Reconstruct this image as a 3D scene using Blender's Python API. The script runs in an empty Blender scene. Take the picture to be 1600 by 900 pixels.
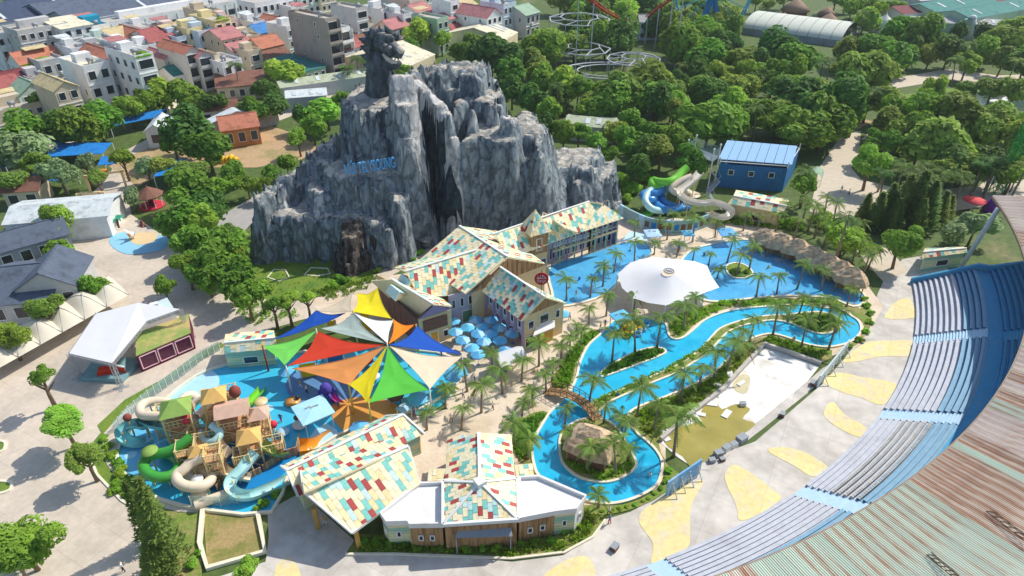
import bpy, math, random
import numpy as np
from mathutils import Vector, Matrix

# ---------------------------------------------------------------- camera, sky, sun, exposure
sc = bpy.context.scene
col = sc.collection
PI = math.pi
rad = math.radians
CAMH, PITCH, FPX = 66.0, rad(33.0), 1073.0
cam_d = bpy.data.cameras.new('camera')
cam_d.sensor_width = 36.0
cam_d.lens = 36.0 * FPX / 1600.0
cam_d.clip_start, cam_d.clip_end = 0.5, 6000
cam = bpy.data.objects.new('camera', cam_d)
cam.location = (0, 0, CAMH)
cam.rotation_euler = (PI / 2 - PITCH, 0, 0)
col.objects.link(cam)
sc.camera = cam

SUN_EL, SUN_AZ = rad(48), math.atan2(0.84, 0.54)      # azimuth clockwise from +Y: behind and to the right
wd = bpy.data.worlds.new('World'); sc.world = wd; wd.use_nodes = True
nt = wd.node_tree; nt.nodes.clear()
sky = nt.nodes.new('ShaderNodeTexSky'); sky.sky_type = 'NISHITA'; sky.sun_disc = False
sky.sun_elevation = SUN_EL; sky.sun_rotation = SUN_AZ
sky.air_density = 1.0; sky.dust_density = 1.0
bgn = nt.nodes.new('ShaderNodeBackground'); bgn.inputs[1].default_value = 0.15
won = nt.nodes.new('ShaderNodeOutputWorld')
nt.links.new(sky.outputs[0], bgn.inputs[0]); nt.links.new(bgn.outputs[0], won.inputs[0])
sun_d = bpy.data.lights.new('sun', 'SUN'); sun_d.energy = 4.0; sun_d.angle = rad(0.55); sun_d.color = (1, .94, .84)
sun = bpy.data.objects.new('sun', sun_d); col.objects.link(sun)
sdir = Vector((math.sin(SUN_AZ) * math.cos(SUN_EL), math.cos(SUN_AZ) * math.cos(SUN_EL), math.sin(SUN_EL)))
sun.rotation_euler = sdir.to_track_quat('Z', 'Y').to_euler()
sun.location = (60, 60, 120)
sc.view_settings.view_transform = 'Standard'; sc.view_settings.look = 'None'
sc.view_settings.exposure = 0.12; sc.view_settings.gamma = 1.0
sc.view_settings.use_curve_mapping = False
sc.cycles.max_bounces = 6; sc.cycles.transparent_max_bounces = 6
sc.cycles.caustics_reflective = False; sc.cycles.caustics_refractive = False
sc.cycles.use_denoising = True

# ---------------------------------------------------------------- layout helpers (surveyed positions)
_c, _s = math.cos(PITCH), math.sin(PITCH)
def G(px, py, z=0.0):
    """world point at height z that is seen at photo position (px, py)"""
    x = (px - 800) / FPX; y = -(py - 450) / FPX
    d = Vector((x, _c + y * _s, -_s + y * _c))
    t = (z - CAMH) / d.z
    return Vector((d.x * t, d.y * t, z))
def HT(px, py, ty):
    """height of an upright that stands at (px, py) and reaches up to photo row ty"""
    q = G(px, py); k = (450 - ty) / FPX
    return CAMH + q.y * (k * _c - _s) / (_c + k * _s)
def PPM(p):
    return FPX / (p.y * _c - (p.z - CAMH) * _s)
def TOPX(p):
    dp = p.y * _c - (p.z - CAMH) * _s
    return 800 + FPX * p.x / dp, 450 - FPX * (p.y * _s + (p.z - CAMH) * _c) / dp

# ---------------------------------------------------------------- naming
def tag(o, label=None, cat=None, group=None, kind=None):
    if label: o['label'] = label
    if cat: o['category'] = cat
    if group: o['group'] = group
    if kind: o['kind'] = kind
    return o
def thing(name, label, cat, loc=(0, 0, 0), rz=0.0, group=None):
    o = bpy.data.objects.new(name, None)
    o.empty_display_size = .3
    o.location = loc; o.rotation_euler = (0, 0, rz)
    col.objects.link(o)
    return tag(o, label, cat, group)
_kids = {}
def adopt(o, parent):
    if parent is not None:
        o.parent = parent
        _kids.setdefault(parent.name, []).append(o)
def copy_tree(o, parent=None):
    c = o.copy(); col.objects.link(c)
    if parent is not None: adopt(c, parent)
    for ch in _kids.get(o.name, ()): copy_tree(ch, c)
    return c
def dup(o, loc, rz=0.0, scale=None, label=None, group=None):
    c = copy_tree(o); c.location = loc; c.rotation_euler = (0, 0, rz)
    if scale: c.scale = scale if hasattr(scale, '__len__') else (scale,) * 3
    if label: c['label'] = label
    if group: c['group'] = group
    return c
_ones = 'zero first second third fourth fifth sixth seventh eighth ninth tenth eleventh twelfth thirteenth fourteenth fifteenth sixteenth seventeenth eighteenth nineteenth twentieth'.split()
_tens = {2: 'twenty', 3: 'thirty', 4: 'forty', 5: 'fifty', 6: 'sixty'}
def nth(n):
    if n <= 20: return _ones[n]
    t, u = divmod(n, 10)
    return (_tens[t][:-1] + 'ieth') if u == 0 else _tens[t] + '-' + _ones[u]
def rank_labels(objs, text, cat, group):
    """text holds {n}: order from the left as the photo shows it, in rows from the back when there are many"""
    objs = sorted(objs, key=lambda o: TOPX(o.location)[1])
    nb = max(1, math.ceil(len(objs) / 16)); per = math.ceil(len(objs) / nb)
    for b in range(nb):
        row = sorted(objs[b * per:(b + 1) * per], key=lambda o: TOPX(o.location)[0])
        rn = '' if nb == 1 else ', ' + ('back' if b == 0 else 'front' if b == nb - 1 else nth(b + 1)) + ' row'
        for i, o in enumerate(row):
            if len(row) > 1: n = 'leftmost' if i == 0 else ('rightmost' if i == len(row) - 1 else nth(i + 1) + ' from left')
            else: n = 'single'
            tag(o, text.format(n=n + rn), cat, group)

# ---------------------------------------------------------------- materials
_mats = {}
def S(r, g, b, k=1.0):
    f = lambda v: ((v / 255) / 12.92 if v / 255 <= .04045 else ((v / 255 + .055) / 1.055) ** 2.4) * k
    return (f(r), f(g), f(b))
def mat(name, c, rough=.8, var=.12, scale=1.5, c2=None, c2at=(.45, .65), scale2=.25, bump=0., bscale=6., rnd=0., metal=0., spec=.3,
        stretch=(1, 1, 1), transl=0., coat=0., joint=0., jcol=.8):
    if name in _mats: return _mats[name]
    m = bpy.data.materials.new(name); m.use_nodes = True; _mats[name] = m
    n = m.node_tree; N = n.nodes; Lk = n.links
    b = N['Principled BSDF']
    b.inputs['Roughness'].default_value = rough; b.inputs['Metallic'].default_value = metal
    b.inputs['Specular IOR Level'].default_value = spec
    if coat: b.inputs['Coat Weight'].default_value = coat
    tc = N.new('ShaderNodeTexCoord'); mp = N.new('ShaderNodeMapping'); mp.inputs['Scale'].default_value = stretch
    Lk.new(tc.outputs['Object'], mp.inputs[0])
    nz = N.new('ShaderNodeTexNoise'); nz.inputs['Scale'].default_value = scale; nz.inputs['Detail'].default_value = 4
    Lk.new(mp.outputs[0], nz.inputs['Vector'])
    src = None
    if c2 is not None:
        n2 = N.new('ShaderNodeTexNoise'); n2.inputs['Scale'].default_value = scale2; n2.inputs['Detail'].default_value = 5
        n2.inputs['Roughness'].default_value = .62
        Lk.new(mp.outputs[0], n2.inputs['Vector'])
        mr = N.new('ShaderNodeMapRange'); mr.inputs[1].default_value, mr.inputs[2].default_value = c2at
        Lk.new(n2.outputs[0], mr.inputs[0])
        mx = N.new('ShaderNodeMix'); mx.data_type = 'RGBA'
        mx.inputs[6].default_value = (*c, 1); mx.inputs[7].default_value = (*c2, 1)
        Lk.new(mr.outputs[0], mx.inputs[0]); src = mx.outputs[2]
    hs = N.new('ShaderNodeHueSaturation')
    if joint and src is not None:
        bk = N.new('ShaderNodeTexBrick'); bk.offset = 0; bk.inputs['Scale'].default_value = 1; bk.inputs['Brick Width'].default_value = joint; bk.inputs['Row Height'].default_value = joint
        bk.inputs['Mortar Size'].default_value = .05; bk.inputs['Color1'].default_value = (1, 1, 1, 1); bk.inputs['Color2'].default_value = (.93, .93, .93, 1); bk.inputs['Mortar'].default_value = (jcol,) * 3 + (1,)
        ro_ = N.new('ShaderNodeMapping'); ro_.inputs['Rotation'].default_value = (0, 0, .5); Lk.new(tc.outputs['Object'], ro_.inputs[0]); Lk.new(ro_.outputs[0], bk.inputs['Vector'])
        mj = N.new('ShaderNodeMix'); mj.data_type = 'RGBA'; mj.blend_type = 'MULTIPLY'; mj.inputs[0].default_value = 1; Lk.new(src, mj.inputs[6]); Lk.new(bk.outputs[0], mj.inputs[7]); src = mj.outputs[2]
    if src is None: hs.inputs['Color'].default_value = (*c, 1)
    else: Lk.new(src, hs.inputs['Color'])
    m1 = N.new('ShaderNodeMapRange'); m1.inputs[1].default_value, m1.inputs[2].default_value = .3, .7
    m1.inputs[3].default_value, m1.inputs[4].default_value = 1 - var, 1 + var
    Lk.new(nz.outputs[0], m1.inputs[0])
    val = m1.outputs[0]
    if rnd:
        oi = N.new('ShaderNodeObjectInfo')
        m2 = N.new('ShaderNodeMapRange'); m2.inputs[3].default_value, m2.inputs[4].default_value = 1 - rnd, 1 + rnd
        Lk.new(oi.outputs['Random'], m2.inputs[0])
        ml = N.new('ShaderNodeMath'); ml.operation = 'MULTIPLY'; Lk.new(val, ml.inputs[0]); Lk.new(m2.outputs[0], ml.inputs[1])
        val = ml.outputs[0]
        if transl:
            m3 = N.new('ShaderNodeMapRange'); m3.inputs[3].default_value, m3.inputs[4].default_value = .478, .522
            wn = N.new('ShaderNodeTexWhiteNoise'); wn.noise_dimensions = '1D'
            Lk.new(oi.outputs['Random'], wn.inputs['W']); Lk.new(wn.outputs[0], m3.inputs[0]); Lk.new(m3.outputs[0], hs.inputs['Hue'])
    Lk.new(val, hs.inputs['Value'])
    Lk.new(hs.outputs[0], b.inputs['Base Color'])
    if bump:
        nb = N.new('ShaderNodeTexNoise'); nb.inputs['Scale'].default_value = bscale; nb.inputs['Detail'].default_value = 5
        Lk.new(mp.outputs[0], nb.inputs['Vector'])
        bp = N.new('ShaderNodeBump'); bp.inputs['Strength'].default_value = 1; bp.inputs['Distance'].default_value = bump
        Lk.new(nb.outputs[0], bp.inputs['Height']); Lk.new(bp.outputs[0], b.inputs['Normal'])
    if transl:
        tr = N.new('ShaderNodeBsdfTranslucent'); Lk.new(hs.outputs[0], tr.inputs[0])
        ms = N.new('ShaderNodeMixShader'); ms.inputs[0].default_value = transl
        Lk.new(b.outputs[0], ms.inputs[1]); Lk.new(tr.outputs[0], ms.inputs[2])
        Lk.new(ms.outputs[0], N['Material Output'].inputs[0])
    return m
def glassy(name, c, alpha=.35, rough=.1):
    if name in _mats: return _mats[name]
    m = bpy.data.materials.new(name); m.use_nodes = True; _mats[name] = m
    N = m.node_tree.nodes; Lk = m.node_tree.links; b = N['Principled BSDF']
    b.inputs['Base Color'].default_value = (*c, 1); b.inputs['Roughness'].default_value = rough
    tr = N.new('ShaderNodeBsdfTransparent'); tr.inputs[0].default_value = (.93, .97, .97, 1)
    ms = N.new('ShaderNodeMixShader'); ms.inputs[0].default_value = alpha
    Lk.new(tr.outputs[0], ms.inputs[1]); Lk.new(b.outputs[0], ms.inputs[2]); Lk.new(ms.outputs[0], N['Material Output'].inputs[0])
    return m

# ---------------------------------------------------------------- mesh builder
def V3(p, z=None):
    return Vector((p[0], p[1], p[2] if z is None else z))
class MB:
    def __init__(s): s.v = []; s.f = []; s.m = []; s.sm = []
    def add(s, vs, fs, mi=0, sm=False):
        o = len(s.v); s.v += [tuple(p) for p in vs]
        for f in fs: s.f.append(tuple(i + o for i in f)); s.m.append(mi); s.sm.append(sm)
        return s
    def box(s, c, size, rz=0., mi=0):
        """c: centre of the underside"""
        hx, hy, h = size[0] / 2, size[1] / 2, size[2]
        ca, sa = math.cos(rz), math.sin(rz)
        vs = []
        for z in (0, h):
            for x, y in ((-hx, -hy), (hx, -hy), (hx, hy), (-hx, hy)):
                vs.append((c[0] + x * ca - y * sa, c[1] + x * sa + y * ca, c[2] + z))
        return s.add(vs, [(3, 2, 1, 0), (4, 5, 6, 7), (0, 1, 5, 4), (1, 2, 6, 5), (2, 3, 7, 6), (3, 0, 4, 7)], mi)
    def bar(s, a, b, w, h=None, mi=0):
        a, b = Vector(a), Vector(b); d = (b - a)
        if d.length < 1e-6: return s
        d.normalize(); up = Vector((0, 0, 1)) if abs(d.z) < .95 else Vector((1, 0, 0))
        x = d.cross(up).normalized() * (w / 2); y = x.cross(d).normalized() * ((h or w) / 2)
        vs = [p + q for p in (a, b) for q in (-x - y, x - y, x + y, -x + y)]
        return s.add(vs, [(3, 2, 1, 0), (4, 5, 6, 7), (0, 1, 5, 4), (1, 2, 6, 5), (2, 3, 7, 6), (3, 0, 4, 7)], mi)
    def tube(s, path, r, n=8, mi=0, cap=True, sm=True, arc=None):
        """round tube along path; r number or list. arc=(a0,a1): open trough section"""
        P = [Vector(p) for p in path]; k = len(P)
        rr = r if hasattr(r, '__len__') else [r] * k
        T = [(P[min(i + 1, k - 1)] - P[max(i - 1, 0)]).normalized() for i in range(k)]
        vs = []
        px_ = None
        for i in range(k):
            if arc or px_ is None:
                up = Vector((0, 0, 1)) if abs(T[i].z) < .97 else Vector((1, 0, 0))
                X = T[i].cross(up).normalized()
                if not arc and px_ is None: px_ = X
            if not arc:
                X = (px_ - T[i] * px_.dot(T[i])).normalized(); px_ = X
            Y = X.cross(T[i]).normalized()
            if arc:
                for j in range(n + 1):
                    a = arc[0] + (arc[1] - arc[0]) * j / n
                    vs.append(P[i] + (X * math.cos(a) + Y * math.sin(a)) * rr[i])
            else:
                for j in range(n):
                    a = 2 * PI * j / n
                    vs.append(P[i] + (X * math.cos(a) + Y * math.sin(a)) * rr[i])
        fs = []
        if arc:
            q = n + 1
            for i in range(k - 1):
                for j in range(n): fs.append((i * q + j, i * q + j + 1, (i + 1) * q + j + 1, (i + 1) * q + j))
        else:
            for i in range(k - 1):
                for j in range(n): fs.append((i * n + j, i * n + (j + 1) % n, (i + 1) * n + (j + 1) % n, (i + 1) * n + j))
            if cap: fs += [tuple(range(n))[::-1], tuple((k - 1) * n + j for j in range(n))]
        return s.add(vs, fs, mi, sm)
    def prism(s, poly, z0, z1, mi=0, mi_side=None):
        n = len(poly)
        vs = [(p[0], p[1], z0) for p in poly] + [(p[0], p[1], z1) for p in poly]
        A = sum(poly[i][0] * poly[(i + 1) % n][1] - poly[(i + 1) % n][0] * poly[i][1] for i in range(n))
        ix = list(range(n)) if A > 0 else list(range(n))[::-1]
        s.add(vs, [tuple(ix[::-1]), tuple(i + n for i in ix)], mi)
        o = len(s.v) - 2 * n
        for a in range(n):
            i, j = ix[a], ix[(a + 1) % n]
            s.f.append((o + i, o + j, o + j + n, o + i + n)); s.m.append(mi if mi_side is None else mi_side); s.sm.append(False)
        return s
    def poly(s, pts, mi=0):
        return s.add(pts, [tuple(range(len(pts)))], mi)
    def slab(s, pts, t, mi=0):
        """thick sheet: pts is the top face"""
        P = [Vector(p) for p in pts]; n = len(P)
        nrm = Vector((0, 0, 0))
        for i in range(n): nrm += P[i].cross(P[(i + 1) % n])
        if nrm.z < 0: P = P[::-1]; nrm = -nrm
        nrm.normalize()
        vs = P + [p - nrm * t for p in P]
        fs = [tuple(range(n)), tuple(range(2 * n - 1, n - 1, -1))] + [(i + n, (i + 1) % n + n, (i + 1) % n, i) for i in range(n)]
        return s.add(vs, fs, mi)
    def lathe(s, prof, n=12, c=(0, 0, 0), mi=0, sm=True):
        vs = []
        for r, z in prof:
            for j in range(n):
                a = 2 * PI * j / n; vs.append((c[0] + r * math.cos(a), c[1] + r * math.sin(a), c[2] + z))
        fs = []
        for i in range(len(prof) - 1):
            for j in range(n): fs.append((i * n + j, i * n + (j + 1) % n, (i + 1) * n + (j + 1) % n, (i + 1) * n + j))
        fs += [tuple(range(n))[::-1], tuple((len(prof) - 1) * n + j for j in range(n))]
        return s.add(vs, fs, mi, sm)
    def blob(s, c, r, n=8, m=5, mi=0, jit=0., rnd=None):
        vs = []; R3 = r if hasattr(r, '__len__') else (r, r, r)
        for i in range(m + 1):
            t = PI * i / m
            for j in range(n):
                a = 2 * PI * j / n
                k = 1 + (rnd.uniform(-jit, jit) if rnd else 0)
                vs.append((c[0] + R3[0] * k * math.sin(t) * math.cos(a), c[1] + R3[1] * k * math.sin(t) * math.sin(a), c[2] + R3[2] * k * math.cos(t)))
        fs = []
        for i in range(m):
            for j in range(n): fs.append((i * n + j, (i + 1) * n + j, (i + 1) * n + (j + 1) % n, i * n + (j + 1) % n))
        return s.add(vs, fs, mi, True)
    def mesh(s, name, mats):
        me = bpy.data.meshes.new(name)
        me.from_pydata(s.v, [], s.f)
        for m in (mats if isinstance(mats, (list, tuple)) else [mats]): me.materials.append(m)
        me.polygons.foreach_set('material_index', s.m)
        me.polygons.foreach_set('use_smooth', s.sm)
        me.update()
        return me
    def build(s, name, mats, parent=None, loc=None, rz=0., org=None, kind=None):
        """org: world point subtracted from the vertices (placed at it when top-level)"""
        if org is not None:
            s.v = [(a - org[0], b - org[1], c - org[2]) for a, b, c in s.v]
            if parent is None and loc is None: loc = org
        o = bpy.data.objects.new(name, s.mesh(name, mats))
        if loc is not None: o.location = loc
        o.rotation_euler = (0, 0, rz)
        col.objects.link(o); adopt(o, parent)
        if kind: o['kind'] = kind
        return o
def inst(name, me, parent=None, loc=(0, 0, 0), rot=None, scale=None):
    o = bpy.data.objects.new(name, me); col.objects.link(o)
    o.location = loc
    if rot is not None: o.rotation_euler = rot
    if scale is not None: o.scale = scale if hasattr(scale, '__len__') else (scale,) * 3
    adopt(o, parent); return o

def smooth_path(pts, k=6, closed=False):
    P = [Vector(p) for p in pts]; n = len(P); out = []
    rng = range(n) if closed else range(n - 1)
    for i in rng:
        p0 = P[(i - 1) % n] if closed or i > 0 else P[i]; p1 = P[i]; p2 = P[(i + 1) % n]
        p3 = P[(i + 2) % n] if closed or i + 2 < n else p2
        for j in range(k):
            t = j / k
            out.append(.5 * ((2 * p1) + (p2 - p0) * t + (2 * p0 - 5 * p1 + 4 * p2 - p3) * t * t + (3 * p1 - p0 - 3 * p2 + p3) * t ** 3))
    if not closed: out.append(P[-1])
    return out
def px_poly(pts, z=0.0, smooth=0):
    q = [G(x, y, z) for x, y in pts]
    return smooth_path(q, smooth, True) if smooth else q
_nsheet = [0]
def sheet(name, pts, z, m, smooth=0, kind='structure', parent=None):
    _nsheet[0] += 1; z += _nsheet[0] * .0006
    q = px_poly(pts, 0, smooth)
    mb = MB().poly([(p.x, p.y, z) for p in q])
    n = len(q); A = sum(q[i].x * q[(i + 1) % n].y - q[(i + 1) % n].x * q[i].y for i in range(n))
    if A < 0: mb.f[0] = mb.f[0][::-1]
    return mb.build(name, m, parent, kind=kind)
def kerb(name, path, w, z0, z1, m, closed=True, parent=None, kind='structure', org=None):
    """raised strip along a plan path"""
    P = [V3(p, 0) for p in path]; n = len(P); L = []; Rr = []
    for i in range(n):
        a = P[(i - 1) % n] if closed or i > 0 else P[i]; b = P[(i + 1) % n] if closed or i < n - 1 else P[i]
        t = (b - a).normalized(); x = Vector((t.y, -t.x, 0)) * (w / 2)
        L.append(P[i] - x); Rr.append(P[i] + x)
    vs = []
    for i in range(n): vs += [(L[i].x, L[i].y, z0), (L[i].x, L[i].y, z1), (Rr[i].x, Rr[i].y, z1), (Rr[i].x, Rr[i].y, z0)]
    fs = []
    for i in range(n if closed else n - 1):
        a, b = 4 * i, 4 * ((i + 1) % n)
        for k in range(3): fs.append((a + k, a + k + 1, b + k + 1, b + k))
    if not closed: fs += [(0, 3, 2, 1), (4 * n - 4, 4 * n - 3, 4 * n - 2, 4 * n - 1)]
    return MB().add(vs, fs).build(name, m, parent, kind=kind, org=org)
# ================================================================ SETTING
m_earth = mat('earth_grass', S(84, 104, 50), c2=S(128, 124, 82), c2at=(.56, .7), scale2=.06, var=.25, scale=.8, bump=.05)
m_conc = mat('concrete_plaza', S(214, 200, 182), c2=S(194, 182, 166), c2at=(.42, .66), scale2=.14, var=.08, scale=1.2, bump=.004, bscale=30, joint=4.5, jcol=.86)
m_sand = mat('sand_deck', S(222, 205, 182), c2=S(204, 184, 158), c2at=(.45, .65), scale2=.2, var=.07, scale=2)
m_stagefloor = mat('amphitheatre_floor', S(214, 208, 198), c2=S(192, 186, 176), c2at=(.42, .6), scale2=.16, var=.1, scale=.7, bump=.004, bscale=20, joint=5.5, jcol=.84)
m_yellowpaint = mat('faded_yellow_paint', S(238, 218, 156), c2=S(220, 210, 186), c2at=(.48, .68), scale2=.5, var=.08, joint=5.5, jcol=.86)
m_kerb = mat('cream_kerb', S(232, 224, 200), var=.07)
m_lawn = mat('lawn', S(120, 140, 52), c2=S(92, 128, 48), c2at=(.4, .62), scale2=.3, var=.18, scale=3, bump=.04, bscale=14)
m_garden = mat('garden_soil', S(118, 138, 58), c2=S(158, 142, 96), c2at=(.46, .62), scale2=.35, var=.2, scale=3, bump=.05)
m_path = mat('park_path', S(205, 192, 172), var=.08, scale=.8)
m_dirt = mat('bare_dirt', S(188, 158, 122), c2=S(150, 140, 92), c2at=(.46, .64), scale2=.15, var=.12, bump=.02)
m_asph = mat('grey_paving', S(170, 166, 162), var=.08, scale=.6)

gm = MB(); gm.poly([(-1500, -60, 0), (1500, -60, 0), (1500, 3000, 0), (-1500, 3000, 0)])
gm.build('ground', m_earth, kind='structure')
# left plaza and the road that climbs away from it
sheet('plaza_paving', [(-140, 1000), (-140, 430), (0, 452), (70, 478), (108, 420), (108, 372), (122, 335), (140, 306), (165, 282), (180, 256), (190, 238), (222, 222), (250, 205), (262, 212),
      (238, 240), (222, 262), (212, 288), (200, 312), (206, 336), (262, 372), (292, 400), (318, 440), (360, 452), (430, 470), (480, 470), (560, 452), (590, 470), (560, 480), (470, 500), (405, 520),
      (345, 545), (300, 588), (225, 640), (172, 680), (160, 706), (188, 760), (212, 800), (216, 840), (236, 910), (245, 1000)], .03, m_conc)
sheet('amphitheatre_floor', [(230, 1000), (330, 905), (415, 878), (420, 840), (418, 798), (470, 770), (560, 850), (700, 868), (800, 878), (880, 868), (925, 840), (945, 812), (985, 800), (1040, 770), (1062, 740), (1120, 712), (1180, 690),
      (1285, 600), (1318, 562), (1350, 520), (1362, 480), (1380, 440), (1410, 405), (1470, 395), (1500, 470), (1500, 640), (1380, 760), (1180, 900), (1100, 1000)], .03, m_stagefloor)
sheet('sand_deck', [(480, 470), (600, 432), (690, 420), (860, 360), (985, 335), (1100, 345), (1200, 352), (1330, 412), (1362, 455), (1380, 480), (1345, 540), (1290, 560), (1190, 530), (1110, 610), (1040, 690), (1040, 760),
      (930, 800), (840, 780), (800, 760), (690, 770), (640, 770), (560, 760), (520, 700), (600, 650), (700, 640), (640, 540), (520, 505)], .05, m_sand)
sheet('upper_road', [(1265, 330), (1272, 300), (1280, 262), (1295, 240), (1318, 205), (1345, 205), (1342, 240), (1330, 262), (1345, 280), (1420, 300), (1530, 290), (1560, 270), (1640, 262), (1640, 300), (1560, 318), (1480, 332), (1400, 330), (1345, 322), (1330, 345), (1350, 372), (1392, 392), (1420, 425), (1380, 440), (1352, 410), (1322, 372), (1300, 345)], .03, m_path)
sheet('dirt_yard', [(170, 260), (230, 232), (330, 208), (420, 196), (470, 212), (500, 232), (470, 250), (400, 262), (330, 262), (262, 268), (215, 292)], .045, m_dirt)
sheet('park_path', [(1380, 125), (1480, 108), (1560, 118), (1640, 115), (1640, 128), (1560, 130), (1480, 125), (1400, 138)], .03, m_path)
sheet('park_lawn', [(1400, 150), (1500, 135), (1600, 145), (1640, 220), (1500, 240), (1380, 215)], .035, m_lawn)
sheet('mountain_lawn', [(372, 455), (378, 405), (395, 352), (440, 340), (600, 380), (640, 395), (640, 410), (600, 425), (570, 440), (520, 462), (430, 472)], .045, m_lawn)
for q in ([(428, 422), (446, 422), (452, 434), (436, 440), (418, 434)], [(486, 419), (512, 420), (516, 428), (495, 432), (476, 430)]):
    kerb('lawn_edging', px_poly(q), .25, .04, .16, m_kerb)
sheet('mountain_path', [(545, 460), (560, 448), (600, 420), (625, 395), (655, 388), (690, 350), (800, 336), (870, 322), (890, 330), (800, 350), (715, 365), (660, 405), (610, 432), (575, 462)], .06, m_path)
sheet('grey_slope', [(320, 372), (350, 335), (400, 305), (470, 290), (420, 330), (392, 350), (370, 375)], .04, m_asph)
sheet('back_street', [(60, 222), (200, 160), (300, 145), (420, 175), (470, 150), (560, 120), (560, 135), (480, 172), (420, 195), (300, 165), (210, 180), (80, 238)], .03, m_path)
sheet('planting_bed', [(212, 792), (245, 770), (312, 800), (316, 905), (240, 905)], .05, m_garden)
sheet('sculpture_lawn', [(318, 797), (404, 806), (416, 862), (324, 890)], .055, mat('dry_lawn', S(168, 146, 98), c2=S(130, 130, 68), c2at=(.45, .6), scale2=.3, var=.15, scale=3, bump=.03))
sheet('verge', [(158, 676), (172, 681), (160, 706), (186, 752), (245, 792), (216, 800), (190, 780), (152, 742), (138, 700)], .05, m_lawn)
sheet('verge', [(152, 665), (195, 625), (255, 592), (305, 555), (345, 535), (352, 541), (302, 572), (250, 606), (196, 640), (160, 680)], .05, m_lawn)
for q in ([(-30, 690), (4, 690), (9, 697), (2, 706), (-30, 709)], [(-30, 754), (12, 753), (19, 760), (10, 769), (-30, 776)]):
    p = px_poly(q, 0, 4); sheet('verge', q, .09, m_lawn, 4); kerb('kerb', p, .35, .03, .2, m_kerb)
sheet('pavilion_garden', [(540, 866), (560, 835), (640, 838), (790, 848), (868, 838), (915, 800), (940, 800), (946, 812), (926, 838), (882, 862), (800, 872), (700, 868)], .06, m_garden)
kerb('kerb', [G(x, y) for x, y in [(540, 867), (620, 867), (700, 870), (800, 874), (882, 864), (926, 840), (946, 813)]], .25, .03, .25, m_kerb, closed=False)
kerb('kerb', [G(x, y) for x, y in [(318, 797), (313, 850), (325, 890), (415, 864), (404, 806)]], .5, .03, .5, m_kerb, closed=False)
kerb('kerb', [G(x, y) for x, y in [(138, 706), (152, 742), (190, 782), (214, 797), (214, 838), (240, 905)]], .3, .03, .18, m_kerb, closed=False)
# yellow waves painted on the amphitheatre floor
for q in ([(1383, 497), (1400, 472), (1420, 467), (1428, 480), (1432, 496)], [(1318, 564), (1352, 536), (1388, 533), (1434, 534), (1424, 556), (1380, 557), (1340, 565)],
          [(1285, 596), (1308, 583), (1345, 589), (1400, 601), (1381, 632), (1345, 622), (1310, 611)], [(1287, 649), (1300, 628), (1320, 648), (1352, 668), (1348, 684), (1315, 672)],
          [(1200, 705), (1222, 699), (1260, 708), (1294, 732), (1270, 745), (1240, 728)], [(1132, 745), (1150, 727), (1200, 760), (1218, 782), (1160, 814), (1150, 790)],
          [(998, 808), (1040, 775), (1098, 750), (1080, 790), (1078, 830), (1072, 858), (1020, 882), (1020, 850)], [(850, 905), (880, 878), (918, 870), (926, 905)], [(430, 905), (436, 880), (455, 872), (470, 905)]):
    sheet('painted_wave', q, .05, m_yellowpaint, 5)
# ---- drained white basin
m_basin = mat('basin_shell', S(232, 230, 226), c2=S(196, 188, 168), c2at=(.52, .74), scale2=.3, var=.06, scale=.5)
m_algae = mat('algae_water', S(172, 158, 78), c2=S(150, 140, 60), c2at=(.4, .65), scale2=.12, var=.08, scale=.4, rough=.25, spec=.5)
basin = [(1196, 543), (1280, 573), (1262, 596), (1190, 655), (1086, 733), (1060, 716), (1032, 692), (1075, 655), (1130, 612), (1170, 570)]
sheet('white_basin', basin, .07, m_basin)
sheet('stagnant_water', [(1086, 730), (1066, 714), (1038, 692), (1060, 668), (1084, 662), (1100, 636), (1118, 628), (1128, 640), (1150, 632), (1172, 640), (1160, 655), (1180, 664), (1140, 693)], .09, m_algae, 3)
sheet('stagnant_water', [(1145, 600), (1160, 585), (1172, 592), (1166, 615), (1150, 612)], .09, mat('damp_stain', S(205, 196, 160), var=.1), 3)
sheet('grey_paving', [(1262, 596), (1285, 576), (1312, 562), (1290, 592), (1195, 668), (1108, 735), (1086, 734), (1190, 655)], .06, m_stagefloor)
kerb('basin_wall', [G(x, y) for x, y in [(1032, 690), (1075, 653), (1130, 610), (1168, 568), (1194, 541), (1282, 571)]], .5, .03, .75, mat('grey_concrete', S(190, 184, 176), var=.12, scale=1), closed=False)
# ---- pools
def water_mat(name, c, c2):
    m = mat(name, c, rough=.05, var=.1, scale=.6, c2=c2, c2at=(.35, .7), scale2=.16, bump=.03, bscale=1.3, spec=.5)
    return m
m_river = water_mat('river_water', S(30, 174, 218), S(52, 188, 226))
m_pool = water_mat('wave_pool_water', S(74, 166, 218), S(96, 180, 226))
river = [(940, 522), (920, 540), (907, 565), (901, 590), (892, 610), (878, 628), (860, 645), (845, 668), (836, 685), (831, 703), (834, 725), (842, 745), (868, 762), (905, 780), (940, 788), (970, 786), (1000, 776), (1025, 760), (1033, 740),
         (1034, 722), (1025, 705), (1010, 690), (995, 678), (984, 662), (982, 648), (1000, 636), (1025, 627), (1050, 617), (1087, 600), (1110, 587), (1130, 570), (1150, 547), (1170, 532), (1200, 523), (1225, 527), (1250, 536),
         (1275, 542), (1300, 543), (1325, 537), (1340, 526), (1345, 515), (1340, 502), (1322, 491), (1305, 485), (1275, 480), (1250, 477), (1225, 478), (1200, 480), (1175, 482), (1150, 485), (1125, 491), (1100, 502), (1085, 515),
         (1070, 527), (1060, 531), (1050, 530), (1044, 522), (1040, 507), (1025, 503), (1007, 495), (985, 498), (958, 503)]
rp = px_poly(river, 0, 3)
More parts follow.
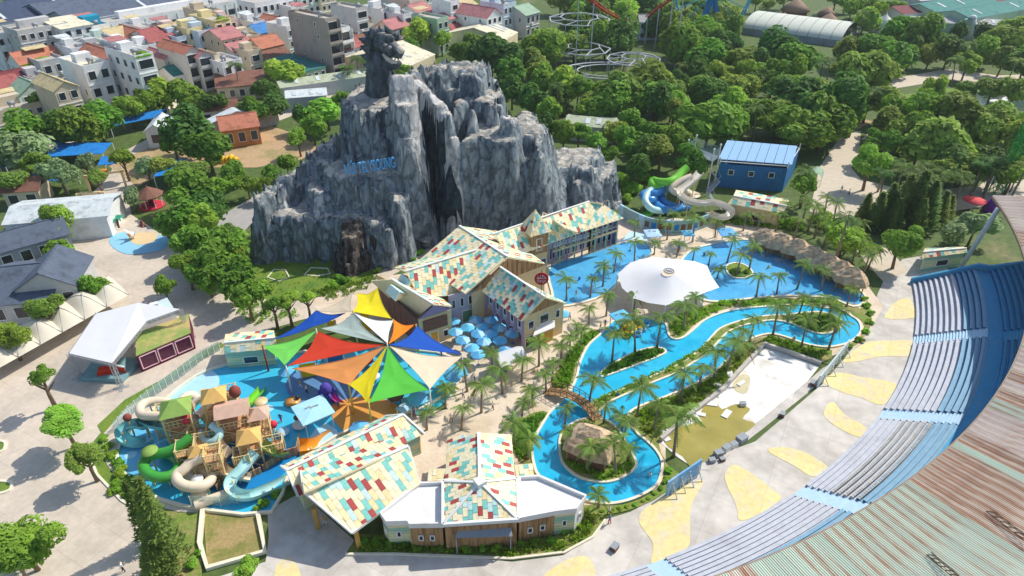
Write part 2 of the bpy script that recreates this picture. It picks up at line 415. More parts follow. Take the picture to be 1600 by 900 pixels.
sheet('river_water', river, .08, m_river, 3); kerb('river_kerb', rp, .34, .03, .3, m_kerb)
isl_div = [(922, 635), (950, 620), (985, 605), (1025, 587), (1050, 576), (1075, 562), (1095, 547), (1110, 530), (1125, 515), (1150, 505), (1175, 499), (1200, 495), (1225, 494), (1250, 491), (1278, 489), (1302, 494), (1315, 505), (1308, 517),
           (1290, 523), (1272, 521), (1252, 513), (1230, 505), (1205, 502), (1180, 506), (1155, 512), (1134, 523), (1118, 540), (1102, 555), (1077, 572), (1052, 586), (1025, 597), (1000, 608), (975, 619), (950, 631), (936, 643), (925, 643)]
isl_lens = [(940, 590), (955, 586), (985, 575), (1015, 564), (1036, 555), (1040, 550), (1034, 546), (1018, 545), (995, 551), (975, 560), (955, 572), (942, 581)]
isl_hut = [(880, 675), (874, 695), (877, 720), (890, 737), (910, 749), (940, 755), (965, 751), (985, 740), (994, 729), (990, 715), (980, 700), (974, 685), (958, 665), (935, 655), (905, 658)]
for q in (isl_div, isl_lens, isl_hut):
    p = px_poly(q, 0, 3); sheet('island_bed', q, .27, m_garden, 3); kerb('island_kerb', p, .3, .03, .33, m_kerb)
for q in ([(905, 790), (940, 791), (972, 789), (1003, 779), (1028, 763), (1037, 742), (1038, 722), (1050, 735), (1062, 742), (1040, 770), (1000, 792), (960, 803), (925, 805)],
          [(1355, 470), (1362, 500), (1352, 525), (1335, 541), (1310, 549), (1322, 543), (1345, 525), (1350, 510), (1342, 498), (1330, 490), (1345, 482)],
          [(985, 665), (985, 648), (1005, 637), (1055, 618), (1090, 602), (1115, 588), (1135, 571), (1155, 548), (1172, 534), (1200, 526), (1225, 530), (1260, 541), (1300, 548), (1282, 568), (1195, 538), (1168, 565), (1128, 607), (1072, 650), (1028, 690), (1040, 720), (1010, 692)],
          [(938, 522), (916, 540), (903, 565), (896, 592), (886, 612), (872, 618), (862, 600), (878, 570), (895, 545), (915, 522), (930, 515)],
          [(856, 645), (840, 668), (832, 684), (826, 705), (830, 728), (812, 722), (800, 690), (812, 660), (835, 645)],
          [(1044, 508), (1048, 524), (1058, 528), (1070, 523), (1085, 508), (1105, 494), (1130, 484), (1175, 476), (1250, 472), (1300, 478), (1335, 488), (1340, 478), (1300, 470), (1200, 466), (1130, 470), (1090, 482), (1062, 492)]):
    sheet('planting_bed', q, .1, m_garden, 2)
pool_l = [(860, 416), (920, 398), (962, 383), (985, 378), (1007, 378), (1020, 396), (1000, 408), (975, 425), (964, 445), (945, 462), (905, 475), (872, 478), (862, 455)]
pool_r = [(1066, 406), (1082, 391), (1102, 385), (1137, 378), (1172, 376), (1200, 388), (1255, 404), (1300, 428), (1335, 448), (1351, 463), (1349, 474), (1332, 480), (1300, 468), (1250, 463), (1200, 465), (1150, 470), (1110, 472), (1080, 460), (1062, 430)]
for q in (pool_l, pool_r):
    sheet('pool_water', q, .08, m_pool, 3); kerb('pool_kerb', px_poly(q, 0, 3), .45, .03, .28, m_kerb)
q = [(1134, 418), (1150, 412), (1168, 418), (1176, 430), (1160, 436), (1142, 433)]
sheet('island_bed', q, .2, m_lawn, 3); kerb('island_kerb', px_poly(q, 0, 3), .3, .03, .3, m_kerb)
sheet('beach_slope', [(962, 383), (985, 362), (1020, 368), (1010, 378), (985, 379)], .1, mat('pale_pool_floor', S(190, 222, 228), var=.05))
# ---- splash pool floors
m_sp = {k: mat('splash_' + k, S(*c), rough=.25, var=.05, spec=.5) for k, c in dict(cyan=(64, 186, 222), light=(176, 220, 240), deep=(30, 132, 196), sky=(104, 190, 232), teal=(70, 178, 190), orange=(222, 158, 78), tan=(226, 200, 150), grey=(96, 140, 190)).items()}
sheet('terrace_paving', [(345, 545), (300, 588), (225, 640), (172, 680), (160, 706), (186, 752), (245, 792), (310, 802), (300, 780), (240, 770), (200, 740), (184, 715), (196, 685), (240, 650), (310, 592), (360, 570), (420, 560), (400, 545)], .08, m_conc, 2)
sheet('splash_pool_floor', [(306, 590), (355, 572), (420, 562), (520, 545), (640, 548), (712, 562), (716, 600), (660, 640), (560, 668), (500, 700), (452, 742), (425, 802), (330, 800), (250, 782), (205, 752), (184, 722), (190, 695), (212, 668), (255, 630)], .11, m_sp['cyan'], 2)
sheet('splash_pool_floor', [(262, 620), (300, 590), (325, 578), (342, 590), (340, 608), (318, 622), (285, 640), (262, 652)], .13, m_sp['light'], 3)
sheet('splash_pool_floor', [(186, 722), (198, 690), (215, 668), (250, 660), (262, 690), (240, 742), (215, 758)], .13, m_sp['sky'], 3)
sheet('splash_pool_floor', [(300, 700), (350, 680), (400, 690), (450, 700), (480, 705), (448, 738), (400, 768), (340, 770), (310, 750)], .14, m_sp['deep'], 3)
sheet('splash_pool_floor', [(450, 592), (480, 578), (540, 575), (575, 600), (560, 622), (510, 640), (470, 632), (450, 615)], .14, m_sp['grey'], 3)
sheet('splash_pool_floor', [(620, 640), (640, 615), (690, 605), (712, 590), (700, 625), (660, 650)], .14, m_sp['teal'], 3)
sheet('splash_pool_floor', [(515, 640), (540, 625), (590, 622), (625, 640), (600, 668), (556, 682), (530, 668)], .15, m_sp['orange'], 3)
sheet('splash_pool_floor', [(480, 690), (510, 662), (535, 690), (505, 715)], .13, m_sp['light'], 2)
for x, y, r in ((487, 640, 10), (318, 612, 6), (205, 712, 9), (232, 690, 8), (380, 745, 6), (420, 640, 8)):
    p = G(x, y); rr = r / PPM(p); n = 18
    MB().poly([(p.x + rr * math.cos(2 * PI * i / n), p.y + rr * math.sin(2 * PI * i / n), .17) for i in range(n)]).build('painted_disc', m_sp['light' if x != 318 else 'tan'], kind='structure')
kerb('splash_pool_kerb', px_poly([(306, 590), (355, 572), (420, 562), (520, 545), (640, 548), (712, 562), (716, 600), (660, 640), (560, 668), (500, 700), (452, 742), (425, 802), (330, 800), (250, 782), (205, 752), (184, 722), (190, 695), (212, 668), (255, 630)], 0, 2), .35, .03, .45, m_kerb)
sheet('play_patch', [(172, 382), (176, 368), (200, 363), (235, 366), (262, 372), (258, 388), (230, 396), (195, 397)], .06, mat('patch_blue', S(142, 198, 222), var=.05), 3)
sheet('play_patch', [(200, 372), (215, 364), (245, 366), (240, 378), (215, 383)], .08, mat('patch_tan', S(222, 196, 150), var=.05), 3)
# low end walls / screens of the amphitheatre floor are built with the stand

# ================================================================ GRANDSTAND
C0 = Vector((-18.1, 135.3, 0)); R0 = 95.0
def pol(r, a, z): return (C0.x + r * math.cos(rad(a)), C0.y + r * math.sin(rad(a)), z)
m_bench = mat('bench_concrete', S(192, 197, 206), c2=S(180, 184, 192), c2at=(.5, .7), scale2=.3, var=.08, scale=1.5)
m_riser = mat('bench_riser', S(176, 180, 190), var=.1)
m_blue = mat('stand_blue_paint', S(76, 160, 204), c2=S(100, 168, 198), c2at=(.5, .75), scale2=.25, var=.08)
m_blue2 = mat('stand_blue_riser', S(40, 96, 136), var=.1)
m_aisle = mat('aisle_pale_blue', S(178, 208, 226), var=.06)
stand = thing('grandstand', 'curved concrete grandstand with rows of benches under a rusty ribbed roof', 'grandstand', C0)
A0, A1 = -83.0, -20.0
AIS = [-31.0, -43.7, -56.2, -69.2, -83.5]
ROW, RISE, NL = .72, .40, 12
def arc_pts(r, a0, a1, z, step=1.2):
    n = max(2, int(abs(a1 - a0) / step) + 1)
    return [pol(r, a0 + (a1 - a0) * i / n, z) for i in range(n + 1)]
def row_mesh(r, z0, z1, a0, a1, depth):
    mb = MB()
    def strip(r0, za, r1, zb, mi):
        A = arc_pts(r0, a0, a1, za); B = arc_pts(r1, a0, a1, zb); n = len(A)
        mb.add(A + B, [(i, i + 1, n + i + 1, n + i) for i in range(n - 1)], mi)
    strip(r, z0, r, z1, 1)                         # riser
    strip(r, z1, r + depth * .55, z1, 0)           # bench top
    strip(r + depth * .55, z1, r + depth * .55, z1 - .16, 1)
    strip(r + depth * .55, z1 - .16, r + depth, z1 - .16, 2)
    for a in (a0, a1):
        mb.add([pol(r, a, 0), pol(r + depth, a, 0), pol(r + depth, a, z1 - .16), pol(r + depth * .55, a, z1), pol(r, a, z1)], [(0, 1, 2, 3, 4)], 1)
    return mb
edges = [A1] + AIS
for i in range(NL):
    r = R0 + i * ROW; z = RISE * (i + 1) + .1
    for k in range(len(edges) - 1):
        a0 = edges[k] - (.75 if k else 0); a1 = edges[k + 1] + .75
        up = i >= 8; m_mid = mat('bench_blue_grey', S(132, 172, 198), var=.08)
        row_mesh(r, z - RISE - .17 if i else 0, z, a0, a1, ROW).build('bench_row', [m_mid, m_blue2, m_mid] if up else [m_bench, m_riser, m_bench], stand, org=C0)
RW = R0 + NL * ROW; ZW = NL * RISE + .1
mb = MB()
A = arc_pts(RW, A0, A1, ZW - .16); B = arc_pts(RW + 1.9, A0, A1, ZW - .16); n = len(A)
mb.add(A + B, [(i, i + 1, n + i + 1, n + i) for i in range(n - 1)]); mb.build('walkway', m_blue, stand, org=C0)
for i in range(9):
    r = RW + 1.9 + i * ROW; z = ZW + RISE * (i + 1)
    for k in range(len(edges) - 1):
        a0 = edges[k] - (.75 if k else 0); a1 = edges[k + 1] + .75
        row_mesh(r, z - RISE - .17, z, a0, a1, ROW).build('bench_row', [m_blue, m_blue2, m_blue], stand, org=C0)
for a in AIS[:-1]:
    mb = MB()
    for i in range(NL * 2):
        r = R0 + i * ROW / 2; z = RISE * (i + 1) / 2
        mb.add([pol(r, a - .74, 0), pol(r, a - .74, z), pol(r, a + .74, z), pol(r, a + .74, 0)], [(0, 1, 2, 3)])
        mb.add([pol(r, a - .74, z), pol(r + ROW / 2, a - .74, z), pol(r + ROW / 2, a + .74, z), pol(r, a + .74, z)], [(0, 1, 2, 3)])
    mb.build('stairway', m_aisle, stand, org=C0)
    mb = MB()
    for i in range(18):
        r = RW + 1.9 + i * ROW / 2; z = ZW + RISE * (i + 1) / 2
        mb.add([pol(r, a - .74, z - .2), pol(r, a - .74, z), pol(r, a + .74, z), pol(r, a + .74, z - .2)], [(0, 1, 2, 3)])
        mb.add([pol(r, a - .74, z), pol(r + ROW / 2, a - .74, z), pol(r + ROW / 2, a + .74, z), pol(r, a + .74, z)], [(0, 1, 2, 3)])
    mb.build('stairway', m_blue, stand, org=C0)
# small fixed seats on the upper benches of two blocks
m_seat = mat('grey_seat', S(178, 176, 170), var=.2)
for i in (4, 5, 6, 7, 8):
    mb = MB(); r = R0 + i * ROW + .25; z = RISE * (i + 1) + .1
    for k in range(44):
        a = -44.8 - k * .245
        p = pol(r, a, z); mb.box(p, (.34, .3, .05), rad(a)); q = pol(r + .17, a, z + .03); mb.box(q, (.04, .3, .34), rad(a))
    mb.build('seat_row', m_seat, stand, org=C0, kind='stuff')
# end wall
mb = MB()
ew = [(R0 - .3, 0), (R0 + 25, 0), (R0 + 25, 10.2), (R0 + 20, 9.6), (RW + 1.9, ZW + .9), (RW, ZW + .9), (R0 - .3, 1.0)]
vs = [pol(r, A1 + .1, z) for r, z in ew] + [pol(r, A1 + .4, z) for r, z in ew]; n = len(ew)
mb.add(vs, [tuple(range(n))[::-1], tuple(range(n, 2 * n))] + [(i, (i + 1) % n, (i + 1) % n + n, i + n) for i in range(n)])
mb.build('end_wall', m_blue, stand, org=C0)
# roof: ribbed sheets, one part each, laid radially
RI, RO, ZI, ZO = 105.85, 126.0, 13.66, 15.2
m_sheet = [mat('sheet_mint_rust', S(196, 206, 186), c2=S(172, 136, 106), c2at=(.55, .66), scale2=1.0, var=.1, scale=2, stretch=(.09, 1.6, 1), rnd=.08, rough=.6),
           mat('sheet_mint', S(192, 206, 186), c2=S(186, 168, 138), c2at=(.6, .76), scale2=1.0, var=.08, scale=2, stretch=(.08, 1.5, 1), rnd=.06, rough=.6),
           mat('sheet_beige_rust', S(216, 204, 188), c2=S(184, 152, 126), c2at=(.55, .7), scale2=1.0, var=.12, scale=3, stretch=(.25, 1.6, 1), rnd=.08, rough=.65),
           mat('sheet_pink_rust', S(216, 204, 192), c2=S(194, 166, 144), c2at=(.5, .68), scale2=1.4, var=.1, scale=3, stretch=(.3, 1.3, 1), rnd=.08, rough=.65),
           mat('sheet_heavy_rust', S(208, 192, 172), c2=S(174, 130, 100), c2at=(.46, .62), scale2=1.0, var=.15, scale=3, stretch=(.14, 2.2, 1), rnd=.1, rough=.7)]
m_gut = mat('roof_gutter', S(150, 130, 110), var=.15)
roof = MB()
A = arc_pts(RI + .05, -84, -13.4, ZI - .25); B = arc_pts(RO, -84, -13.4, ZO - .25); n = len(A)
roof.add(A + B, [(i, i + 1, n + i + 1, n + i) for i in range(n - 1)])
roof = roof.build('roof', m_gut, stand, org=C0)
kerb('gutter', [Vector(pol(RI - .08, -84 + i * .9, 0)) for i in range(79)], .16, ZI - .4, ZI + .02, m_gut, closed=False, parent=roof, kind=None, org=C0)
dA = .62
def panel_mesh(name, m):
    mb = MB(); hw = rad(dA) / 2; nr = 5
    pr, po = [], []
    for i in range(nr * 4 + 1):
        t = -1 + 2 * i / (nr * 4); up = (0, .07, .07, 0)[i % 4] if i < nr * 4 else 0
        pr.append((RI * math.cos(t * hw), RI * math.sin(t * hw), ZI + up)); po.append((RO * math.cos(t * hw), RO * math.sin(t * hw), ZO + up))
    k = len(pr); mb.add(pr + po, [(i, i + k, i + k + 1, i + 1) for i in range(k - 1)])
    me = mb.mesh(name, m); me.transform(Matrix.Translation((-RI, 0, -ZI))); return me
pmesh = [panel_mesh('roof_sheet', m) for m in m_sheet]
rs = random.Random(5)
a = -13.8; kprev = 3
while a > -83.6:
    t = (-a - 14) / 70
    if rs.random() < .55:
        w = [.7 * t, 2.0 * max(0, t - .4), .8 - .6 * t, 1.2 * (1 - t), .1 + .55 * t]
        kprev = rs.choices(range(5), w)[0]
    o = inst('roof_sheet', pmesh[kprev], roof, (RI * math.cos(rad(a)), RI * math.sin(rad(a)), ZI + rs.uniform(0, .04)), (0, 0, rad(a)))
    a -= dA
# columns and trusses that carry the roof
m_steel = mat('pale_steel', S(190, 196, 198), rough=.5, var=.1)
for a in (-16, -26, -37, -50, -63, -75):
    MB().tube([V3(pol(103.5 if a == -16 else 113, a, 0)), V3(pol(105.6 if a == -16 else 113, a, 13.3))], .4, 10).build('column', m_steel, stand, org=C0)
# broken antenna-like truss lying on the roof
mt = mat('dark_truss', S(104, 84, 70), var=.25)
for (x0, y0, x1, y1) in ((1447, 868, 1490, 905), (1540, 800, 1605, 850)):
    mb = MB(); p0 = G(x0, y0, 14.3); p1 = G(x1, y1, 15.0)
    for dz, dx in ((.1, 0), (.1, .55), (.5, .28)): mb.bar(p0 + Vector((dx, 0, dz)), p1 + Vector((dx, 0, dz)), .06)
    for i in range(7):
        q = p0.lerp(p1, i / 6); q2 = p0.lerp(p1, min(1, (i + 1) / 6))
        mb.bar(q + Vector((0, 0, .1)), q2 + Vector((.28, 0, .5)), .04); mb.bar(q + Vector((.55, 0, .1)), q2 + Vector((.28, 0, .5)), .04); mb.bar(q + Vector((0, 0, .1)), q + Vector((.55, 0, .1)), .06)
    o = mb.build('roof_truss', mt, org=p0)
    tag(o, 'dark collapsed lattice truss on the rusty roof, ' + ('nearer the bottom edge' if x0 < 1500 else 'nearer the right edge'), 'truss', 'trusses lying on the roof')
# tilted blue screens at the ends of the river
def screen(label, pts, h, m):
    q = [G(x, y) for x, y in pts]; mb = MB(); t = (q[1] - q[0]).normalized(); nrm = Vector((-t.y, t.x, 0)) * .1
    mb.add([q[0] - nrm, q[1] - nrm, q[1] - nrm + Vector((0, 0, h)), q[0] - nrm + Vector((0, 0, h)), q[0] + nrm, q[1] + nrm, q[1] + nrm + Vector((0, 0, h)), q[0] + nrm + Vector((0, 0, h))],
           [(0, 1, 2, 3), (7, 6, 5, 4), (0, 4, 5, 1), (3, 2, 6, 7), (0, 3, 7, 4), (1, 5, 6, 2)])
    t_ = thing('screen_wall', label, 'wall', q[0]); mb.build('panel', m, t_, org=q[0])
    b = MB()
    for i in range(4): p = q[0].lerp(q[1], (i + .5) / 4); b.bar(p - nrm * 2.5, p - nrm * 2.5 + Vector((0, 0, h * .8)), .12); b.bar(p - nrm * 12, p - nrm * 2 + Vector((0, 0, h * .7)), .1)
    b.build('brace', m_steel, t_, org=q[0])
screen('sky blue painted screen wall at the lower bend of the river', [(1040, 776), (1092, 740)], 2.6, mat('screen_sky', S(120, 176, 222), c2=S(190, 214, 232), c2at=(.45, .6), scale2=.4, var=.05))
screen('pale grey glass screen wall at the corner of the drained basin', [(1276, 606), (1322, 548)], 2.2, mat('screen_grey', S(196, 212, 214), var=.06))
# ================================================================ ROCK MOUNTAIN
nr = np.random.RandomState(3)
_lat = nr.rand(4, 64, 64)
def vnoise(x, y, k=0):
    xi = np.floor(x).astype(int); yi = np.floor(y).astype(int); fx = x - xi; fy = y - yi
    fx = fx * fx * (3 - 2 * fx); fy = fy * fy * (3 - 2 * fy); L = _lat[k]
    a = L[xi % 64, yi % 64]; b = L[(xi + 1) % 64, yi % 64]; c = L[xi % 64, (yi + 1) % 64]; d = L[(xi + 1) % 64, (yi + 1) % 64]
    return (a * (1 - fx) + b * fx) * (1 - fy) + (c * (1 - fx) + d * fx) * fy
def seg_d(X, Y, a, b):
    dx, dy = b[0] - a[0], b[1] - a[1]; L2 = dx * dx + dy * dy + 1e-9
    t = np.clip(((X - a[0]) * dx + (Y - a[1]) * dy) / L2, 0, 1)
    return np.hypot(X - a[0] - t * dx, Y - a[1] - t * dy), t
def poly_d(X, Y, P):
    d = np.full(X.shape, 1e9); ins = np.zeros(X.shape, bool); n = len(P)
    for i in range(n):
        a, b = P[i], P[(i + 1) % n]
        d = np.minimum(d, seg_d(X, Y, a, b)[0])
        c = ((a[1] > Y) != (b[1] > Y)) & (X < (b[0] - a[0]) * (Y - a[1]) / ((b[1] - a[1]) or 1e-9) + a[0]); ins ^= c
    return np.where(ins, -d, d)
def grid_mesh(X, Y, Z, keep=.05, pale=None):
    ny, nx = X.shape
    ids = np.arange(nx * ny).reshape(ny, nx)
    q = np.stack([ids[:-1, :-1], ids[:-1, 1:], ids[1:, 1:], ids[1:, :-1]], -1).reshape(-1, 4)
    zq = Z.reshape(-1)[q].max(1); q = q[zq > keep]
    used = np.unique(q); rm = -np.ones(nx * ny, int); rm[used] = np.arange(len(used))
    vs = np.stack([X.reshape(-1)[used], Y.reshape(-1)[used], Z.reshape(-1)[used]], 1)
    mb = MB(); mb.v = [tuple(p) for p in vs]; mb.f = [tuple(f) for f in rm[q]]; mb.m = [0] * len(mb.f) if pale is None else [int(v) for v in np.median(pale.reshape(-1)[q], 1)]; mb.sm = [True] * len(mb.f)
    return mb
def rock_mat(name, c, top, crack, bump=.25):
    m = bpy.data.materials.new(name); m.use_nodes = True; N = m.node_tree.nodes; Lk = m.node_tree.links; b = N['Principled BSDF']
    b.inputs['Roughness'].default_value = .9; b.inputs['Specular IOR Level'].default_value = .15
    tc = N.new('ShaderNodeTexCoord'); mp = N.new('ShaderNodeMapping'); mp.inputs['Scale'].default_value = (1, 1, .5); Lk.new(tc.outputs['Object'], mp.inputs[0])
    n1 = N.new('ShaderNodeTexNoise'); n1.inputs['Scale'].default_value = .9; n1.inputs['Detail'].default_value = 8; n1.inputs['Roughness'].default_value = .68; Lk.new(mp.outputs[0], n1.inputs['Vector'])
    r1 = N.new('ShaderNodeMapRange'); r1.inputs[1].default_value, r1.inputs[2].default_value = .36, .62; Lk.new(n1.outputs[0], r1.inputs[0])
    mx = N.new('ShaderNodeMix'); mx.data_type = 'RGBA'; mx.inputs[6].default_value = (*crack, 1); mx.inputs[7].default_value = (*c, 1); Lk.new(r1.outputs[0], mx.inputs[0])
    vo = N.new('ShaderNodeTexVoronoi'); vo.feature = 'DISTANCE_TO_EDGE'; vo.inputs['Scale'].default_value = .45
    wv = N.new('ShaderNodeVectorMath'); wv.operation = 'MULTIPLY_ADD'; wv.inputs[1].default_value = (3.2, 3.2, 3.2); Lk.new(n1.outputs['Color'], wv.inputs[0]); Lk.new(mp.outputs[0], wv.inputs[2]); Lk.new(wv.outputs[0], vo.inputs['Vector'])
    rv_ = N.new('ShaderNodeMapRange'); rv_.inputs[1].default_value, rv_.inputs[2].default_value, rv_.inputs[3].default_value = 0, .09, .55; Lk.new(vo.outputs[0], rv_.inputs[0])
    mc = N.new('ShaderNodeMix'); mc.data_type = 'RGBA'; mc.blend_type = 'MULTIPLY'; mc.inputs[0].default_value = .45; Lk.new(mx.outputs[2], mc.inputs[6]); Lk.new(rv_.outputs[0], mc.inputs[7]); mx = mc
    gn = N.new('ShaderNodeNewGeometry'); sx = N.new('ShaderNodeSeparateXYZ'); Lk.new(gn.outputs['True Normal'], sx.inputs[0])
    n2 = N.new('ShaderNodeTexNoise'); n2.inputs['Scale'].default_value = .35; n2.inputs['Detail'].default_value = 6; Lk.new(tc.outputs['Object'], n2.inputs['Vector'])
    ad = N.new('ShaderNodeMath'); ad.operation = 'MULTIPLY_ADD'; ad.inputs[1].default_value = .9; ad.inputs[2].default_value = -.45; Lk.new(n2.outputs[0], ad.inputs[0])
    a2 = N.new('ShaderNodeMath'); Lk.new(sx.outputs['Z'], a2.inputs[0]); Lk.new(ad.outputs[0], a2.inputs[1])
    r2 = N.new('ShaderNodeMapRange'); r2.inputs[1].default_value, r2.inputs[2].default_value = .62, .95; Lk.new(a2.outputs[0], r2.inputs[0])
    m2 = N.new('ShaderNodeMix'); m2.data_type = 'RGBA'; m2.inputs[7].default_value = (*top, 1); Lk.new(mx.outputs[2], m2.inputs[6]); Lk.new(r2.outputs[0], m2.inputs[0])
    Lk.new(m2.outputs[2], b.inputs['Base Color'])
    hb_ = N.new('ShaderNodeMath'); hb_.operation = 'MULTIPLY_ADD'; hb_.inputs[1].default_value = .8; Lk.new(rv_.outputs[0], hb_.inputs[0]); Lk.new(n1.outputs[0], hb_.inputs[2])
    bp = N.new('ShaderNodeBump'); bp.inputs['Distance'].default_value = bump * 1.6; Lk.new(hb_.outputs[0], bp.inputs['Height']); Lk.new(bp.outputs[0], b.inputs['Normal'])
    return m
def behind(front, back):
    f = [G(*p) for p in front]
    return [(p.x, p.y) for p in f] + [(p.x * 1.0 + 1.5, p.y + back) for p in f[::-1]]
MESAS = [  # front rim (photo position, height), depth behind it, top height, batter, tilt
    ([(397, 342, 8.5), (420, 336, 8.5), (470, 343, 8.5), (520, 338, 8.5), (552, 342, 8.5), (575, 350, 8.5), (604, 352, 8.5)], 16, 8.5, 7.0),
    ([(404, 312, 12), (432, 296, 12), (462, 286, 12), (506, 300, 12), (548, 302, 12), (590, 298, 12), (622, 318, 12)], 14, 12.3, 7.0),
    ([(452, 262, 15.5), (482, 254, 15.5), (520, 270, 15.5), (580, 276, 15.5), (622, 266, 15.5)], 12, 15.5, 6.0),
    ([(484, 238, 17.5), (500, 230, 17.5), (520, 236, 17.5)], 6, 17.5, 8.0),
    ([(514, 218, 20), (524, 212, 20), (538, 218, 20)], 5, 20, 8.0),
    ([(534, 164, 25), (560, 170, 25), (590, 173, 25), (618, 168, 25), (640, 164, 25)], 14, 25, 6.5),
    ([(619, 126, 29.5), (640, 124, 29.5)], 9, 29.5, 6.0),
    ([(652, 118, 28), (690, 114, 28), (728, 112, 28), (744, 118, 28)], 9, 28, 2.6),
    ([(702, 166, 24), (740, 158, 24), (776, 166, 24)], 11, 24, 9.0),
    ([(722, 215, 20.5), (760, 212, 20.5), (800, 215, 20.5)], 10, 20.5, 9.0),
    ([(796, 202, 18.5), (828, 205, 18.5), (842, 226, 18.5)], 12, 18.5, 4.0),
    ([(760, 240, 17), (800, 236, 17), (840, 252, 15)], 10, 15.5, 5.0),
    ([(836, 262, 10), (880, 258, 10), (924, 262, 10)], 12, 9.8, 2.6),
    ([(872, 282, 7), (905, 290, 7), (932, 286, 7), (958, 272, 7)], 9, 7.0, 4.0)]
RIBS = [([(630, 120, 31), (634, 160, 27), (640, 210, 21.6), (648, 270, 14.2), (660, 325, 7), (676, 372, 0)], 1.9, 8.0),
        ([(644, 240, 16), (655, 300, 8.5), (668, 345, 3), (684, 374, 0)], .9, 6.0),
        ([(614, 166, 25), (612, 230, 17), (612, 310, 7.5), (620, 352, 2)], 1.2, 7.0),
        ([(652, 126, 29.4), (668, 140, 28), (686, 162, 26), (694, 176, 24.8), (704, 215, 20.4), (716, 262, 13.8), (730, 312, 6.6), (746, 347, .8)], 1.3, 9.0),
        ([(700, 190, 22), (716, 230, 17), (734, 285, 9.5), (752, 330, 3), (762, 348, 0)], 1.2, 6.0),
        ([(740, 170, 24.5), (752, 235, 16), (764, 300, 7), (776, 338, 1)], .9, 6.0),
        ([(770, 165, 24), (784, 230, 16), (794, 285, 8.5), (800, 300, 6.5)], .8, 6.0),
        ([(795, 182, 23), (806, 235, 15), (814, 290, 7), (822, 322, 1.5)], 1.3, 4.5),
        ([(826, 210, 18.5), (838, 262, 10), (850, 300, 3)], 1.0, 3.5), ([(842, 235, 16), (868, 262, 10), (890, 296, 3)], 1.0, 2.6),
        ([(546, 164, 25), (538, 200, 20.5), (528, 240, 16)], .6, 8.0), ([(405, 310, 12), (400, 350, 6), (398, 392, 0)], .5, 7.0), ([(440, 294, 12), (428, 345, 6), (424, 398, 0)], .5, 7.0),
        ([(560, 302, 12), (548, 345, 7.5), (545, 395, .5)], .7, 7.0), ([(500, 300, 12), (490, 345, 7.5), (486, 400, .5)], .5, 7.0), ([(590, 298, 12.3), (586, 345, 6), (588, 380, 1)], .8, 6.0)]
stp = .34
gx = np.arange(-66, 34, stp); gy = np.arange(106, 172, stp)
X, Y = np.meshgrid(gx, gy)
ang = X * .83 + Y * .55
def cells(x, y, seed):
    """blocky columns: a random value per jittered cell"""
    xi = np.floor(x).astype(int); yi = np.floor(y).astype(int); best = np.full(x.shape, 1e9); val = np.zeros(x.shape); L, L2, L3 = _lat[seed % 4], _lat[(seed + 1) % 4], _lat[(seed + 2) % 4]
    for a in (-1, 0, 1):
        for b in (-1, 0, 1):
            ci, cj = (xi + a) % 64, (yi + b) % 64
            d = (x - xi - a - L[ci, cj]) ** 2 + (y - yi - b - L2[ci, cj]) ** 2; m = d < best
            best = np.where(m, d, best); val = np.where(m, L3[ci, cj], val)
    return val
cb = cells(X * .42 + 3, Y * .42, 0) - .5; cb2 = cells(X * .95, Y * .95 + 7, 1) - .5; cph = cells(X * .3, Y * .3 + 2, 2) * 6.28
def ridge(x, y, k): return 1 - np.abs(2 * vnoise(x, y, k) - 1)
fl = 1.7 * (vnoise(X * .2 + 9, Y * .2, 0) - .5) + .9 * (ridge(X * .38, Y * .38 + 5, 1) - .6) + 1.5 * cb + .7 * cb2 + .15 * (vnoise(X * 2.2, Y * 2.2, 3) - .5)
Z = np.zeros_like(X); PALE = np.zeros(X.shape, bool)
for front, back, h, k in MESAS:
    P = behind(front, back)
    d = poly_d(X, Y, P) + fl * .95
    topn = h + 1.4 * (vnoise(X * .22 + h, Y * .22, 1) - .5) + .7 * (vnoise(X * .9, Y * .9 + h, 2) - .5) * (1.8 if h > 27 else .7)
    q = topn + .8 * cb - np.maximum(d, 0) * k * .85
    # broken ledges on the way down
    q = q + np.where(d > 0, .93 * np.sin(q * 1.05 + cph), 0)
    q = np.where(d > 0, q, topn - np.exp(np.minimum(d, 0) * 1.2) * .8)
    Z = np.maximum(Z, q)
for ri, (pts, w, k) in enumerate(RIBS):
    W = [G(*p) for p in pts]
    for i in range(len(W) - 1):
        d, t = seg_d(X, Y, W[i], W[i + 1])
        hh = W[i].z + (W[i + 1].z - W[i].z) * t
        q = hh - np.maximum(d + fl * .4 - w, 0) * k
        PALE = np.where(q > Z, (k > 4.2) & (d < w + .8) & ((ri != 3) | (hh < 21) | (hh - q < .8)), PALE); Z = np.maximum(Z, q)
Z += np.where(Z > .6, .35 * (vnoise(X * 1.0, Y * 1.0, 3) - .5), 0)
# three caves bitten into the foot of the cliffs
for (cx, cy, wx, wy, zl) in ((624, 368, 1.5, 4.0, 8), (702, 342, 2.4, 8.0, 16), (787, 322, 2.6, 7.0, 12), (496, 404, 1.3, 3.0, 7)):
    p = G(cx, cy); d = np.maximum(np.abs(X - p.x) / wx, np.abs(Y - p.y + .5) / wy) + fl * .08
    Z = np.where((d < 1) & (Z < zl), np.minimum(Z, .02), Z)
Z = np.maximum(Z, 0)
m_rock = rock_mat('blue_grey_rock', S(150, 160, 164), S(194, 188, 176), S(102, 116, 124))
mo = G(640, 330)
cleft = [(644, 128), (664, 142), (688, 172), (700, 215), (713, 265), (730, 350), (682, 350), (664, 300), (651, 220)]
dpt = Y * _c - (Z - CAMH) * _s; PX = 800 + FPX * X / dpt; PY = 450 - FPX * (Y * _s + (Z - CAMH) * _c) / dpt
CLEFT_SHADE = (poly_d(PX, PY, cleft) < 0) & ~PALE & (Y < 136)       # shade of the cleft, painted in as darker rock
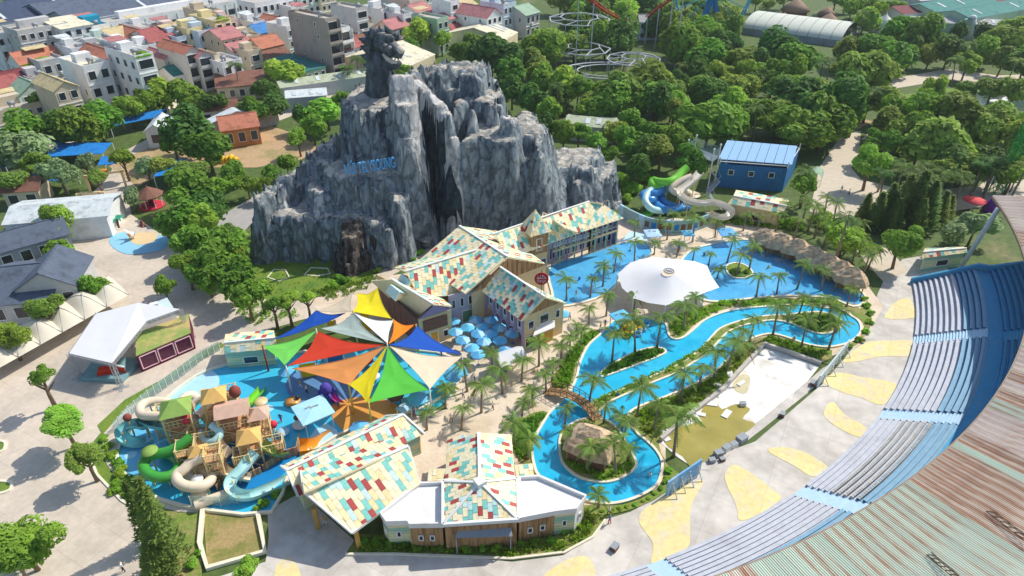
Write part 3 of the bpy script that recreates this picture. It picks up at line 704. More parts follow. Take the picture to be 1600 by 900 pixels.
PALE = PALE.astype(int) + 2 * CLEFT_SHADE
mount = thing('rock_mountain', 'tall artificial blue grey rock mountain with sheer fluted cliffs', 'mountain', mo)
grid_mesh(X, Y, Z, pale=PALE).build('cliff', [m_rock, rock_mat('pale_rib_rock', S(206, 206, 204), S(212, 206, 196), S(160, 164, 166)), rock_mat('cleft_shade_rock', S(70, 84, 92), S(120, 122, 120), S(40, 52, 60))], mount, org=mo)
# slide-like pale track down the shoulder
m_track = mat('pale_track', S(206, 200, 192), var=.1)
pth = smooth_path([G(632, 120, 30.2), G(648, 118, 29.8), G(664, 134, 28.4), G(680, 152, 26.6), G(690, 162, 25.6), G(684, 160, 25.9), G(672, 148, 27), G(656, 130, 28.9)], 4)
MB().tube(pth, .5, 6, arc=(PI, 2 * PI)).build('track', m_track, mount, org=mo)
# lettering on the middle terrace
tx = bpy.data.curves.new('terrace_lettering', 'FONT'); tx.body = 'NÚI TELYSOUNG'; tx.size = 2.8; tx.extrude = .2; tx.space_character = 1.0; tx.align_x = 'CENTER'
to = bpy.data.objects.new('terrace_lettering', tx); col.objects.link(to)
pl, pr_ = G(543, 264, 17.0), G(620, 252, 17.0)
to.location = (pl + pr_) / 2 + Vector((0, -2.2, -.2)); to.rotation_euler = (PI / 2, 0, math.atan2(pr_.y - pl.y, pr_.x - pl.x))
dg = bpy.context.evaluated_depsgraph_get()
me = bpy.data.meshes.new_from_object(to.evaluated_get(dg)); wdt = max(v.co.x for v in me.vertices) - min(v.co.x for v in me.vertices)
loc, rot = to.location.copy(), to.rotation_euler.copy()
bpy.data.objects.remove(to)
me.materials.clear(); me.materials.append(mat('letter_blue', S(90, 170, 225), var=.05))
lt = bpy.data.objects.new('lettering', me); col.objects.link(lt)
lt.location = loc - mo; lt.rotation_euler = rot; k = (pr_ - pl).length / wdt; lt.scale = (k, 1, 1); adopt(lt, mount)

# dark burnt-looking boulders at the foot
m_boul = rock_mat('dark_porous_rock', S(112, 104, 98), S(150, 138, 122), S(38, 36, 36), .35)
def boulder(name, label, poly, h, seed, m=m_boul, k=3.0, hole=.5):
    c = sum((G(x, y) for x, y in poly), Vector()) / len(poly); P = [G(x, y) for x, y in poly]
    ex = max((p - c).length for p in P) + 1.5
    gx = np.arange(c.x - ex, c.x + ex, .25); gy = np.arange(c.y - ex, c.y + ex, .25); X, Y = np.meshgrid(gx, gy)
    f = 1.4 * (vnoise(X * .6 + seed, Y * .6, 0) - .5) + 1.0 * (vnoise(X * 1.4, Y * 1.4 + seed, 1) - .5)
    d = poly_d(X, Y, [(p.x, p.y) for p in P]) + f
    Z = h * (.75 + .5 * vnoise(X * .35 + seed, Y * .35, 2)) - np.maximum(d + 2.0, 0) * k + .9 * (vnoise(X * 1.6, Y * 1.6 + seed, 3) - .5)
    Z -= np.where(vnoise(X * .9 + seed, Y * .9, 2) > .72, 1.6 * hole, 0)
    o = grid_mesh(X, Y, np.maximum(Z, 0)).build(name, m, org=c); return tag(o, label, 'rock')
boulder('boulder', 'dark porous boulder standing before the left cliff foot', [(524, 420), (530, 400), (560, 392), (598, 398), (602, 412), (580, 424), (548, 430)], 8.0, 1)
boulder('boulder', 'dark holed boulder below the right cliffs near the hall roof', [(820, 330), (832, 312), (858, 306), (878, 318), (872, 332), (845, 336)], 5.0, 7)
boulder('boulder', 'small grey boulder cluster beside the low rock wing', [(866, 322), (884, 312), (898, 318), (888, 328)], 2.5, 13, m_rock)
boulder('boulder', 'flat tan boulder ledge between the dark boulder and hall', [(604, 402), (622, 395), (640, 402), (628, 412)], 1.2, 23, rock_mat('tan_rock', S(190, 168, 140), S(200, 180, 150), S(130, 112, 92)))

# zig-zag stone steps out of the left cave
st = thing('stone_ramp', 'wavy grey stone ramp leaving the cave at the cliff foot', 'ramp', G(650, 385))
for dy, zz in ((0, .5), (6, 1.4)):
    mb = MB(); pts = [G(628 + i * 7, 372 + dy * .2 + i * 2.2 - dy, zz + 1.2 - i * .1 + (.45 if i % 2 else 0)) for i in range(7)]
    for a, b in zip(pts, pts[1:]): mb.slab([a, b, b + Vector((.6, 2.2, .1)), a + Vector((.6, 2.2, .1))], .35)
    mb.build('ramp_slab', m_rock, st, org=st.location)

# ---- dragon head on the summit
dbase = G(598, 148, 25.0)
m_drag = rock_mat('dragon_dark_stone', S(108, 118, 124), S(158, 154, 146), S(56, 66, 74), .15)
m_tooth = mat('pale_stone', S(206, 198, 184), var=.1)
dr = thing('dragon_statue', 'dark stone dragon head with spiked mane and open jaws on the summit', 'statue', dbase)
U = lambda px, py, dy=0.: (lambda y0: Vector(((px - 800) / FPX * ((y0) * _c + (CAMH - zz_(py, y0)) * _s), y0, zz_(py, y0))))(dbase.y + dy)
def zz_(py, y0):
    k = (450 - py) / FPX; return CAMH + y0 * (k * _c - _s) / (_c + k * _s)
mb = MB(); mb.tube([U(600, 156, 2), U(598, 142, 1), U(594, 126, .2), U(593, 112, 0), U(594, 98, 0), U(597, 84, 0), U(599, 74, 0)], [4.8, 3.6, 2.8, 2.5, 2.3, 2.0, 1.4], 12)
mb.build('neck', m_drag, dr, org=dbase)
mb = MB(); mb.tube([U(574, 62, 1.5), U(584, 64, .8), U(595, 66, 0), U(606, 72, -.8), U(615, 78, -1.4), U(623, 82, -1.6), U(630, 86, -1.6)], [.5, 1.5, 2.0, 1.8, 1.4, 1.2, .7], 12)
mb.blob(U(606, 60, -1.4), (1.3, .9, .8)); mb.blob(U(597, 57, -1), (1.2, 1, .8)); mb.build('skull', m_drag, dr, org=dbase)
mb = MB(); mb.tube([U(594, 88, 0), U(602, 96, -.8), U(611, 101, -1.4), U(620, 102, -1.6), U(626, 97, -1.6)], [1.3, 1.2, 1.0, .8, .4], 10); mb.build('lower_jaw', m_drag, dr, org=dbase)
mb = MB(); mb.blob(U(625, 78, -1.8), (1.0, 1.1, .8)); mb.build('nose', m_tooth, dr, org=dbase)
for i, (x, y) in enumerate(((612, 90), (617, 92), (622, 92), (609, 95), (616, 97), (622, 97))): MB().tube([U(x, y, -1.9), U(x + .5, y + (3 if i < 3 else -3), -1.9)], [.24, .03], 5).build('tooth', m_tooth, dr, org=dbase)
MB().tube([U(598, 84, -1.6), U(605, 91, -1.9), U(613, 97, -2.2), U(621, 98, -2.2)], [.3, .45, .4, .2], 6).build('lip', m_tooth, dr, org=dbase)
for (x, y) in ((602, 70), (609, 74)): MB().blob(U(x, y, -2.5), (.4, .3, .28), 7, 5).build('eye', mat('eye_grey', S(170, 166, 156)), dr, org=dbase)
for pts, r in (([(600, 60), (590, 50), (577, 44)], 1.0), ([(606, 60), (608, 48), (600, 39)], .9), ([(590, 60), (578, 54), (566, 50)], 1.2), ([(584, 68), (574, 64), (560, 60)], 1.3), ([(584, 78), (574, 76), (562, 72)], 1.3), ([(583, 90), (574, 90), (563, 86)], 1.2), ([(583, 102), (576, 103), (567, 100)], 1.0),
               ([(588, 56), (582, 46), (584, 38)], .9), ([(610, 64), (620, 54), (624, 47)], .8), ([(598, 56), (596, 46), (592, 38)], .9), ([(612, 66), (618, 60), (628, 58)], .7), ([(582, 114), (576, 116), (570, 114)], .9), ([(606, 104), (612, 110), (616, 116)], .7)):
    MB().tube([U(x, y, i * .3 - .4) for i, (x, y) in enumerate(pts)], [r, r * .75, .05], 6).build('horn' if pts[0][1] < 64 else 'mane_spike', m_drag, dr, org=dbase)
# ================================================================ VEGETATION PROTOTYPES
leafM = {k: mat('leaf_' + k, S(*c), rough=.65, var=.3, scale=1.3, rnd=.24, transl=.42, spec=.25) for k, c in dict(
    mid=(130, 168, 60), bright=(152, 188, 70), dark=(98, 138, 60), olive=(150, 174, 76), grey=(160, 186, 130), conifer=(134, 160, 82), palm=(128, 158, 70), palmdark=(102, 138, 62), yellow=(208, 192, 60), pink=(206, 130, 180), shrub=(148, 190, 62)).items()}
barkM = mat('bark', S(122, 104, 86), var=.25, scale=4, bump=.03)
palmbarkM = mat('palm_bark', S(142, 128, 110), var=.2, scale=5, bump=.02)
def crown_mb(seed, n, leaf, lobes=12, flat=.8, core=True, lobr=(.3, .46), spread=.62):
    r = random.Random(seed); mb = MB(); L = []
    for i in range(lobes):
        while 1:
            p = Vector((r.uniform(-1, 1), r.uniform(-1, 1), r.uniform(-1, 1)))
            if .15 < p.length < 1: break
        p = p * spread; p.z *= flat
        if p.z < 0: p.z *= .7
        L.append((p * r.uniform(.8, 1.25), r.uniform(lobr[0] * .7, lobr[1] * 1.08)))
    if core:
        for p, q in L: mb.blob(p * .85, q * .74, 6, 4, 0, .18, r)
    for i in range(n):
        p, q = L[r.randrange(lobes)]
        while 1:
            d = Vector((r.gauss(0, 1), r.gauss(0, 1), r.gauss(0, 1)))
            if d.length > .1: break
        d.normalize()
        if d.z < -.5 and r.random() < .6: d.z = -d.z
        c = p + d * q * r.uniform(.84, 1.12)
        if any((c - p2).length < q2 * .62 for p2, q2 in L): continue
        nrm = (d + Vector((r.uniform(-.7, .7), r.uniform(-.7, .7), r.uniform(-.3, .9)))).normalized()
        t = nrm.cross(Vector((r.uniform(-1, 1), r.uniform(-1, 1), r.uniform(-1, 1)))).normalized(); b = nrm.cross(t)
        s = leaf * r.uniform(.65, 1.35)
        mb.add([c - t * s, c - b * s * .55 + nrm * s * .15, c + t * s, c + b * s * .55 + nrm * s * .15], [(0, 1, 2), (0, 2, 3)])
    return mb
def trunk_mb(h, r0, seed, limbs=4, spread=.5):
    r = random.Random(seed); mb = MB()
    P = [(0, 0, 0), (r.uniform(-.03, .03) * h, r.uniform(-.03, .03) * h, h * .45), (r.uniform(-.06, .06) * h, r.uniform(-.06, .06) * h, h)]
    mb.tube([Vector(p) for p in P], [r0, r0 * .75, r0 * .4], 7)
    for i in range(limbs):
        a = 2 * PI * i / limbs + r.uniform(-.4, .4); b = Vector(P[1]).lerp(Vector(P[2]), r.uniform(0, .7))
        mb.tube([b, b + Vector((math.cos(a) * spread * .5, math.sin(a) * spread * .5, h * .16)), b + Vector((math.cos(a) * spread, math.sin(a) * spread, h * .34))], [r0 * .5, r0 * .35, r0 * .12], 5)
    return mb
# crowns: unit radius, centred; [low detail], [high detail]
CR = {}
for k, nvar in dict(mid=3, bright=3, dark=3, olive=2, grey=2, yellow=1, pink=1).items():
    CR[k] = [crown_mb(10 + 7 * i + len(k) * 3, 1700, .125, 13 + i).mesh('crown', leafM[k]) for i in range(nvar)]
    if k in ('mid', 'bright', 'dark', 'olive'): CR[k + '_hi'] = [crown_mb(90 + 5 * i + len(k), 5200, .068, 17 + i, lobr=(.24, .38), spread=.68).mesh('crown', leafM[k]) for i in range(2)]
CR['airy'] = [crown_mb(60 + i, 1900, .085, 14, core=False, lobr=(.2, .36), spread=.7).mesh('crown', leafM['mid']) for i in range(2)]
CR['airygrey'] = [crown_mb(70 + i, 1500, .09, 12, core=False, lobr=(.2, .36), spread=.7).mesh('crown', leafM['grey']) for i in range(2)]
CR['bush'] = [crown_mb(50 + i, 800, .17, 8, .6).mesh('crown', leafM['shrub']) for i in range(3)]
CR['bushdark'] = [crown_mb(55 + i, 800, .17, 8, .6).mesh('crown', leafM['mid']) for i in range(2)]
TRK = [trunk_mb(1.0, .055, i, 4, .28).mesh('trunk', barkM) for i in range(3)]     # unit height
def conifer_mb(seed, n=1500):
    r = random.Random(seed); mb = MB()
    mb.lathe([(.17, .12), (.14, .4), (.08, .75), (.01, 1.0)], 7)
    for i in range(n):
        z = r.random() ** 1.25; rr = (.33 * (1 - z) ** .8 + .03) * r.uniform(.65, 1.12) * (1 + .12 * math.sin(z * 34)); a = r.uniform(0, 2 * PI)
        c = Vector((rr * math.cos(a), rr * math.sin(a), .06 + z * .94)); o = Vector((math.cos(a), math.sin(a), .35)).normalized()
        t = (o + Vector((r.uniform(-.4, .4), r.uniform(-.4, .4), r.uniform(-.5, .2)))).normalized(); b = t.cross(Vector((0, 0, 1))).normalized(); s = .045 * r.uniform(.7, 1.4)
        mb.add([c - t * s, c - b * s * .5, c + t * s * 1.2, c + b * s * .5], [(0, 1, 2), (0, 2, 3)])
    return mb
CR['conifer'] = [conifer_mb(i).mesh('crown', leafM['conifer']) for i in range(3)]
rt = random.Random(77)
def tree(cx, cy, rp, kind='mid', zc=None, hi=False, name=None, flat=None):
    """crown centre seen at (cx, cy), crown radius rp photo pixels"""
    zc = zc or 5.0
    p = G(cx, cy, zc); rc = rp / PPM(p)
    for _ in range(2):
        zc2 = max(rc * .9 + .5, zc); p = G(cx, cy, zc2); rc = rp / PPM(p)
    zc = zc2
    t = thing(name or ('tree' if kind not in ('pink', 'yellow') else 'flowering_tree'), None, 'tree', (p.x, p.y, 0), rt.uniform(0, 6.28))
    key = kind + '_hi' if hi and kind + '_hi' in CR else kind
    inst('crown', rt.choice(CR[key]), t, (0, 0, zc), (rt.uniform(-.25, .25), rt.uniform(-.25, .25), 0), (rc * rt.uniform(.9, 1.25), rc * rt.uniform(.8, 1.1), rc * (flat or rt.uniform(.75, 1.1))))
    inst('trunk', rt.choice(TRK), t, (0, 0, 0), None, (zc * 1.0, zc * 1.0, zc))
    return t
def bush(cx, cy, rp, kind='bush', h=.75, name='shrub'):
    p = G(cx, cy, 0); rc = rp / PPM(p)
    o = inst(name, rt.choice(CR[kind]), None, (p.x, p.y, rc * .45), (0, 0, rt.uniform(0, 6.28)), (rc, rc, rc * h)); tag(o, None, 'shrub'); return o
def conifer(bx, by, ty, wide=.68):
    h = HT(bx, by, ty); p = G(bx, by)
    t = thing('conifer_tree', None, 'tree', p, rt.uniform(0, 6.28))
    inst('crown', rt.choice(CR['conifer']), t, (0, 0, h * .06), None, (h * wide, h * wide, h * .94))
    MB().tube([Vector((0, 0, 0)), Vector((0, 0, h * .5))], [h * .022, h * .014], 6).build('trunk', barkM, t); return t
# ---- palms: fronds are parts
def frond_mb(seed, L=1.0, droop=.55, lift=.5, nseg=9, lw=.2, m=None):
    r = random.Random(seed); mb = MB(); P = []
    for i in range(nseg + 1):
        t = i / nseg; P.append(Vector((L * (t * .95 - .12 * t * t * droop), 0, L * (lift * t - (lift * .55 + droop) * t * t))))
    for i in range(nseg):
        a, b = P[i], P[i + 1]; w = .018 * (1 - i / nseg) + .006
        mb.add([a + Vector((0, -w, 0)), b + Vector((0, -w, 0)), b + Vector((0, w, 0)), a + Vector((0, w, 0))], [(0, 1, 2, 3)])
        if i == 0: continue
        for sd in (-1, 1):
            for q in (0, .5):
                c = a.lerp(b, q); t = (i + q) / nseg; ll = lw * math.sin(PI * min(1, t * .86 + .12)) * r.uniform(.85, 1.15); hw = L / nseg * .2
                tip = c + Vector((ll * .55, sd * ll, -ll * r.uniform(.3, .7)))
                mb.add([c + Vector((-hw, 0, 0)), c + Vector((hw, 0, 0)), tip + Vector((hw * .5, 0, 0)), tip - Vector((hw * .3, 0, 0))], [(0, 1, 2, 3)])
    return mb
FR = [frond_mb(i, 1, .35 + .18 * (i % 3), .75 - .3 * (i % 3)).mesh('frond', leafM['palm']) for i in range(3)]
FRD = [frond_mb(9 + i, 1, .4 + .18 * (i % 3), .7 - .3 * (i % 3)).mesh('frond', leafM['palmdark']) for i in range(3)]
DEAD = frond_mb(5, 1, 1.1, .05).mesh('frond', mat('dead_frond', S(160, 132, 84), var=.2))
def palm_crown_mesh(mats, seed, n=15):
    r = random.Random(seed); mb = MB()
    for i in range(n):
        k = i % 3; f = frond_mb(seed * 31 + i, r.uniform(.8, 1.05), .35 + .2 * k, .8 - .35 * k, 6, .24)
        a = i * 2.399; c, s = math.cos(a), math.sin(a)
        mb.add([(x * c - y * s, x * s + y * c, z) for x, y, z in f.v], f.f)
    return mb.mesh('crown', mats)
PC = [palm_crown_mesh(leafM['palm'], 3), palm_crown_mesh(leafM['palm'], 4), palm_crown_mesh(leafM['palmdark'], 5), palm_crown_mesh(leafM['palmdark'], 6)]
def palm(bx, by, ty, fl=None, near=True, nf=13, dark=False, lean=None):
    """stands at (bx, by); crown heart at photo row ty; fl frond length in metres"""
    h = HT(bx, by, ty); p = G(bx, by); fl = fl or max(1.8, h * .5) * rt.uniform(.82, 1.18); nf += rt.randrange(-2, 3)
    t = thing('palm_tree', None, 'palm tree', p, rt.uniform(0, 6.28))
    lx = (lean if lean is not None else rt.uniform(-.13, .13)) * h; ly = rt.uniform(-.1, .1) * h
    top = Vector((lx, ly, h)); w = .10 + .012 * h
    MB().tube([Vector((0, 0, 0)), Vector((lx * .2, ly * .2, h * .3)), Vector((lx * .55, ly * .55, h * .65)), top], [w * 1.35, w, w * .85, w * .7], 7).build('trunk', palmbarkM, t)
    if near:
        for i in range(nf):
            k = i % 3
            inst('frond', DEAD if i == nf - 1 and rt.random() < .6 else (FRD if dark else FR)[k], t, top, (rt.uniform(-.12, .12), rt.uniform(-.15, .15), i * 2.399 + rt.uniform(-.2, .2)), fl * rt.uniform(.82, 1.12))
    else:
        inst('crown', PC[(2 if dark else 0) + rt.randrange(2)], t, top, (0, 0, rt.uniform(0, 6)), fl)
    return t
def cover(name, label, pts, n, s, kind='shrub', z=.1, seed=1, parent=None):
    """low planting that reads as one mass"""
    P = px_poly(pts); xs = [p.x for p in P]; ys = [p.y for p in P]; r = random.Random(seed); mb = MB(); k = 0; tries = 0
    PP = [(p.x, p.y) for p in P]
    def inside(x, y):
        c = False
        for i in range(len(PP)):
            a, b = PP[i], PP[(i + 1) % len(PP)]
            if (a[1] > y) != (b[1] > y) and x < (b[0] - a[0]) * (y - a[1]) / (b[1] - a[1]) + a[0]: c = not c
        return c
    while k < n and tries < n * 20:
        tries += 1; x, y = r.uniform(min(xs), max(xs)), r.uniform(min(ys), max(ys))
        if not inside(x, y): continue
        k += 1; c = Vector((x, y, z)); h = s * r.uniform(.5, 1.5)
        for j in range(7):
            d = Vector((r.gauss(0, .6), r.gauss(0, .6), r.uniform(.4, 1))).normalized(); b = d.cross(Vector((r.uniform(-1, 1), r.uniform(-1, 1), .2))).normalized()
            e = c + d * h; mb.add([c + d * h * .15, c + d * h * .6 - b * h * .22, e, c + d * h * .6 + b * h * .22], [(0, 1, 2), (0, 2, 3)])
    o = mb.build(name, leafM[kind], parent, org=V3(P[0], 0) if parent is None else None); tag(o, label, 'planting', kind='stuff'); return o
# ================================================================ TILED BUILDINGS
tileC = dict(cream=(242, 230, 192), straw=(240, 220, 166), teal=(128, 198, 186), red=(178, 76, 72), sky=(196, 222, 218))
tileM = {k: mat('tile_' + k, S(*c), rough=.55, var=.12, scale=3, rnd=.09, bump=.01, bscale=9) for k, c in tileC.items()}
m_roofbase = mat('roof_cream_base', S(236, 222, 180), var=.06)
m_trim = mat('white_trim', S(228, 230, 226), var=.05)
m_wood = mat('plank_wood', S(176, 142, 100), c2=S(140, 108, 74), c2at=(.45, .6), scale2=.8, var=.15, scale=4, stretch=(3, 3, .3))
m_beige = mat('beige_wall', S(214, 194, 148), var=.06)
m_purple = mat('mauve_wall', S(152, 136, 168), var=.08)
m_lilac = mat('lilac_wall', S(192, 184, 196), var=.06)
m_teal = mat('teal_wall', S(150, 190, 170), c2=S(226, 216, 170), c2at=(.49, .52), scale2=.9, stretch=(.05, .05, 3), var=.05)
m_win = mat('dark_glass', S(44, 52, 62), rough=.12, var=.1, spec=.6)
m_brown = mat('brown_fascia', S(120, 86, 72), var=.1)
m_white = mat('white_render', S(226, 225, 222), c2=S(204, 200, 192), c2at=(.55, .75), scale2=.3, var=.04)
m_grey = mat('grey_metal', S(150, 156, 162), rough=.45, var=.06)
_tilemesh = {}
def in_poly(u, v, P):
    c = False
    for i in range(len(P)):
        a, b = P[i], P[(i + 1) % len(P)]
        if (a[1] > v) != (b[1] > v) and u < (b[0] - a[0]) * (v - a[1]) / (b[1] - a[1]) + a[0]: c = not c
    return c
_ntile = {}
def planar(P):
    """bring every corner onto the plane of the last two (ridge) and the first (eave), along its line of sight"""
    a, b, c = P[-1], P[-2], P[0]; n = (b - a).cross(c - a).normalized(); cam_p = Vector((0, 0, CAMH)); out = []
    for p in P:
        d = p - cam_p; k = d.dot(n)
        out.append(cam_p + d * ((a - cam_p).dot(n) / k) if abs(k) > 1e-6 else p)
    return out
def tiled(parent, org, pts, seed, tw=.6, tl=1.2, cols=(.52, .26, .15, .07), name='roof', thick=.22, mx=300):
    """one roof slope; the tiles lie on it as sub-parts"""
    P = planar([Vector(p) for p in pts])
    base = MB().slab(P, thick).build(name, m_roofbase, parent, org=org)
    u = (P[1] - P[0]).normalized(); n = Vector((0, 0, 0))
    for i in range(len(P)): n += P[i].cross(P[(i + 1) % len(P)])
    n.normalize()
    if n.z < 0: n = -n
    v = n.cross(u).normalized(); Q = [((p - P[0]).dot(u), (p - P[0]).dot(v)) for p in P]
    u0, u1 = min(q[0] for q in Q), max(q[0] for q in Q); v0, v1 = min(q[1] for q in Q), max(q[1] for q in Q)
    rot = Matrix((u, v, n)).transposed().to_euler(); r = random.Random(seed)
    ncol = max(1, round((u1 - u0) / tw)); tw = (u1 - u0) / ncol
    names = ('cream', 'teal', 'red', 'sky', 'straw'); rest = MB(); e = .03
    small = tw < .58
    reds = []
    for i in range(ncol):
        vv = v0 - (i % 3) * tl / 3 - tl; prev = None; old, reds = reds, []
        while vv < v1:
            uc, a_, b_ = u0 + (i + .5) * tw, vv, vv + tl
            ok = lambda t: in_poly(uc - tw / 2 + e, t, Q) and in_poly(uc + tw / 2 - e, t, Q)
            c = r.choices(names, (cols[0] * .66, cols[1] * 1.35, cols[2] * 1.35, cols[3] * 1.4, cols[0] * .34))[0]
            if c == prev and c != 'cream': c = 'cream'
            if c == 'red' and any(abs(vv - q) < tl * .9 for q in old): c = r.choice(('teal', 'cream', 'straw'))
            if c == 'red': reds.append(vv)
            prev = c
            # trim a tile that runs over the eave or ridge
            ts = [a_ + e + (b_ - a_ - 2 * e) * k / 8 for k in range(9)]; on = [t for t in ts if ok(t)]
            vv += tl
            if len(on) < 3: continue
            full = len(on) == 9
            vc, ln = (on[0] + on[-1]) / 2, on[-1] - on[0] + 2 * e
            a, b = tw / 2 - .012, ln / 2 - .012
            vs = [(-a, -b, 0), (a, -b, 0), (a, b, 0), (-a, b, 0), (-a, -b, .07), (a, -b, .07), (a, b, .03), (-a, b, .03)]
            fs = [(4, 5, 6, 7), (0, 1, 5, 4), (1, 2, 6, 5), (2, 3, 7, 6), (3, 0, 4, 7)]
            cn = _ntile.get(parent.name, 0); loc = P[0] + u * uc + v * vc + n * .006 - Vector(org)
            if cn < 300 and full and not (small and c in ('cream', 'straw')):
                key = (c, round(tw, 3), tl)
                if key not in _tilemesh: _tilemesh[key] = MB().add(vs, fs).mesh('roof_tile', tileM[c])
                inst('roof_tile', _tilemesh[key], base, loc, rot); _ntile[parent.name] = cn + 1
            else:
                rest.add([loc + u * x + v * y + n * z for x, y, z in vs], fs, names.index(c))
    if rest.v: rest.build('roof_tiles', [tileM[k] for k in names], base, kind='stuff')
    return base
def ridge_cap(parent, org, a, b, w=.35, m=None):
    MB().bar(Vector(a) + Vector((0, 0, .08)), Vector(b) + Vector((0, 0, .08)), w, .14).build('ridge_cap', m or m_trim, parent, org=org)
def wall(parent, org, a, b, z0, z1, m, name='wall', t=.2, z1b=None):
    a, b = Vector(a), Vector(b); d = (b - a); d.z = 0; n = Vector((d.y, -d.x, 0)).normalized() * t
    zb = z1 if z1b is None else z1b
    q = [V3(a, z0), V3(b, z0), V3(b, zb), V3(a, z1)]
    vs = q + [p - n for p in q]
    return MB().add(vs, [(0, 1, 2, 3), (7, 6, 5, 4), (0, 4, 5, 1), (1, 5, 6, 2), (2, 6, 7, 3), (3, 7, 4, 0)]).build(name, m, parent, org=org)
def opening(parent, org, a, b, t0, t1, z0, z1, m=None, name='window', frame=m_trim):
    """window on wall a-b between fractions t0..t1, with a pane and a frame"""
    a, b = V3(a, 0), V3(b, 0); d = b - a; n = Vector((d.y, -d.x, 0)).normalized()
    p, q = a + d * t0, a + d * t1
    w = MB()
    for s, e in ((V3(p, z0), V3(q, z0)), (V3(p, z1), V3(q, z1)), (V3(p, z0), V3(p, z1)), (V3(q, z0), V3(q, z1))): w.bar(s + n * .05, e + n * .05, .12)
    f = w.build(name, frame, parent, org=org)
    MB().add([V3(p, z0) + n * .03, V3(q, z0) + n * .03, V3(q, z1) + n * .03, V3(p, z1) + n * .03], [(0, 1, 2, 3)]).build('pane', m or m_win, f, org=org)
    return f
def planks(parent, org, a, b, z0, z1f, n, m=m_wood, name='plank'):
    a, b = V3(a, 0), V3(b, 0); d = (b - a) / n; nn = Vector((d.y, -d.x, 0)).normalized()
    for i in range(n):
        p, q = a + d * (i + .06), a + d * (i + .94); za, zb = z1f(i / n), z1f((i + 1) / n); o = .05 + .02 * (i % 2)
        vs = [V3(p, z0) + nn * o, V3(q, z0) + nn * o, V3(q, zb) + nn * o, V3(p, za) + nn * o, V3(p, z0), V3(q, z0), V3(q, zb), V3(p, za)]
        MB().add(vs, [(0, 1, 2, 3), (0, 4, 5, 1), (1, 5, 6, 2), (2, 6, 7, 3), (3, 7, 4, 0)]).build(name, m, parent, org=org)
def post(parent, org, p, z1, r=.14, m=m_purple, name='post', z0=0):
    MB().box((p[0], p[1], z0), (2 * r, 2 * r, z1 - z0)).build(name, m, parent, org=org)

# ---- great hall by the wave pool: four gabled wings and a tower
ho = G(760, 480); hall = thing('tiled_hall', 'large two storey hall with patchwork cream, teal and red roofs beside wave pool', 'building', ho)
ZE, ZR = 6.6, 10.6
# west wing: long ridge running down to the right
W1, W2 = G(718, 353, ZR), G(793, 401, ZR)
w1e, w2e = G(649, 411, ZE), G(727, 459, ZE)
tiled(hall, ho, [w1e, w2e + (W2 - W2), W2, W1], 1, mx=150)
bx1, bx2 = W1 + (W1 - w1e) * .95, W2 + (W2 - w2e) * .95
bx1.z = bx2.z = ZE
tiled(hall, ho, [bx2, bx1, W1, W2], 2, mx=120)
ridge_cap(hall, ho, W1, W2)
# near wing crossing it, ridge seen from (634,424) to (744,392)
R1, R2 = G(634, 424, 9.9), G(744, 391, 9.9)
e1, e2 = G(650, 457, 6.4), G(728, 460, 6.4)
tiled(hall, ho, [G(655, 466, 6.3), G(727, 460, 6.3), G(768, 415, 9.0), R2, R1], 3, mx=140)
tiled(hall, ho, [R2, R1, R1 + Vector((-3, 6.5, -3.2)), R2 + Vector((-3, 6.5, -3.2))], 4, mx=100)
ridge_cap(hall, ho, R1, R2)
# south-west gable above the sails
S1, S2 = G(612, 436, 8.6), G(677, 475, 8.6)
tiled(hall, ho, [G(581, 438, 5.6), G(647, 500, 5.4), S2, S1], 5, mx=110)
tiled(hall, ho, [G(706, 478, 5.8), G(655, 440, 5.8), S1, S2], 6, mx=80)
ridge_cap(hall, ho, S1, S2)
# little dormers on that slope
for (x, y) in ((634, 441), (616, 458)):
    p = G(x, y, 8.2); mb = MB(); mb.slab([p + Vector((-1.6, 1.2, -.6)), p + Vector((.2, -1.2, -.6)), p + Vector((.9, -.4, .5)), p + Vector((-.9, 1.8, .5))], .12).slab([p + Vector((1.9, .6, -.5)), p + Vector((0, 2.6, -.5)), p + Vector((-.9, 1.8, .5)), p + Vector((.9, -.4, .5))], .12)
    dm = mb.build('dormer_roof', tileM['sky'], hall, org=ho)
    MB().add([p + Vector((.2, -1.15, -.8)), p + Vector((1.85, .6, -.8)), p + Vector((.9, -.35, .45))], [(0, 1, 2)]).build('dormer_face', m_beige, dm, org=ho)
# east wing with the round sign
E1, E2 = G(781, 417, 9.2), G(852, 464, 9.2)
el1, el2 = G(743, 448, 5.9), G(815, 502, 5.9)
er2 = G(886, 474, 5.9); er1 = E1 + (E1 - el1); er1.z = 5.9
tiled(hall, ho, [el1, el2, E2, E1], 7, mx=120); tiled(hall, ho, [er2, er1, E1, E2], 8, mx=100); ridge_cap(hall, ho, E1, E2)
# rear wing over the water
N1, N2, N3 = G(770, 366, 10.4), G(841, 345, 10.4), G(921, 315, 10.4)
N4 = G(940, 317, 10.2)
ne1, ne2 = G(846, 386, 6.6), G(914, 361, 6.6)
tiled(hall, ho, [G(800, 402, 6.8), ne1, ne2, N3, N2, N1], 9, mx=150)
tiled(hall, ho, [G(975, 341, 6.6), N4, N3, ne2], 10, mx=60)
nb3 = N3 + (N3 - ne2); nb3.z = 6.6; nb1 = N1 + (N3 - ne2); nb1.z = 6.6
tiled(hall, ho, [nb3, nb1, N1, N3], 11, mx=60); ridge_cap(hall, ho, N1, N3)
MB().slab([N3, N4, N4 + Vector((2, 4, -3.6)), N3 + Vector((-1, 5, -3.6))], .2).build('hip_roof', m_roofbase, hall, org=ho)
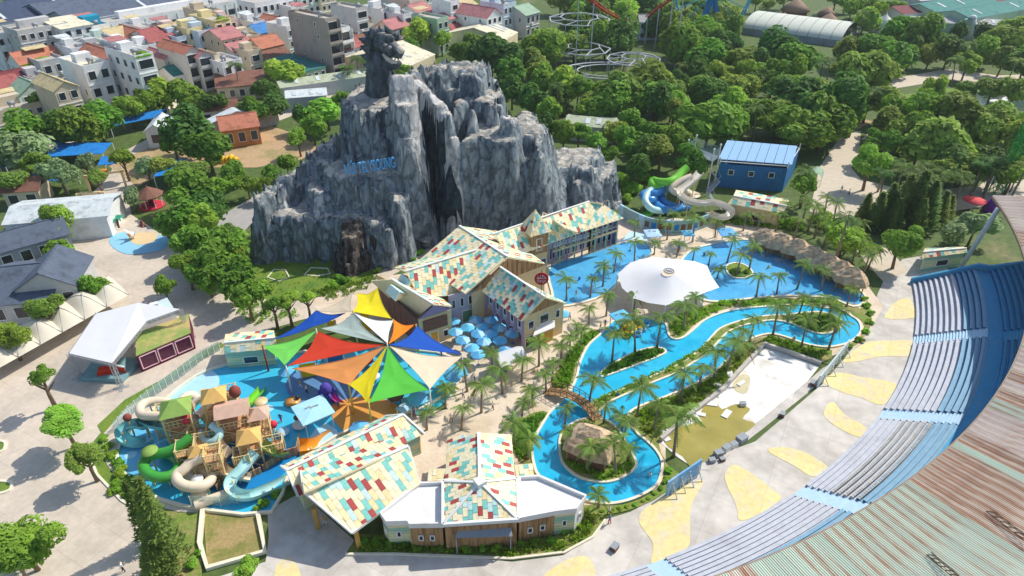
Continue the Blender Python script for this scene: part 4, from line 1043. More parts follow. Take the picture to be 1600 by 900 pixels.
# cross gable facing the water
g1 = G(882, 356, 9.6); g2 = g1 + Vector((-3.5, 6.2, 0))
tiled(hall, ho, [G(852, 380, 7.0), g1 + Vector((.2, -.1, 0)), g2, G(842, 362, 8.2)], 12, mx=30); tiled(hall, ho, [G(905, 364, 7.0), g1, g2, g2 + Vector((2.8, 1.5, -2.2))], 13, mx=20)
# tower
ta = [G(833, 436), G(860, 434)]
tw_o = G(836, 440); tx_ = Vector((math.cos(.5), math.sin(.5), 0)); ty_ = Vector((-math.sin(.5), math.cos(.5), 0)); TW, THt = 3.4, 9.6
cor = [tw_o - tx_ * .9, tw_o + tx_ * (TW - .9), tw_o + tx_ * (TW - .9) + ty_ * TW, tw_o - tx_ * .9 + ty_ * TW]
for i in range(4): wall(hall, ho, cor[i], cor[(i + 1) % 4], 0, THt, m_beige, 'tower_wall')
planks(hall, ho, cor[0], cor[1], 5.6, lambda t: 9.4, 7); planks(hall, ho, cor[3], cor[0], 5.6, lambda t: 9.4, 7)
for t0, z0, z1 in ((.1, 2.6, 4.2), (.58, 2.6, 4.4), (.3, 6.3, 8.6)): opening(hall, ho, cor[0], cor[1], t0, t0 + .32, z0, z1)
apex = sum(cor, Vector()) / 4; apex.z = 13.4
for i in range(4):
    a, b = cor[i] + (cor[i] - V3(apex, 0)) * .25, cor[(i + 1) % 4] + (cor[(i + 1) % 4] - V3(apex, 0)) * .25
    tiled(hall, ho, [V3(a, THt), V3(b, THt), apex], 20 + i, tw=.6, tl=1.2, mx=24)
# walls
wl = [(G(815, 536), G(876, 520))]
def under(p, z=0): return V3(p, 0)
a, b = under(el2) + Vector((.3, .5, 0)), under(er2) + Vector((-.5, .2, 0))
wall(hall, ho, a, b, 0, 5.8, m_beige)
mid = (a + b) / 2
MB().add([V3(a, 5.8), V3(b, 5.8), V3(mid, 9.0)], [(0, 1, 2)]).build('gable', m_beige, hall, org=ho)
planks(hall, ho, a.lerp(b, .12), a.lerp(b, .88), 6.3, lambda t: 6.3 + max(.15, (2.4 - abs(t - .5) * 5.2)), 9)
for t0, t1, z0, z1 in ((.12, .25, 3.6, 5.0), (.4, .62, 3.7, 5.3), (.8, .9, 3.6, 5.0), (.05, .3, .3, 2.4)): opening(hall, ho, a, b, t0, t1, z0, z1)
MB().slab([a.lerp(b, .3) + Vector((-.4, -1.6, 3.0)), a.lerp(b, .78) + Vector((0, -1.6, 3.1)), a.lerp(b, .78) + Vector((0, 0, 3.4)), a.lerp(b, .3) + Vector((0, 0, 3.4))], .25).build('door_canopy', m_white, hall, org=ho)
MB().box(a.lerp(b, .55) + Vector((0, -.5, 0)), (2.6, .5, 2.6), math.atan2(b.y - a.y, b.x - a.x)).build('doorway', mat('amber_panel', S(206, 158, 62), var=.1), hall, org=ho)
# arcade on the court side
c0, c1 = under(el1) + Vector((.8, .6, 0)), a
wall(hall, ho, c0, c1, 3.1, 5.7, m_lilac); wall(hall, ho, c0 + Vector((.5, 1.6, 0)), c1 + Vector((.5, 1.6, 0)), 0, 3.2, m_purple)
for i in range(7):
    p = c0.lerp(c1, i / 6); post(hall, ho, p + Vector((-.12, -.12, 0)), 5.75, .2)
    if i < 6: opening(hall, ho, c0, c1, (i + .3) / 6, (i + .72) / 6, 3.9, 5.2)
    if i < 6:
        q = c0.lerp(c1, (i + 1) / 6); arc = []
        for k in range(9): t = k / 8; arc.append(V3(p.lerp(q, t), 2.3 + .8 * math.sin(PI * t)))
        MB().tube(arc, .14, 5).build('arch', m_lilac, hall, org=ho)
# court walls below the near wing and the south-west gable
d0, d1 = V3(G(704, 512), 0), V3(G(746, 500), 0)
wall(hall, ho, d0, d1, 0, 6.2, m_lilac); opening(hall, ho, d0, d1, .1, .22, 3.6, 5.2); opening(hall, ho, d0, d1, .4, .52, 3.6, 5.2); opening(hall, ho, d0, d1, .7, .82, 3.6, 5.2); opening(hall, ho, d0, d1, .45, .85, .3, 2.6, mat('green_shutter', S(110, 150, 120), var=.15, scale=6))
wall(hall, ho, d1, c0, 0, 6.2, m_purple)
s0, s1 = under(G(649, 503, 5.3)) + Vector((.4, .4, 0)), under(G(705, 482, 5.6))
wall(hall, ho, s0, s1, 0, 5.4, m_beige); MB().add([V3(s0, 5.4), V3(s1, 5.5), V3(under(S2), 8.3)], [(0, 1, 2)]).build('gable', m_purple, hall, org=ho)
planks(hall, ho, s0, s1, 5.5, lambda t: 5.6 + max(.1, 2.2 - abs(t - .5) * 4.6), 9, m_purple)
MB().box((s0 + s1) / 2 + Vector((0, -.12, 2.9)), ((s1 - s0).length * .72, .3, 2.0), math.atan2(s1.y - s0.y, s1.x - s0.x)).build('loggia', m_brown, hall, org=ho)
opening(hall, ho, s0, s1, .32, .55, .2, 2.4, mat('amber_panel', S(206, 158, 62)), 'door'); opening(hall, ho, s0, s1, .72, .86, .8, 2.0)
f0 = under(G(582, 440, 5.5)) + Vector((.6, .5, 0))
wall(hall, ho, f0, s0, 0, 5.2, m_brown)
planks(hall, ho, f0, s0, 0, lambda t: 5.1, 14, mat('mauve_plank', S(142, 104, 96), var=.15))
wall(hall, ho, under(R1) + Vector((-2.6, 3, 0)), under(f0) + Vector((0, 1, 0)), 0, 6, m_beige)
# west-wing gable toward the tower
w0, w9 = under(w2e) + Vector((1, .6, 0)), under(W2) + (under(W2) - under(w2e)) * .95
wall(hall, ho, w0, w9, 0, 6.4, m_beige); MB().add([V3(w0, 6.4), V3(w9, 6.4), V3(W2, 10.3)], [(0, 1, 2)]).build('gable', m_wood, hall, org=ho)
planks(hall, ho, w0, w9, 6.4, lambda t: 6.5 + max(.1, 3.6 - abs(t - .5) * 7.2), 15)
# water front of the rear wing
v0, v1, v2 = V3(G(862, 417), 0), V3(G(920, 398), 0), V3(G(962, 383), 0)
wall(hall, ho, v0 + Vector((-.6, 1.6, 0)), v1 + Vector((-.6, 1.6, 0)), 0, 6.4, m_lilac); wall(hall, ho, v1 + Vector((-.6, 1.6, 0)), v2 + Vector((-.6, 1.6, 0)), 0, 6.4, m_beige)
wall(hall, ho, v2, v2 + Vector((-3.5, 6.5, 0)), 0, 6.4, m_purple)
for A, B, n in ((v0, v1, 5), (v1, v2, 5)):
    MB().bar(V3(A, 3.3), V3(B, 3.3), .5, .3).build('balcony', m_beige, hall, org=ho)
    MB().bar(V3(A, 4.2), V3(B, 4.2), .08, .08).build('balcony_rail', m_trim, hall, org=ho)
    for i in range(n + 1):
        p = A.lerp(B, i / n); post(hall, ho, p, 6.6, .13, m_purple if i % 2 == 0 else m_teal)
        if i < n:
            for z0, z1 in ((.5, 2.9), (3.7, 5.9)): opening(hall, ho, A + Vector((-.6, 1.6, 0)), B + Vector((-.6, 1.6, 0)), (i + .15) / n, (i + .85) / n, z0, z1)
# filler walls behind so nothing floats
wall(hall, ho, V3(bx1, 0) + Vector((.5, -.5, 0)), under(w1e) + Vector((.5, .5, 0)), 0, 6.4, m_beige)
wall(hall, ho, under(w1e) + Vector((.8, .6, 0)), under(R1) + Vector((-1, 2, 0)), 0, 6.2, m_beige)
# round red sign on a mast above the east gable
so = V3(E2 + Vector((-.6, .9, 0)), 9.0); sg = thing('roof_sign', 'round red sign with white emblem on a mast above the hall gable', 'sign', so)
m_red = mat('sign_red', S(176, 36, 44), var=.05); dy = Vector((0, -.08, 0))
MB().bar(so, so + Vector((0, 0, 4.3)), .1).build('mast', m_brown, sg, org=so)
disc = MB(); cc = so + Vector((0, -.1, 2.9)); n = 22
vs = [cc + Vector((1.05 * math.cos(2 * PI * i / n), -.06, 1.05 * math.sin(2 * PI * i / n))) for i in range(n)] + [cc + Vector((1.05 * math.cos(2 * PI * i / n), .06, 1.05 * math.sin(2 * PI * i / n))) for i in range(n)]
disc.add(vs, [tuple(range(n)), tuple(range(2 * n - 1, n - 1, -1))] + [(i, i + n, (i + 1) % n + n, (i + 1) % n) for i in range(n)]); disc.build('disc', m_red, sg, org=so)
em = MB()
for (x0, z0, x1, z1) in ((-.7, .12, .75, .12), (-.55, .2, -.55, .6), (-.55, .2, -.2, .2), (-.15, .2, -.15, .65), (.1, .7, .6, .25), (.1, .7, .1, .3), (-.6, -.15, -.6, -.6), (-.35, -.15, -.35, -.6), (-.6, -.15, -.35, -.15), (-.15, -.15, -.15, -.62), (-.15, -.35, .05, -.35), (.2, -.15, .2, -.6), (.2, -.6, .4, -.6), (.4, -.6, .4, -.15), (.6, -.15, .6, -.5)):
    em.bar(cc + Vector((x0, -.09, z0)), cc + Vector((x1, -.09, z1)), .09, .05)
em.build('emblem', m_trim, sg, org=so)

# ---- front pavilions
po = G(560, 800); pv = thing('gabled_pavilion', 'big gabled pavilion with large patchwork roof tiles nearest the camera', 'building', po)
zr, ze = 6.4, 3.6
q0, q1 = G(475, 769, zr), G(638, 697, zr)
le0, le1 = G(550, 833, ze), G(656, 757, ze)
tiled(pv, po, [le0, le1, q1, q0], 31, tw=.62, tl=1.4, cols=(.52, .26, .16, .06))
be0, be1 = G(470, 736, 4.6), G(610, 684, 4.6)
tiled(pv, po, [q1, q0, be0, be1], 32, tw=.62, tl=1.3, cols=(.5, .24, .18, .08))
ridge_cap(pv, po, q0, q1, .4)
for a, b in ((le0, q0), (le1, q1), (le0, le1), (q0, be0)): MB().bar(a, b, .22, .3).build('verge_board', m_trim, pv, org=po)
for p in (V3(le0, 0) + Vector((.15, .9, 0)), V3(le0, 0).lerp(V3(le1, 0), .5) + Vector((-.3, .8, 0)), V3(q0, 0) + Vector((.5, .3, 0)), V3(be0, 0) + Vector((.4, -.4, 0))): MB().box(p, (.5, .5, 3.5), .3).build('pillar', mat('ochre_pillar', S(196, 154, 78), var=.1), pv, org=po)
wall(pv, po, V3(le0, 0).lerp(V3(le1, 0), .42) + Vector((-.5, 1.0, 0)), V3(le1, 0) + Vector((-.6, .6, 0)), 0, 3.7, m_brown)
wall(pv, po, V3(q1, 0) + Vector((-.8, 0, 0)), V3(le1, 0) + Vector((-.6, .6, 0)), 0, 3.7, m_brown); wall(pv, po, V3(be0, 0) + Vector((2.5, -.4, 0)), V3(q1, 0) + Vector((-1, .6, 0)), 0, 4, m_purple)
# long wing behind it
lo = G(600, 720); lw = thing('long_wing', 'long low wing with patchwork roof behind the big gabled pavilion', 'building', lo)
r0, r1 = G(448, 735, 5.0), G(630, 648, 5.0); k0, k1 = G(466, 776, 3.2), G(663, 678, 3.2)
tiled(lw, lo, [k0, k1, r1, r0], 33, tw=.62, tl=1.3, cols=(.62, .2, .14, .04)); ridge_cap(lw, lo, r0, r1, .35)
rb0, rb1 = r0 + (r0 - k0), r1 + (r1 - k1); rb0.z = rb1.z = 3.2
tiled(lw, lo, [rb1, rb0, r0, r1], 34, tw=.62, tl=1.3, cols=(.62, .2, .14, .04))
for a, b in ((k1, r1), (k0, r0), (r1, rb1), (r0, rb0)): MB().bar(a, b, .25, .3).build('verge_board', m_trim, lw, org=lo)
x0, x1, x2, x3 = [V3(p, 0) for p in (k0, k1, rb1, rb0)]; cen = (x0 + x1 + x2 + x3) / 4
ins = lambda p: p.lerp(cen, .06)
wall(lw, lo, ins(x1), ins(x2), 0, 3.3, m_beige); MB().add([V3(ins(x1), 3.3), V3(ins(x2), 3.3), V3(ins(V3(r1, 0)), 4.8)], [(0, 1, 2)]).build('gable', m_wood, lw, org=lo)
planks(lw, lo, ins(x1), ins(x2), 0, lambda t: 3.3, 9); opening(lw, lo, ins(x1), ins(x2), .38, .6, 1.2, 2.2)
wall(lw, lo, ins(x0), ins(x1), 0, 3.2, m_teal); wall(lw, lo, ins(x3), ins(x0), 0, 3.2, m_teal); wall(lw, lo, ins(x2), ins(x3), 0, 3.2, m_beige)
# cross pavilion with the pyramid roof
co = G(752, 800); cp = thing('cross_pavilion', 'pyramid roofed pavilion with patchwork tiles between two white flat roofs', 'building', co)
Z1 = 4.6; ap = G(750, 754, 6.6)
A_, B_, C_, D_ = G(692, 820, Z1), G(810, 812, Z1), G(808, 748, Z1), G(692, 752, Z1)
for i, (a, b) in enumerate(((A_, B_), (B_, C_), (C_, D_), (D_, A_))): tiled(cp, co, [a, b, ap], 40 + i, tw=.54, tl=1.0, cols=(.52, .24, .18, .06)); ridge_cap(cp, co, a, ap, .3)
MB().box(ap - Vector((0, 0, .3)), (1.1, 1.1, .7), .6).build('roof_lantern', m_trim, cp, org=co)
for a, b in ((A_, B_), (B_, C_), (C_, D_), (D_, A_)): MB().bar(a, b, .3, .45).build('eave_board', m_trim, cp, org=co)
# north wing of the cross
nr0, nr1 = G(748, 676, 5.9), G(750, 748, 5.9)
tiled(cp, co, [G(695, 752, 4.2), G(699, 683, 4.2), nr0, nr1], 46, tw=.54, tl=1.0, cols=(.5, .26, .18, .06)); tiled(cp, co, [G(799, 679, 4.2), G(805, 750, 4.2), nr1, nr0], 47, tw=.54, tl=1.0, cols=(.5, .26, .18, .06)); ridge_cap(cp, co, nr0, nr1, .4)
tiled(cp, co, [G(668, 752, 3.8), G(692, 752, 3.8), G(697, 732, 4.4), G(670, 732, 4.4)], 48, tw=.54, tl=1.0); tiled(cp, co, [G(808, 750, 3.8), G(835, 748, 3.8), G(832, 724, 4.4), G(803, 726, 4.4)], 49, tw=.54, tl=1.0)
P4 = [V3(p, 0) for p in (A_, B_, C_, D_)]; ce = sum(P4, Vector()) / 4; P4 = [p.lerp(ce, .04) for p in P4]
for i in range(4): wall(cp, co, P4[i], P4[(i + 1) % 4], 0, Z1 - .2, m_wood)
N4_ = [V3(G(x, y, 4.2), 0) for x, y in ((700, 735), (702, 686), (796, 682), (799, 732))]
for i in range(3): wall(cp, co, N4_[i], N4_[i + 1], 0, 4.1, m_beige)
planks(cp, co, P4[0], P4[1], 0, lambda t: Z1 - .3, 18)
MB().slab([G(711, 841, 2.8), G(801, 838, 2.8), V3(P4[0].lerp(P4[1], .92), 3.3), V3(P4[0].lerp(P4[1], .17), 3.3)], .16).build('awning', m_grey, cp, org=co)
for x, y in ((713, 842), (798, 839)): MB().bar(V3(G(x, y, 2.7), 0), G(x, y, 2.7), .12).build('awning_post', m_grey, cp, org=co)
def flat_house(name, label, px, z, seed, front, rail=True):
    o_ = G(*px[0]); t = thing(name, label, 'building', o_)
    q = [G(x, y, z) for x, y in px]; n = len(q)
    cx = sum(q, Vector()) / n
    MB().prism([p.lerp(cx, .03) for p in q], z - .35, z - .12).build('flat_roof', m_white, t, org=o_)
    kerb('parapet', q, .3, z - .4, z + .35, m_white, parent=t, kind=None, org=o_)
    for i in range(n):
        a, b = V3(q[i], 0), V3(q[(i + 1) % n], 0); a, b = a.lerp(V3(cx, 0), .02), b.lerp(V3(cx, 0), .02)
        A = sum(q[j].x * q[(j + 1) % n].y - q[(j + 1) % n].x * q[j].y for j in range(n))
        if A < 0: a, b = b, a
        wall(t, o_, a, b, 0, z - .36, front.get(i, m_beige))
        if i in front:
            if front[i] is m_wood:
                k = max(3, int((b - a).length / .42)); planks(t, o_, a, b, 0, lambda t_: z - .4, k)
                for f in (.25, .6): opening(t, o_, a + Vector((0, -.09, 0)), b + Vector((0, -.09, 0)), f, f + .13, 1.5, 2.3)
            else: opening(t, o_, a, b, .4, .6, 1.5, 2.4)
    return t
flat_house('flat_roof_annex', 'white flat roofed annex with plank walls right of the big pavilion', [(595, 804), (604, 816), (637, 815), (640, 820), (692, 820), (692, 756), (655, 757)], 4.0, 1, {1: m_teal, 3: m_wood, 0: m_teal})
flat_house('flat_roof_annex', 'white flat roofed annex beside the river bend with plank walls', [(810, 812), (867, 800), (900, 796), (915, 777), (842, 746), (812, 748)], 4.0, 2, {0: m_wood, 1: m_teal, 2: m_white})
# ---- small tiled kiosks
def kiosk(name, label, eave, ridge_, z0, z1, wall_m, seed, cols=(.6, .2, .14, .06), tw=.62, tl=1.3):
    o_ = V3(G(*eave[0]), 0); t = thing(name, label, 'kiosk', o_)
    a, b, c, d = [G(x, y, z0) for x, y in eave]; r_, s_ = [G(x, y, z1) for x, y in ridge_]
    tiled(t, o_, [a, b, s_, r_], seed, tw, tl, cols, mx=90); tiled(t, o_, [c, d, r_, s_], seed + 1, tw, tl, cols, mx=60); ridge_cap(t, o_, r_, s_, .25)
    ce = (a + b + c + d) / 4
    Q = [V3(p.lerp(ce, .14), 0) for p in (a, b, c, d)]
    for i in range(4): wall(t, o_, Q[i], Q[(i + 1) % 4], 0, z0 - .1, wall_m)
    for i in (1, 3):
        e = (r_ if i == 3 else s_); MB().add([V3(Q[i], z0 - .1), V3(Q[(i + 1) % 4], z0 - .1), V3(e.lerp(ce, .12), z1 - .15)], [(0, 1, 2)]).build('gable', wall_m, t, org=o_)
    opening(t, o_, Q[0], Q[1], .35, .65, .8, 2.0); return t
kiosk('tiled_kiosk', 'patchwork roofed kiosk with teal walls left of the sail shades', [(344, 553), (432, 545), (428, 516), (352, 522)], [(350, 536), (430, 528)], 3.2, 4.4, m_teal, 60, tw=.75, tl=1.5)
kiosk('tiled_kiosk', 'patchwork roofed kiosk near the blue shed by the palms', [(1137, 318), (1222, 334), (1234, 312), (1150, 297)], [(1146, 306), (1230, 322)], 3.6, 4.8, m_beige, 62, tw=.9, tl=1.8)
kiosk('tiled_kiosk', 'small checkered kiosk beside the stand end wall', [(1440, 404), (1512, 395), (1506, 386), (1445, 388)], [(1442, 394), (1510, 388)], 3.0, 3.8, m_teal, 64, tw=.8, tl=1.2)
# ================================================================ SAILS, PARASOLS, TENTS
def sail(label, pts, m, sag=.12, n=9):
    """tensioned sheet: 3 or 4 corners (photo position, height), edges curve inward"""
    C = [G(*p) for p in pts]; o_ = V3(C[0], 0); ce = sum(C, Vector()) / len(C); mb = MB(); k = len(C)
    rim = []
    for i in range(k):
        a, b = C[i], C[(i + 1) % k]
        for j in range(n):
            t = j / n; p = a.lerp(b, t); w = 4 * t * (1 - t); q = p.lerp(ce, sag * w * 1.35); q.z -= .35 * w; rim.append(q)
    N = len(rim); vs = list(rim); fs = []; rings = 4
    for r in range(1, rings):
        for p in rim:
            q = p.lerp(ce, r / rings); q.z -= .5 * (r / rings) * (1 - .3 * r / rings); vs.append(q)
    vs.append(ce - Vector((0, 0, .42)))
    for r in range(rings - 1):
        for i in range(N): fs.append((r * N + i, r * N + (i + 1) % N, (r + 1) * N + (i + 1) % N, (r + 1) * N + i))
    for i in range(N): fs.append(((rings - 1) * N + i, (rings - 1) * N + (i + 1) % N, rings * N))
    t = thing('shade_sail', label, 'shade sail', o_, 0, 'shade sails over the splash pool')
    mb.add(vs, fs, 0, True).build('fabric', m, t, org=o_)
    hem = MB(); hem.tube([p + Vector((0, 0, .02)) for p in rim + [rim[0]]], .04, 4, cap=False); hem.build('hem', m, t, org=o_)
    return t
def fab(name, c): return mat('fabric_' + name, S(*c), rough=.75, var=.05, scale=.6, transl=.18)
fb = {k: fab(k, c) for k, c in dict(yellow=(240, 220, 30), blue=(24, 84, 180), red=(228, 70, 40), orange=(246, 162, 90), deep=(250, 136, 26), green=(96, 204, 70), lime=(128, 222, 96), sand=(232, 214, 184), white=(244, 244, 240), sage=(200, 214, 200)).items()}
MZ = 7.6
hubp = (605, 538, MZ); h2 = (550, 487, 7.4)
sail('bright yellow square sail beside the hall wall', [(558, 458, 6.6), (590, 450, 7.2), (612, 498, 6.4), (552, 487, 7.4)], fb['yellow'], .1)
sail('small sand coloured sail left of the yellow square sail', [(496, 486, 5.2), (551, 456, 6.6), (549, 487, 7.4)], fb['sand'])
sail('long blue sail at the upper left of the sails', [(494, 485, 5.6), (540, 489, 6.2), (490, 510, 5.8), (428, 530, 4.6)], fb['blue'], .08)
sail('pale sage sail meeting the central mast', [(551, 490, 7.3), (603, 537, MZ), (500, 513, 5.6)], fb['sage'])
sail('white sail above the central mast', [(554, 490, 7.3), (614, 501, 6.4), (606, 537, MZ)], fb['white'])
sail('small orange sail next to the hall gable', [(616, 500, 6.4), (648, 507, 5.6), (607, 538, MZ)], fb['deep'])
sail('broad blue sail right of the central mast', [(608, 539, MZ), (652, 509, 5.8), (722, 553, 4.8)], fb['blue'])
sail('large sand coloured sail at the right', [(609, 541, MZ), (722, 557, 4.8), (672, 608, 5.0)], fb['sand'])
sail('broad green sail at the lower right', [(606, 542, MZ), (670, 609, 5.0), (576, 630, 5.2)], fb['green'])
sail('yellow kite shaped sail between orange and green sails', [(604, 542, MZ), (574, 630, 5.2), (545, 601, 5.4)], fb['yellow'])
sail('long orange sail below the red sail', [(602, 541, MZ), (546, 602, 5.4), (456, 576, 5.0)], fb['orange'])
sail('bright red sail left of the central mast', [(600, 539, MZ), (450, 572, 4.8), (497, 518, 6.0)], fb['red'])
sail('light green sail at the far left', [(494, 517, 5.9), (445, 571, 4.6), (410, 541, 4.8)], fb['lime'])
m_mast = mat('yellow_mast', S(222, 196, 90), var=.08); m_mastw = mat('white_mast', S(226, 222, 214), var=.08)
ml = []
for (x, y, z, m) in ((605, 538, MZ, m_mastw), (551, 486, 7.5, m_mast), (576, 630, 5.2, m_mast), (545, 601, 5.4, m_mast), (671, 608, 5.0, m_mastw), (447, 573, 4.9, m_mastw), (722, 555, 4.9, m_mastw), (494, 515, 6.0, m_mastw), (410, 541, 4.8, mat('red_mast', S(176, 60, 50))), (650, 508, 5.8, m_mast), (614, 500, 6.4, m_mast)):
    p = V3(G(x, y, z), 0); t = thing('sail_mast', None, 'mast', p)
    MB().tube([Vector((0, 0, 0)), Vector((0, 0, z + .15))], [.16, .1], 8).build('pole', m, t); MB().lathe([(.3, 0), (.3, .08), (.17, .12)], 10).build('base_plate', m_grey, t); ml.append(t)
rank_labels(ml, 'slim mast holding sail corners, {n} of the sail masts', 'mast', 'masts of the shade sails')
# parasols
m_par = mat('parasol_blue', S(104, 190, 232), rough=.7, var=.05, rnd=.06, transl=.1); m_par2 = mat('parasol_pale', S(176, 218, 238), rough=.7, var=.05, rnd=.05, transl=.1)
def parasol_proto(m1, m2):
    t = thing('parasol', 'parasol', 'parasol'); n = 8; R_ = 1.2
    MB().tube([Vector((0, 0, 0)), Vector((0, 0, 2.6))], .04, 6).build('pole', m_trim, t); MB().lathe([(.3, 0), (.3, .1), (.05, .14)], 8).build('base', m_grey, t)
    for i in range(n):
        a, b = 2 * PI * i / n, 2 * PI * (i + 1) / n; p = Vector((R_ * math.cos(a), R_ * math.sin(a), 2.05)); q = Vector((R_ * math.cos(b), R_ * math.sin(b), 2.05)); top = Vector((0, 0, 2.62))
        m_ = (p + q) / 2 * .97; m_.z = 2.07
        MB().add([top, p, m_, q, p - Vector((0, 0, .16)), m_ - Vector((0, 0, .16)), q - Vector((0, 0, .16))], [(0, 1, 2), (0, 2, 3), (1, 4, 5, 2), (2, 5, 6, 3)]).build('panel', m1 if i not in (2, 3) else m2, t)
    return t
PP = parasol_proto(m_par, m_par2); PS = parasol_proto(m_par, m_par)
pl = []
for k, (x, y) in enumerate(((708, 501), (743, 499), (767, 499), (731, 511), (754, 510), (780, 511), (712, 518), (747, 521), (767, 520), (723, 531), (756, 533), (781, 531), (737, 543), (747, 553), (800, 520), (790, 547))):
    p = G(x, y, 2.1); o = (PP if k == 0 else copy_tree(PP)); o.location = (p.x, p.y, 0); o.rotation_euler = (0, 0, rt.uniform(0, 6)); pl.append(o)
rank_labels(pl, 'light blue octagonal parasol in the court cluster, {n} of them', 'parasol', 'parasols in the hall court')
pl = []
for k, (x, y, s) in enumerate(((562, 668, 1.15), (652, 622, 1.2), (880, 490, .9), (448, 580, 1.1), (708, 585, 1.2))):
    p = G(x, y, 2.1 * s); o = (PS if k == 0 else copy_tree(PS)); o.location = (p.x, p.y, 0); o.scale = (s,) * 3; pl.append(o)
rank_labels(pl, 'single plain blue parasol standing apart near splash pool or sand, {n}', 'parasol', 'stray blue parasols')
# square blue shelters
def shelter(label, x, y, z, w, rz, m=m_par, slots=True):
    p = V3(G(x, y, z), 0); t = thing('square_shelter', label, 'shelter', p, rz); h = w / 2
    mb = MB(); top = Vector((0, 0, z + .3)); c = [Vector((sx * h, sy * h, z)) for sx, sy in ((-1, -1), (1, -1), (1, 1), (-1, 1))]
    for i in range(4): mb.add([c[i], c[(i + 1) % 4], top, c[i] - Vector((0, 0, .15)), c[(i + 1) % 4] - Vector((0, 0, .15))], [(0, 1, 2), (3, 4, 1, 0)])
    mb.build('canopy', m, t)
    for sx in (-1, 1):
        for sy in (-1, 1): MB().box((sx * h * .82, sy * h * .82, 0), (.1, .1, z)).build('leg', m_trim, t)
    if slots: MB().box((.3, .2, z + .28), (w * .25, .25, .06)).box((-.5, .5, z + .24), (w * .15, .2, .06)).build('vent', m_grey, t)
    return t
shelter('large pale blue square shelter over the splash pool edge', 489, 640, 3.0, 4.4, .62, m_par2)
shelter('blue square shelter beside the yellow tubes in the river', 971, 494, 2.6, 2.9, .5)
shelter('pale blue shelter right of the green sail', 655, 622, 2.4, 2.2, .4, m_par2); shelter('blue shelter under the large sand sail', 716, 580, 2.5, 2.4, .3)
shelter('pale blue shelter on the beach near the pool slides', 1020, 364, 2.3, 3.0, .1, m_par2); shelter('bright blue shelter on the beach below the white slide', 1136, 362, 2.3, 3.2, .1)
shelter('flat blue shelter among palms right of pool slides', 1075, 364, 2.0, 2.2, .1)
shelter('tiny pale blue shelter under the green sail corner', 631, 637, 2.1, 1.6, .9, m_par2)
# white stretched tent by the wave pool
to_ = G(1045, 445); tt = thing('white_tent', 'wide white stretched tent with round top vent beside wave pool', 'tent', to_)
rim_px = [(965, 428, 3.4), (985, 410, 3.4), (1018, 401, 3.8), (1048, 404, 4.2), (1085, 408, 3.8), (1105, 415, 3.4), (1112, 432, 3.2), (1124, 449, 3.2), (1100, 458, 3.2), (1062, 472, 3.4), (1040, 477, 3.4), (1012, 473, 3.4), (990, 466, 3.4), (972, 450, 3.4)]
rim = [G(*p) for p in rim_px]; apx = G(1045, 424, 6.4); N = len(rim); vs = []; fs = []
RR = 7
for r in range(RR):
    f = r / RR
    for i, p in enumerate(rim):
        q = p.lerp(apx, f); q.z = p.z + (apx.z - p.z) * (f ** 1.25); vs.append(q)
for r in range(RR - 1):
    for i in range(N): fs.append((r * N + i, r * N + (i + 1) % N, (r + 1) * N + (i + 1) % N, (r + 1) * N + i))
m_mem = mat('white_membrane', S(232, 232, 234), rough=.6, var=.03, scale=.4, transl=.1)
MB().add(vs, fs, 0, True).build('membrane', m_mem, tt, org=to_)
vent = sum(vs[-N:], Vector()) / N; vt = MB(); rv = .85
vt.tube([vent + Vector((rv * math.cos(a * PI / 8), rv * math.sin(a * PI / 8), .45)) for a in range(17)], .09, 6, cap=False)
for a in range(4): vt.bar(vent + Vector((rv * math.cos(a * PI / 4), rv * math.sin(a * PI / 4), .45)), vent - Vector((rv * math.cos(a * PI / 4), rv * math.sin(a * PI / 4), -.45)), .1)
vt.build('vent_ring', m_grey, tt, org=to_)
for i in range(0, N, 2): MB().bar(V3(rim[i], 0), rim[i], .16).build('pole', m_trim, tt, org=to_)
# small white peaked tent in the court
p = G(796, 556, 2.6); t = thing('white_tent', 'small white folded tent roof beside the court parasols', 'tent', V3(p, 0), .5)
MB().add([(-2.2, -1.7, 2.4), (2.2, -1.7, 2.4), (2.2, 1.7, 2.4), (-2.2, 1.7, 2.4), (-2.2, 0, 3.5), (2.2, 0, 3.5)], [(0, 1, 5, 4), (2, 3, 4, 5), (0, 4, 3), (1, 2, 5)]).build('roof', m_mem, t)
for sx in (-1, 1):
    for sy in (-1, 1): MB().box((sx * 2.1, sy * 1.6, 0), (.1, .1, 2.4)).build('leg', m_trim, t)
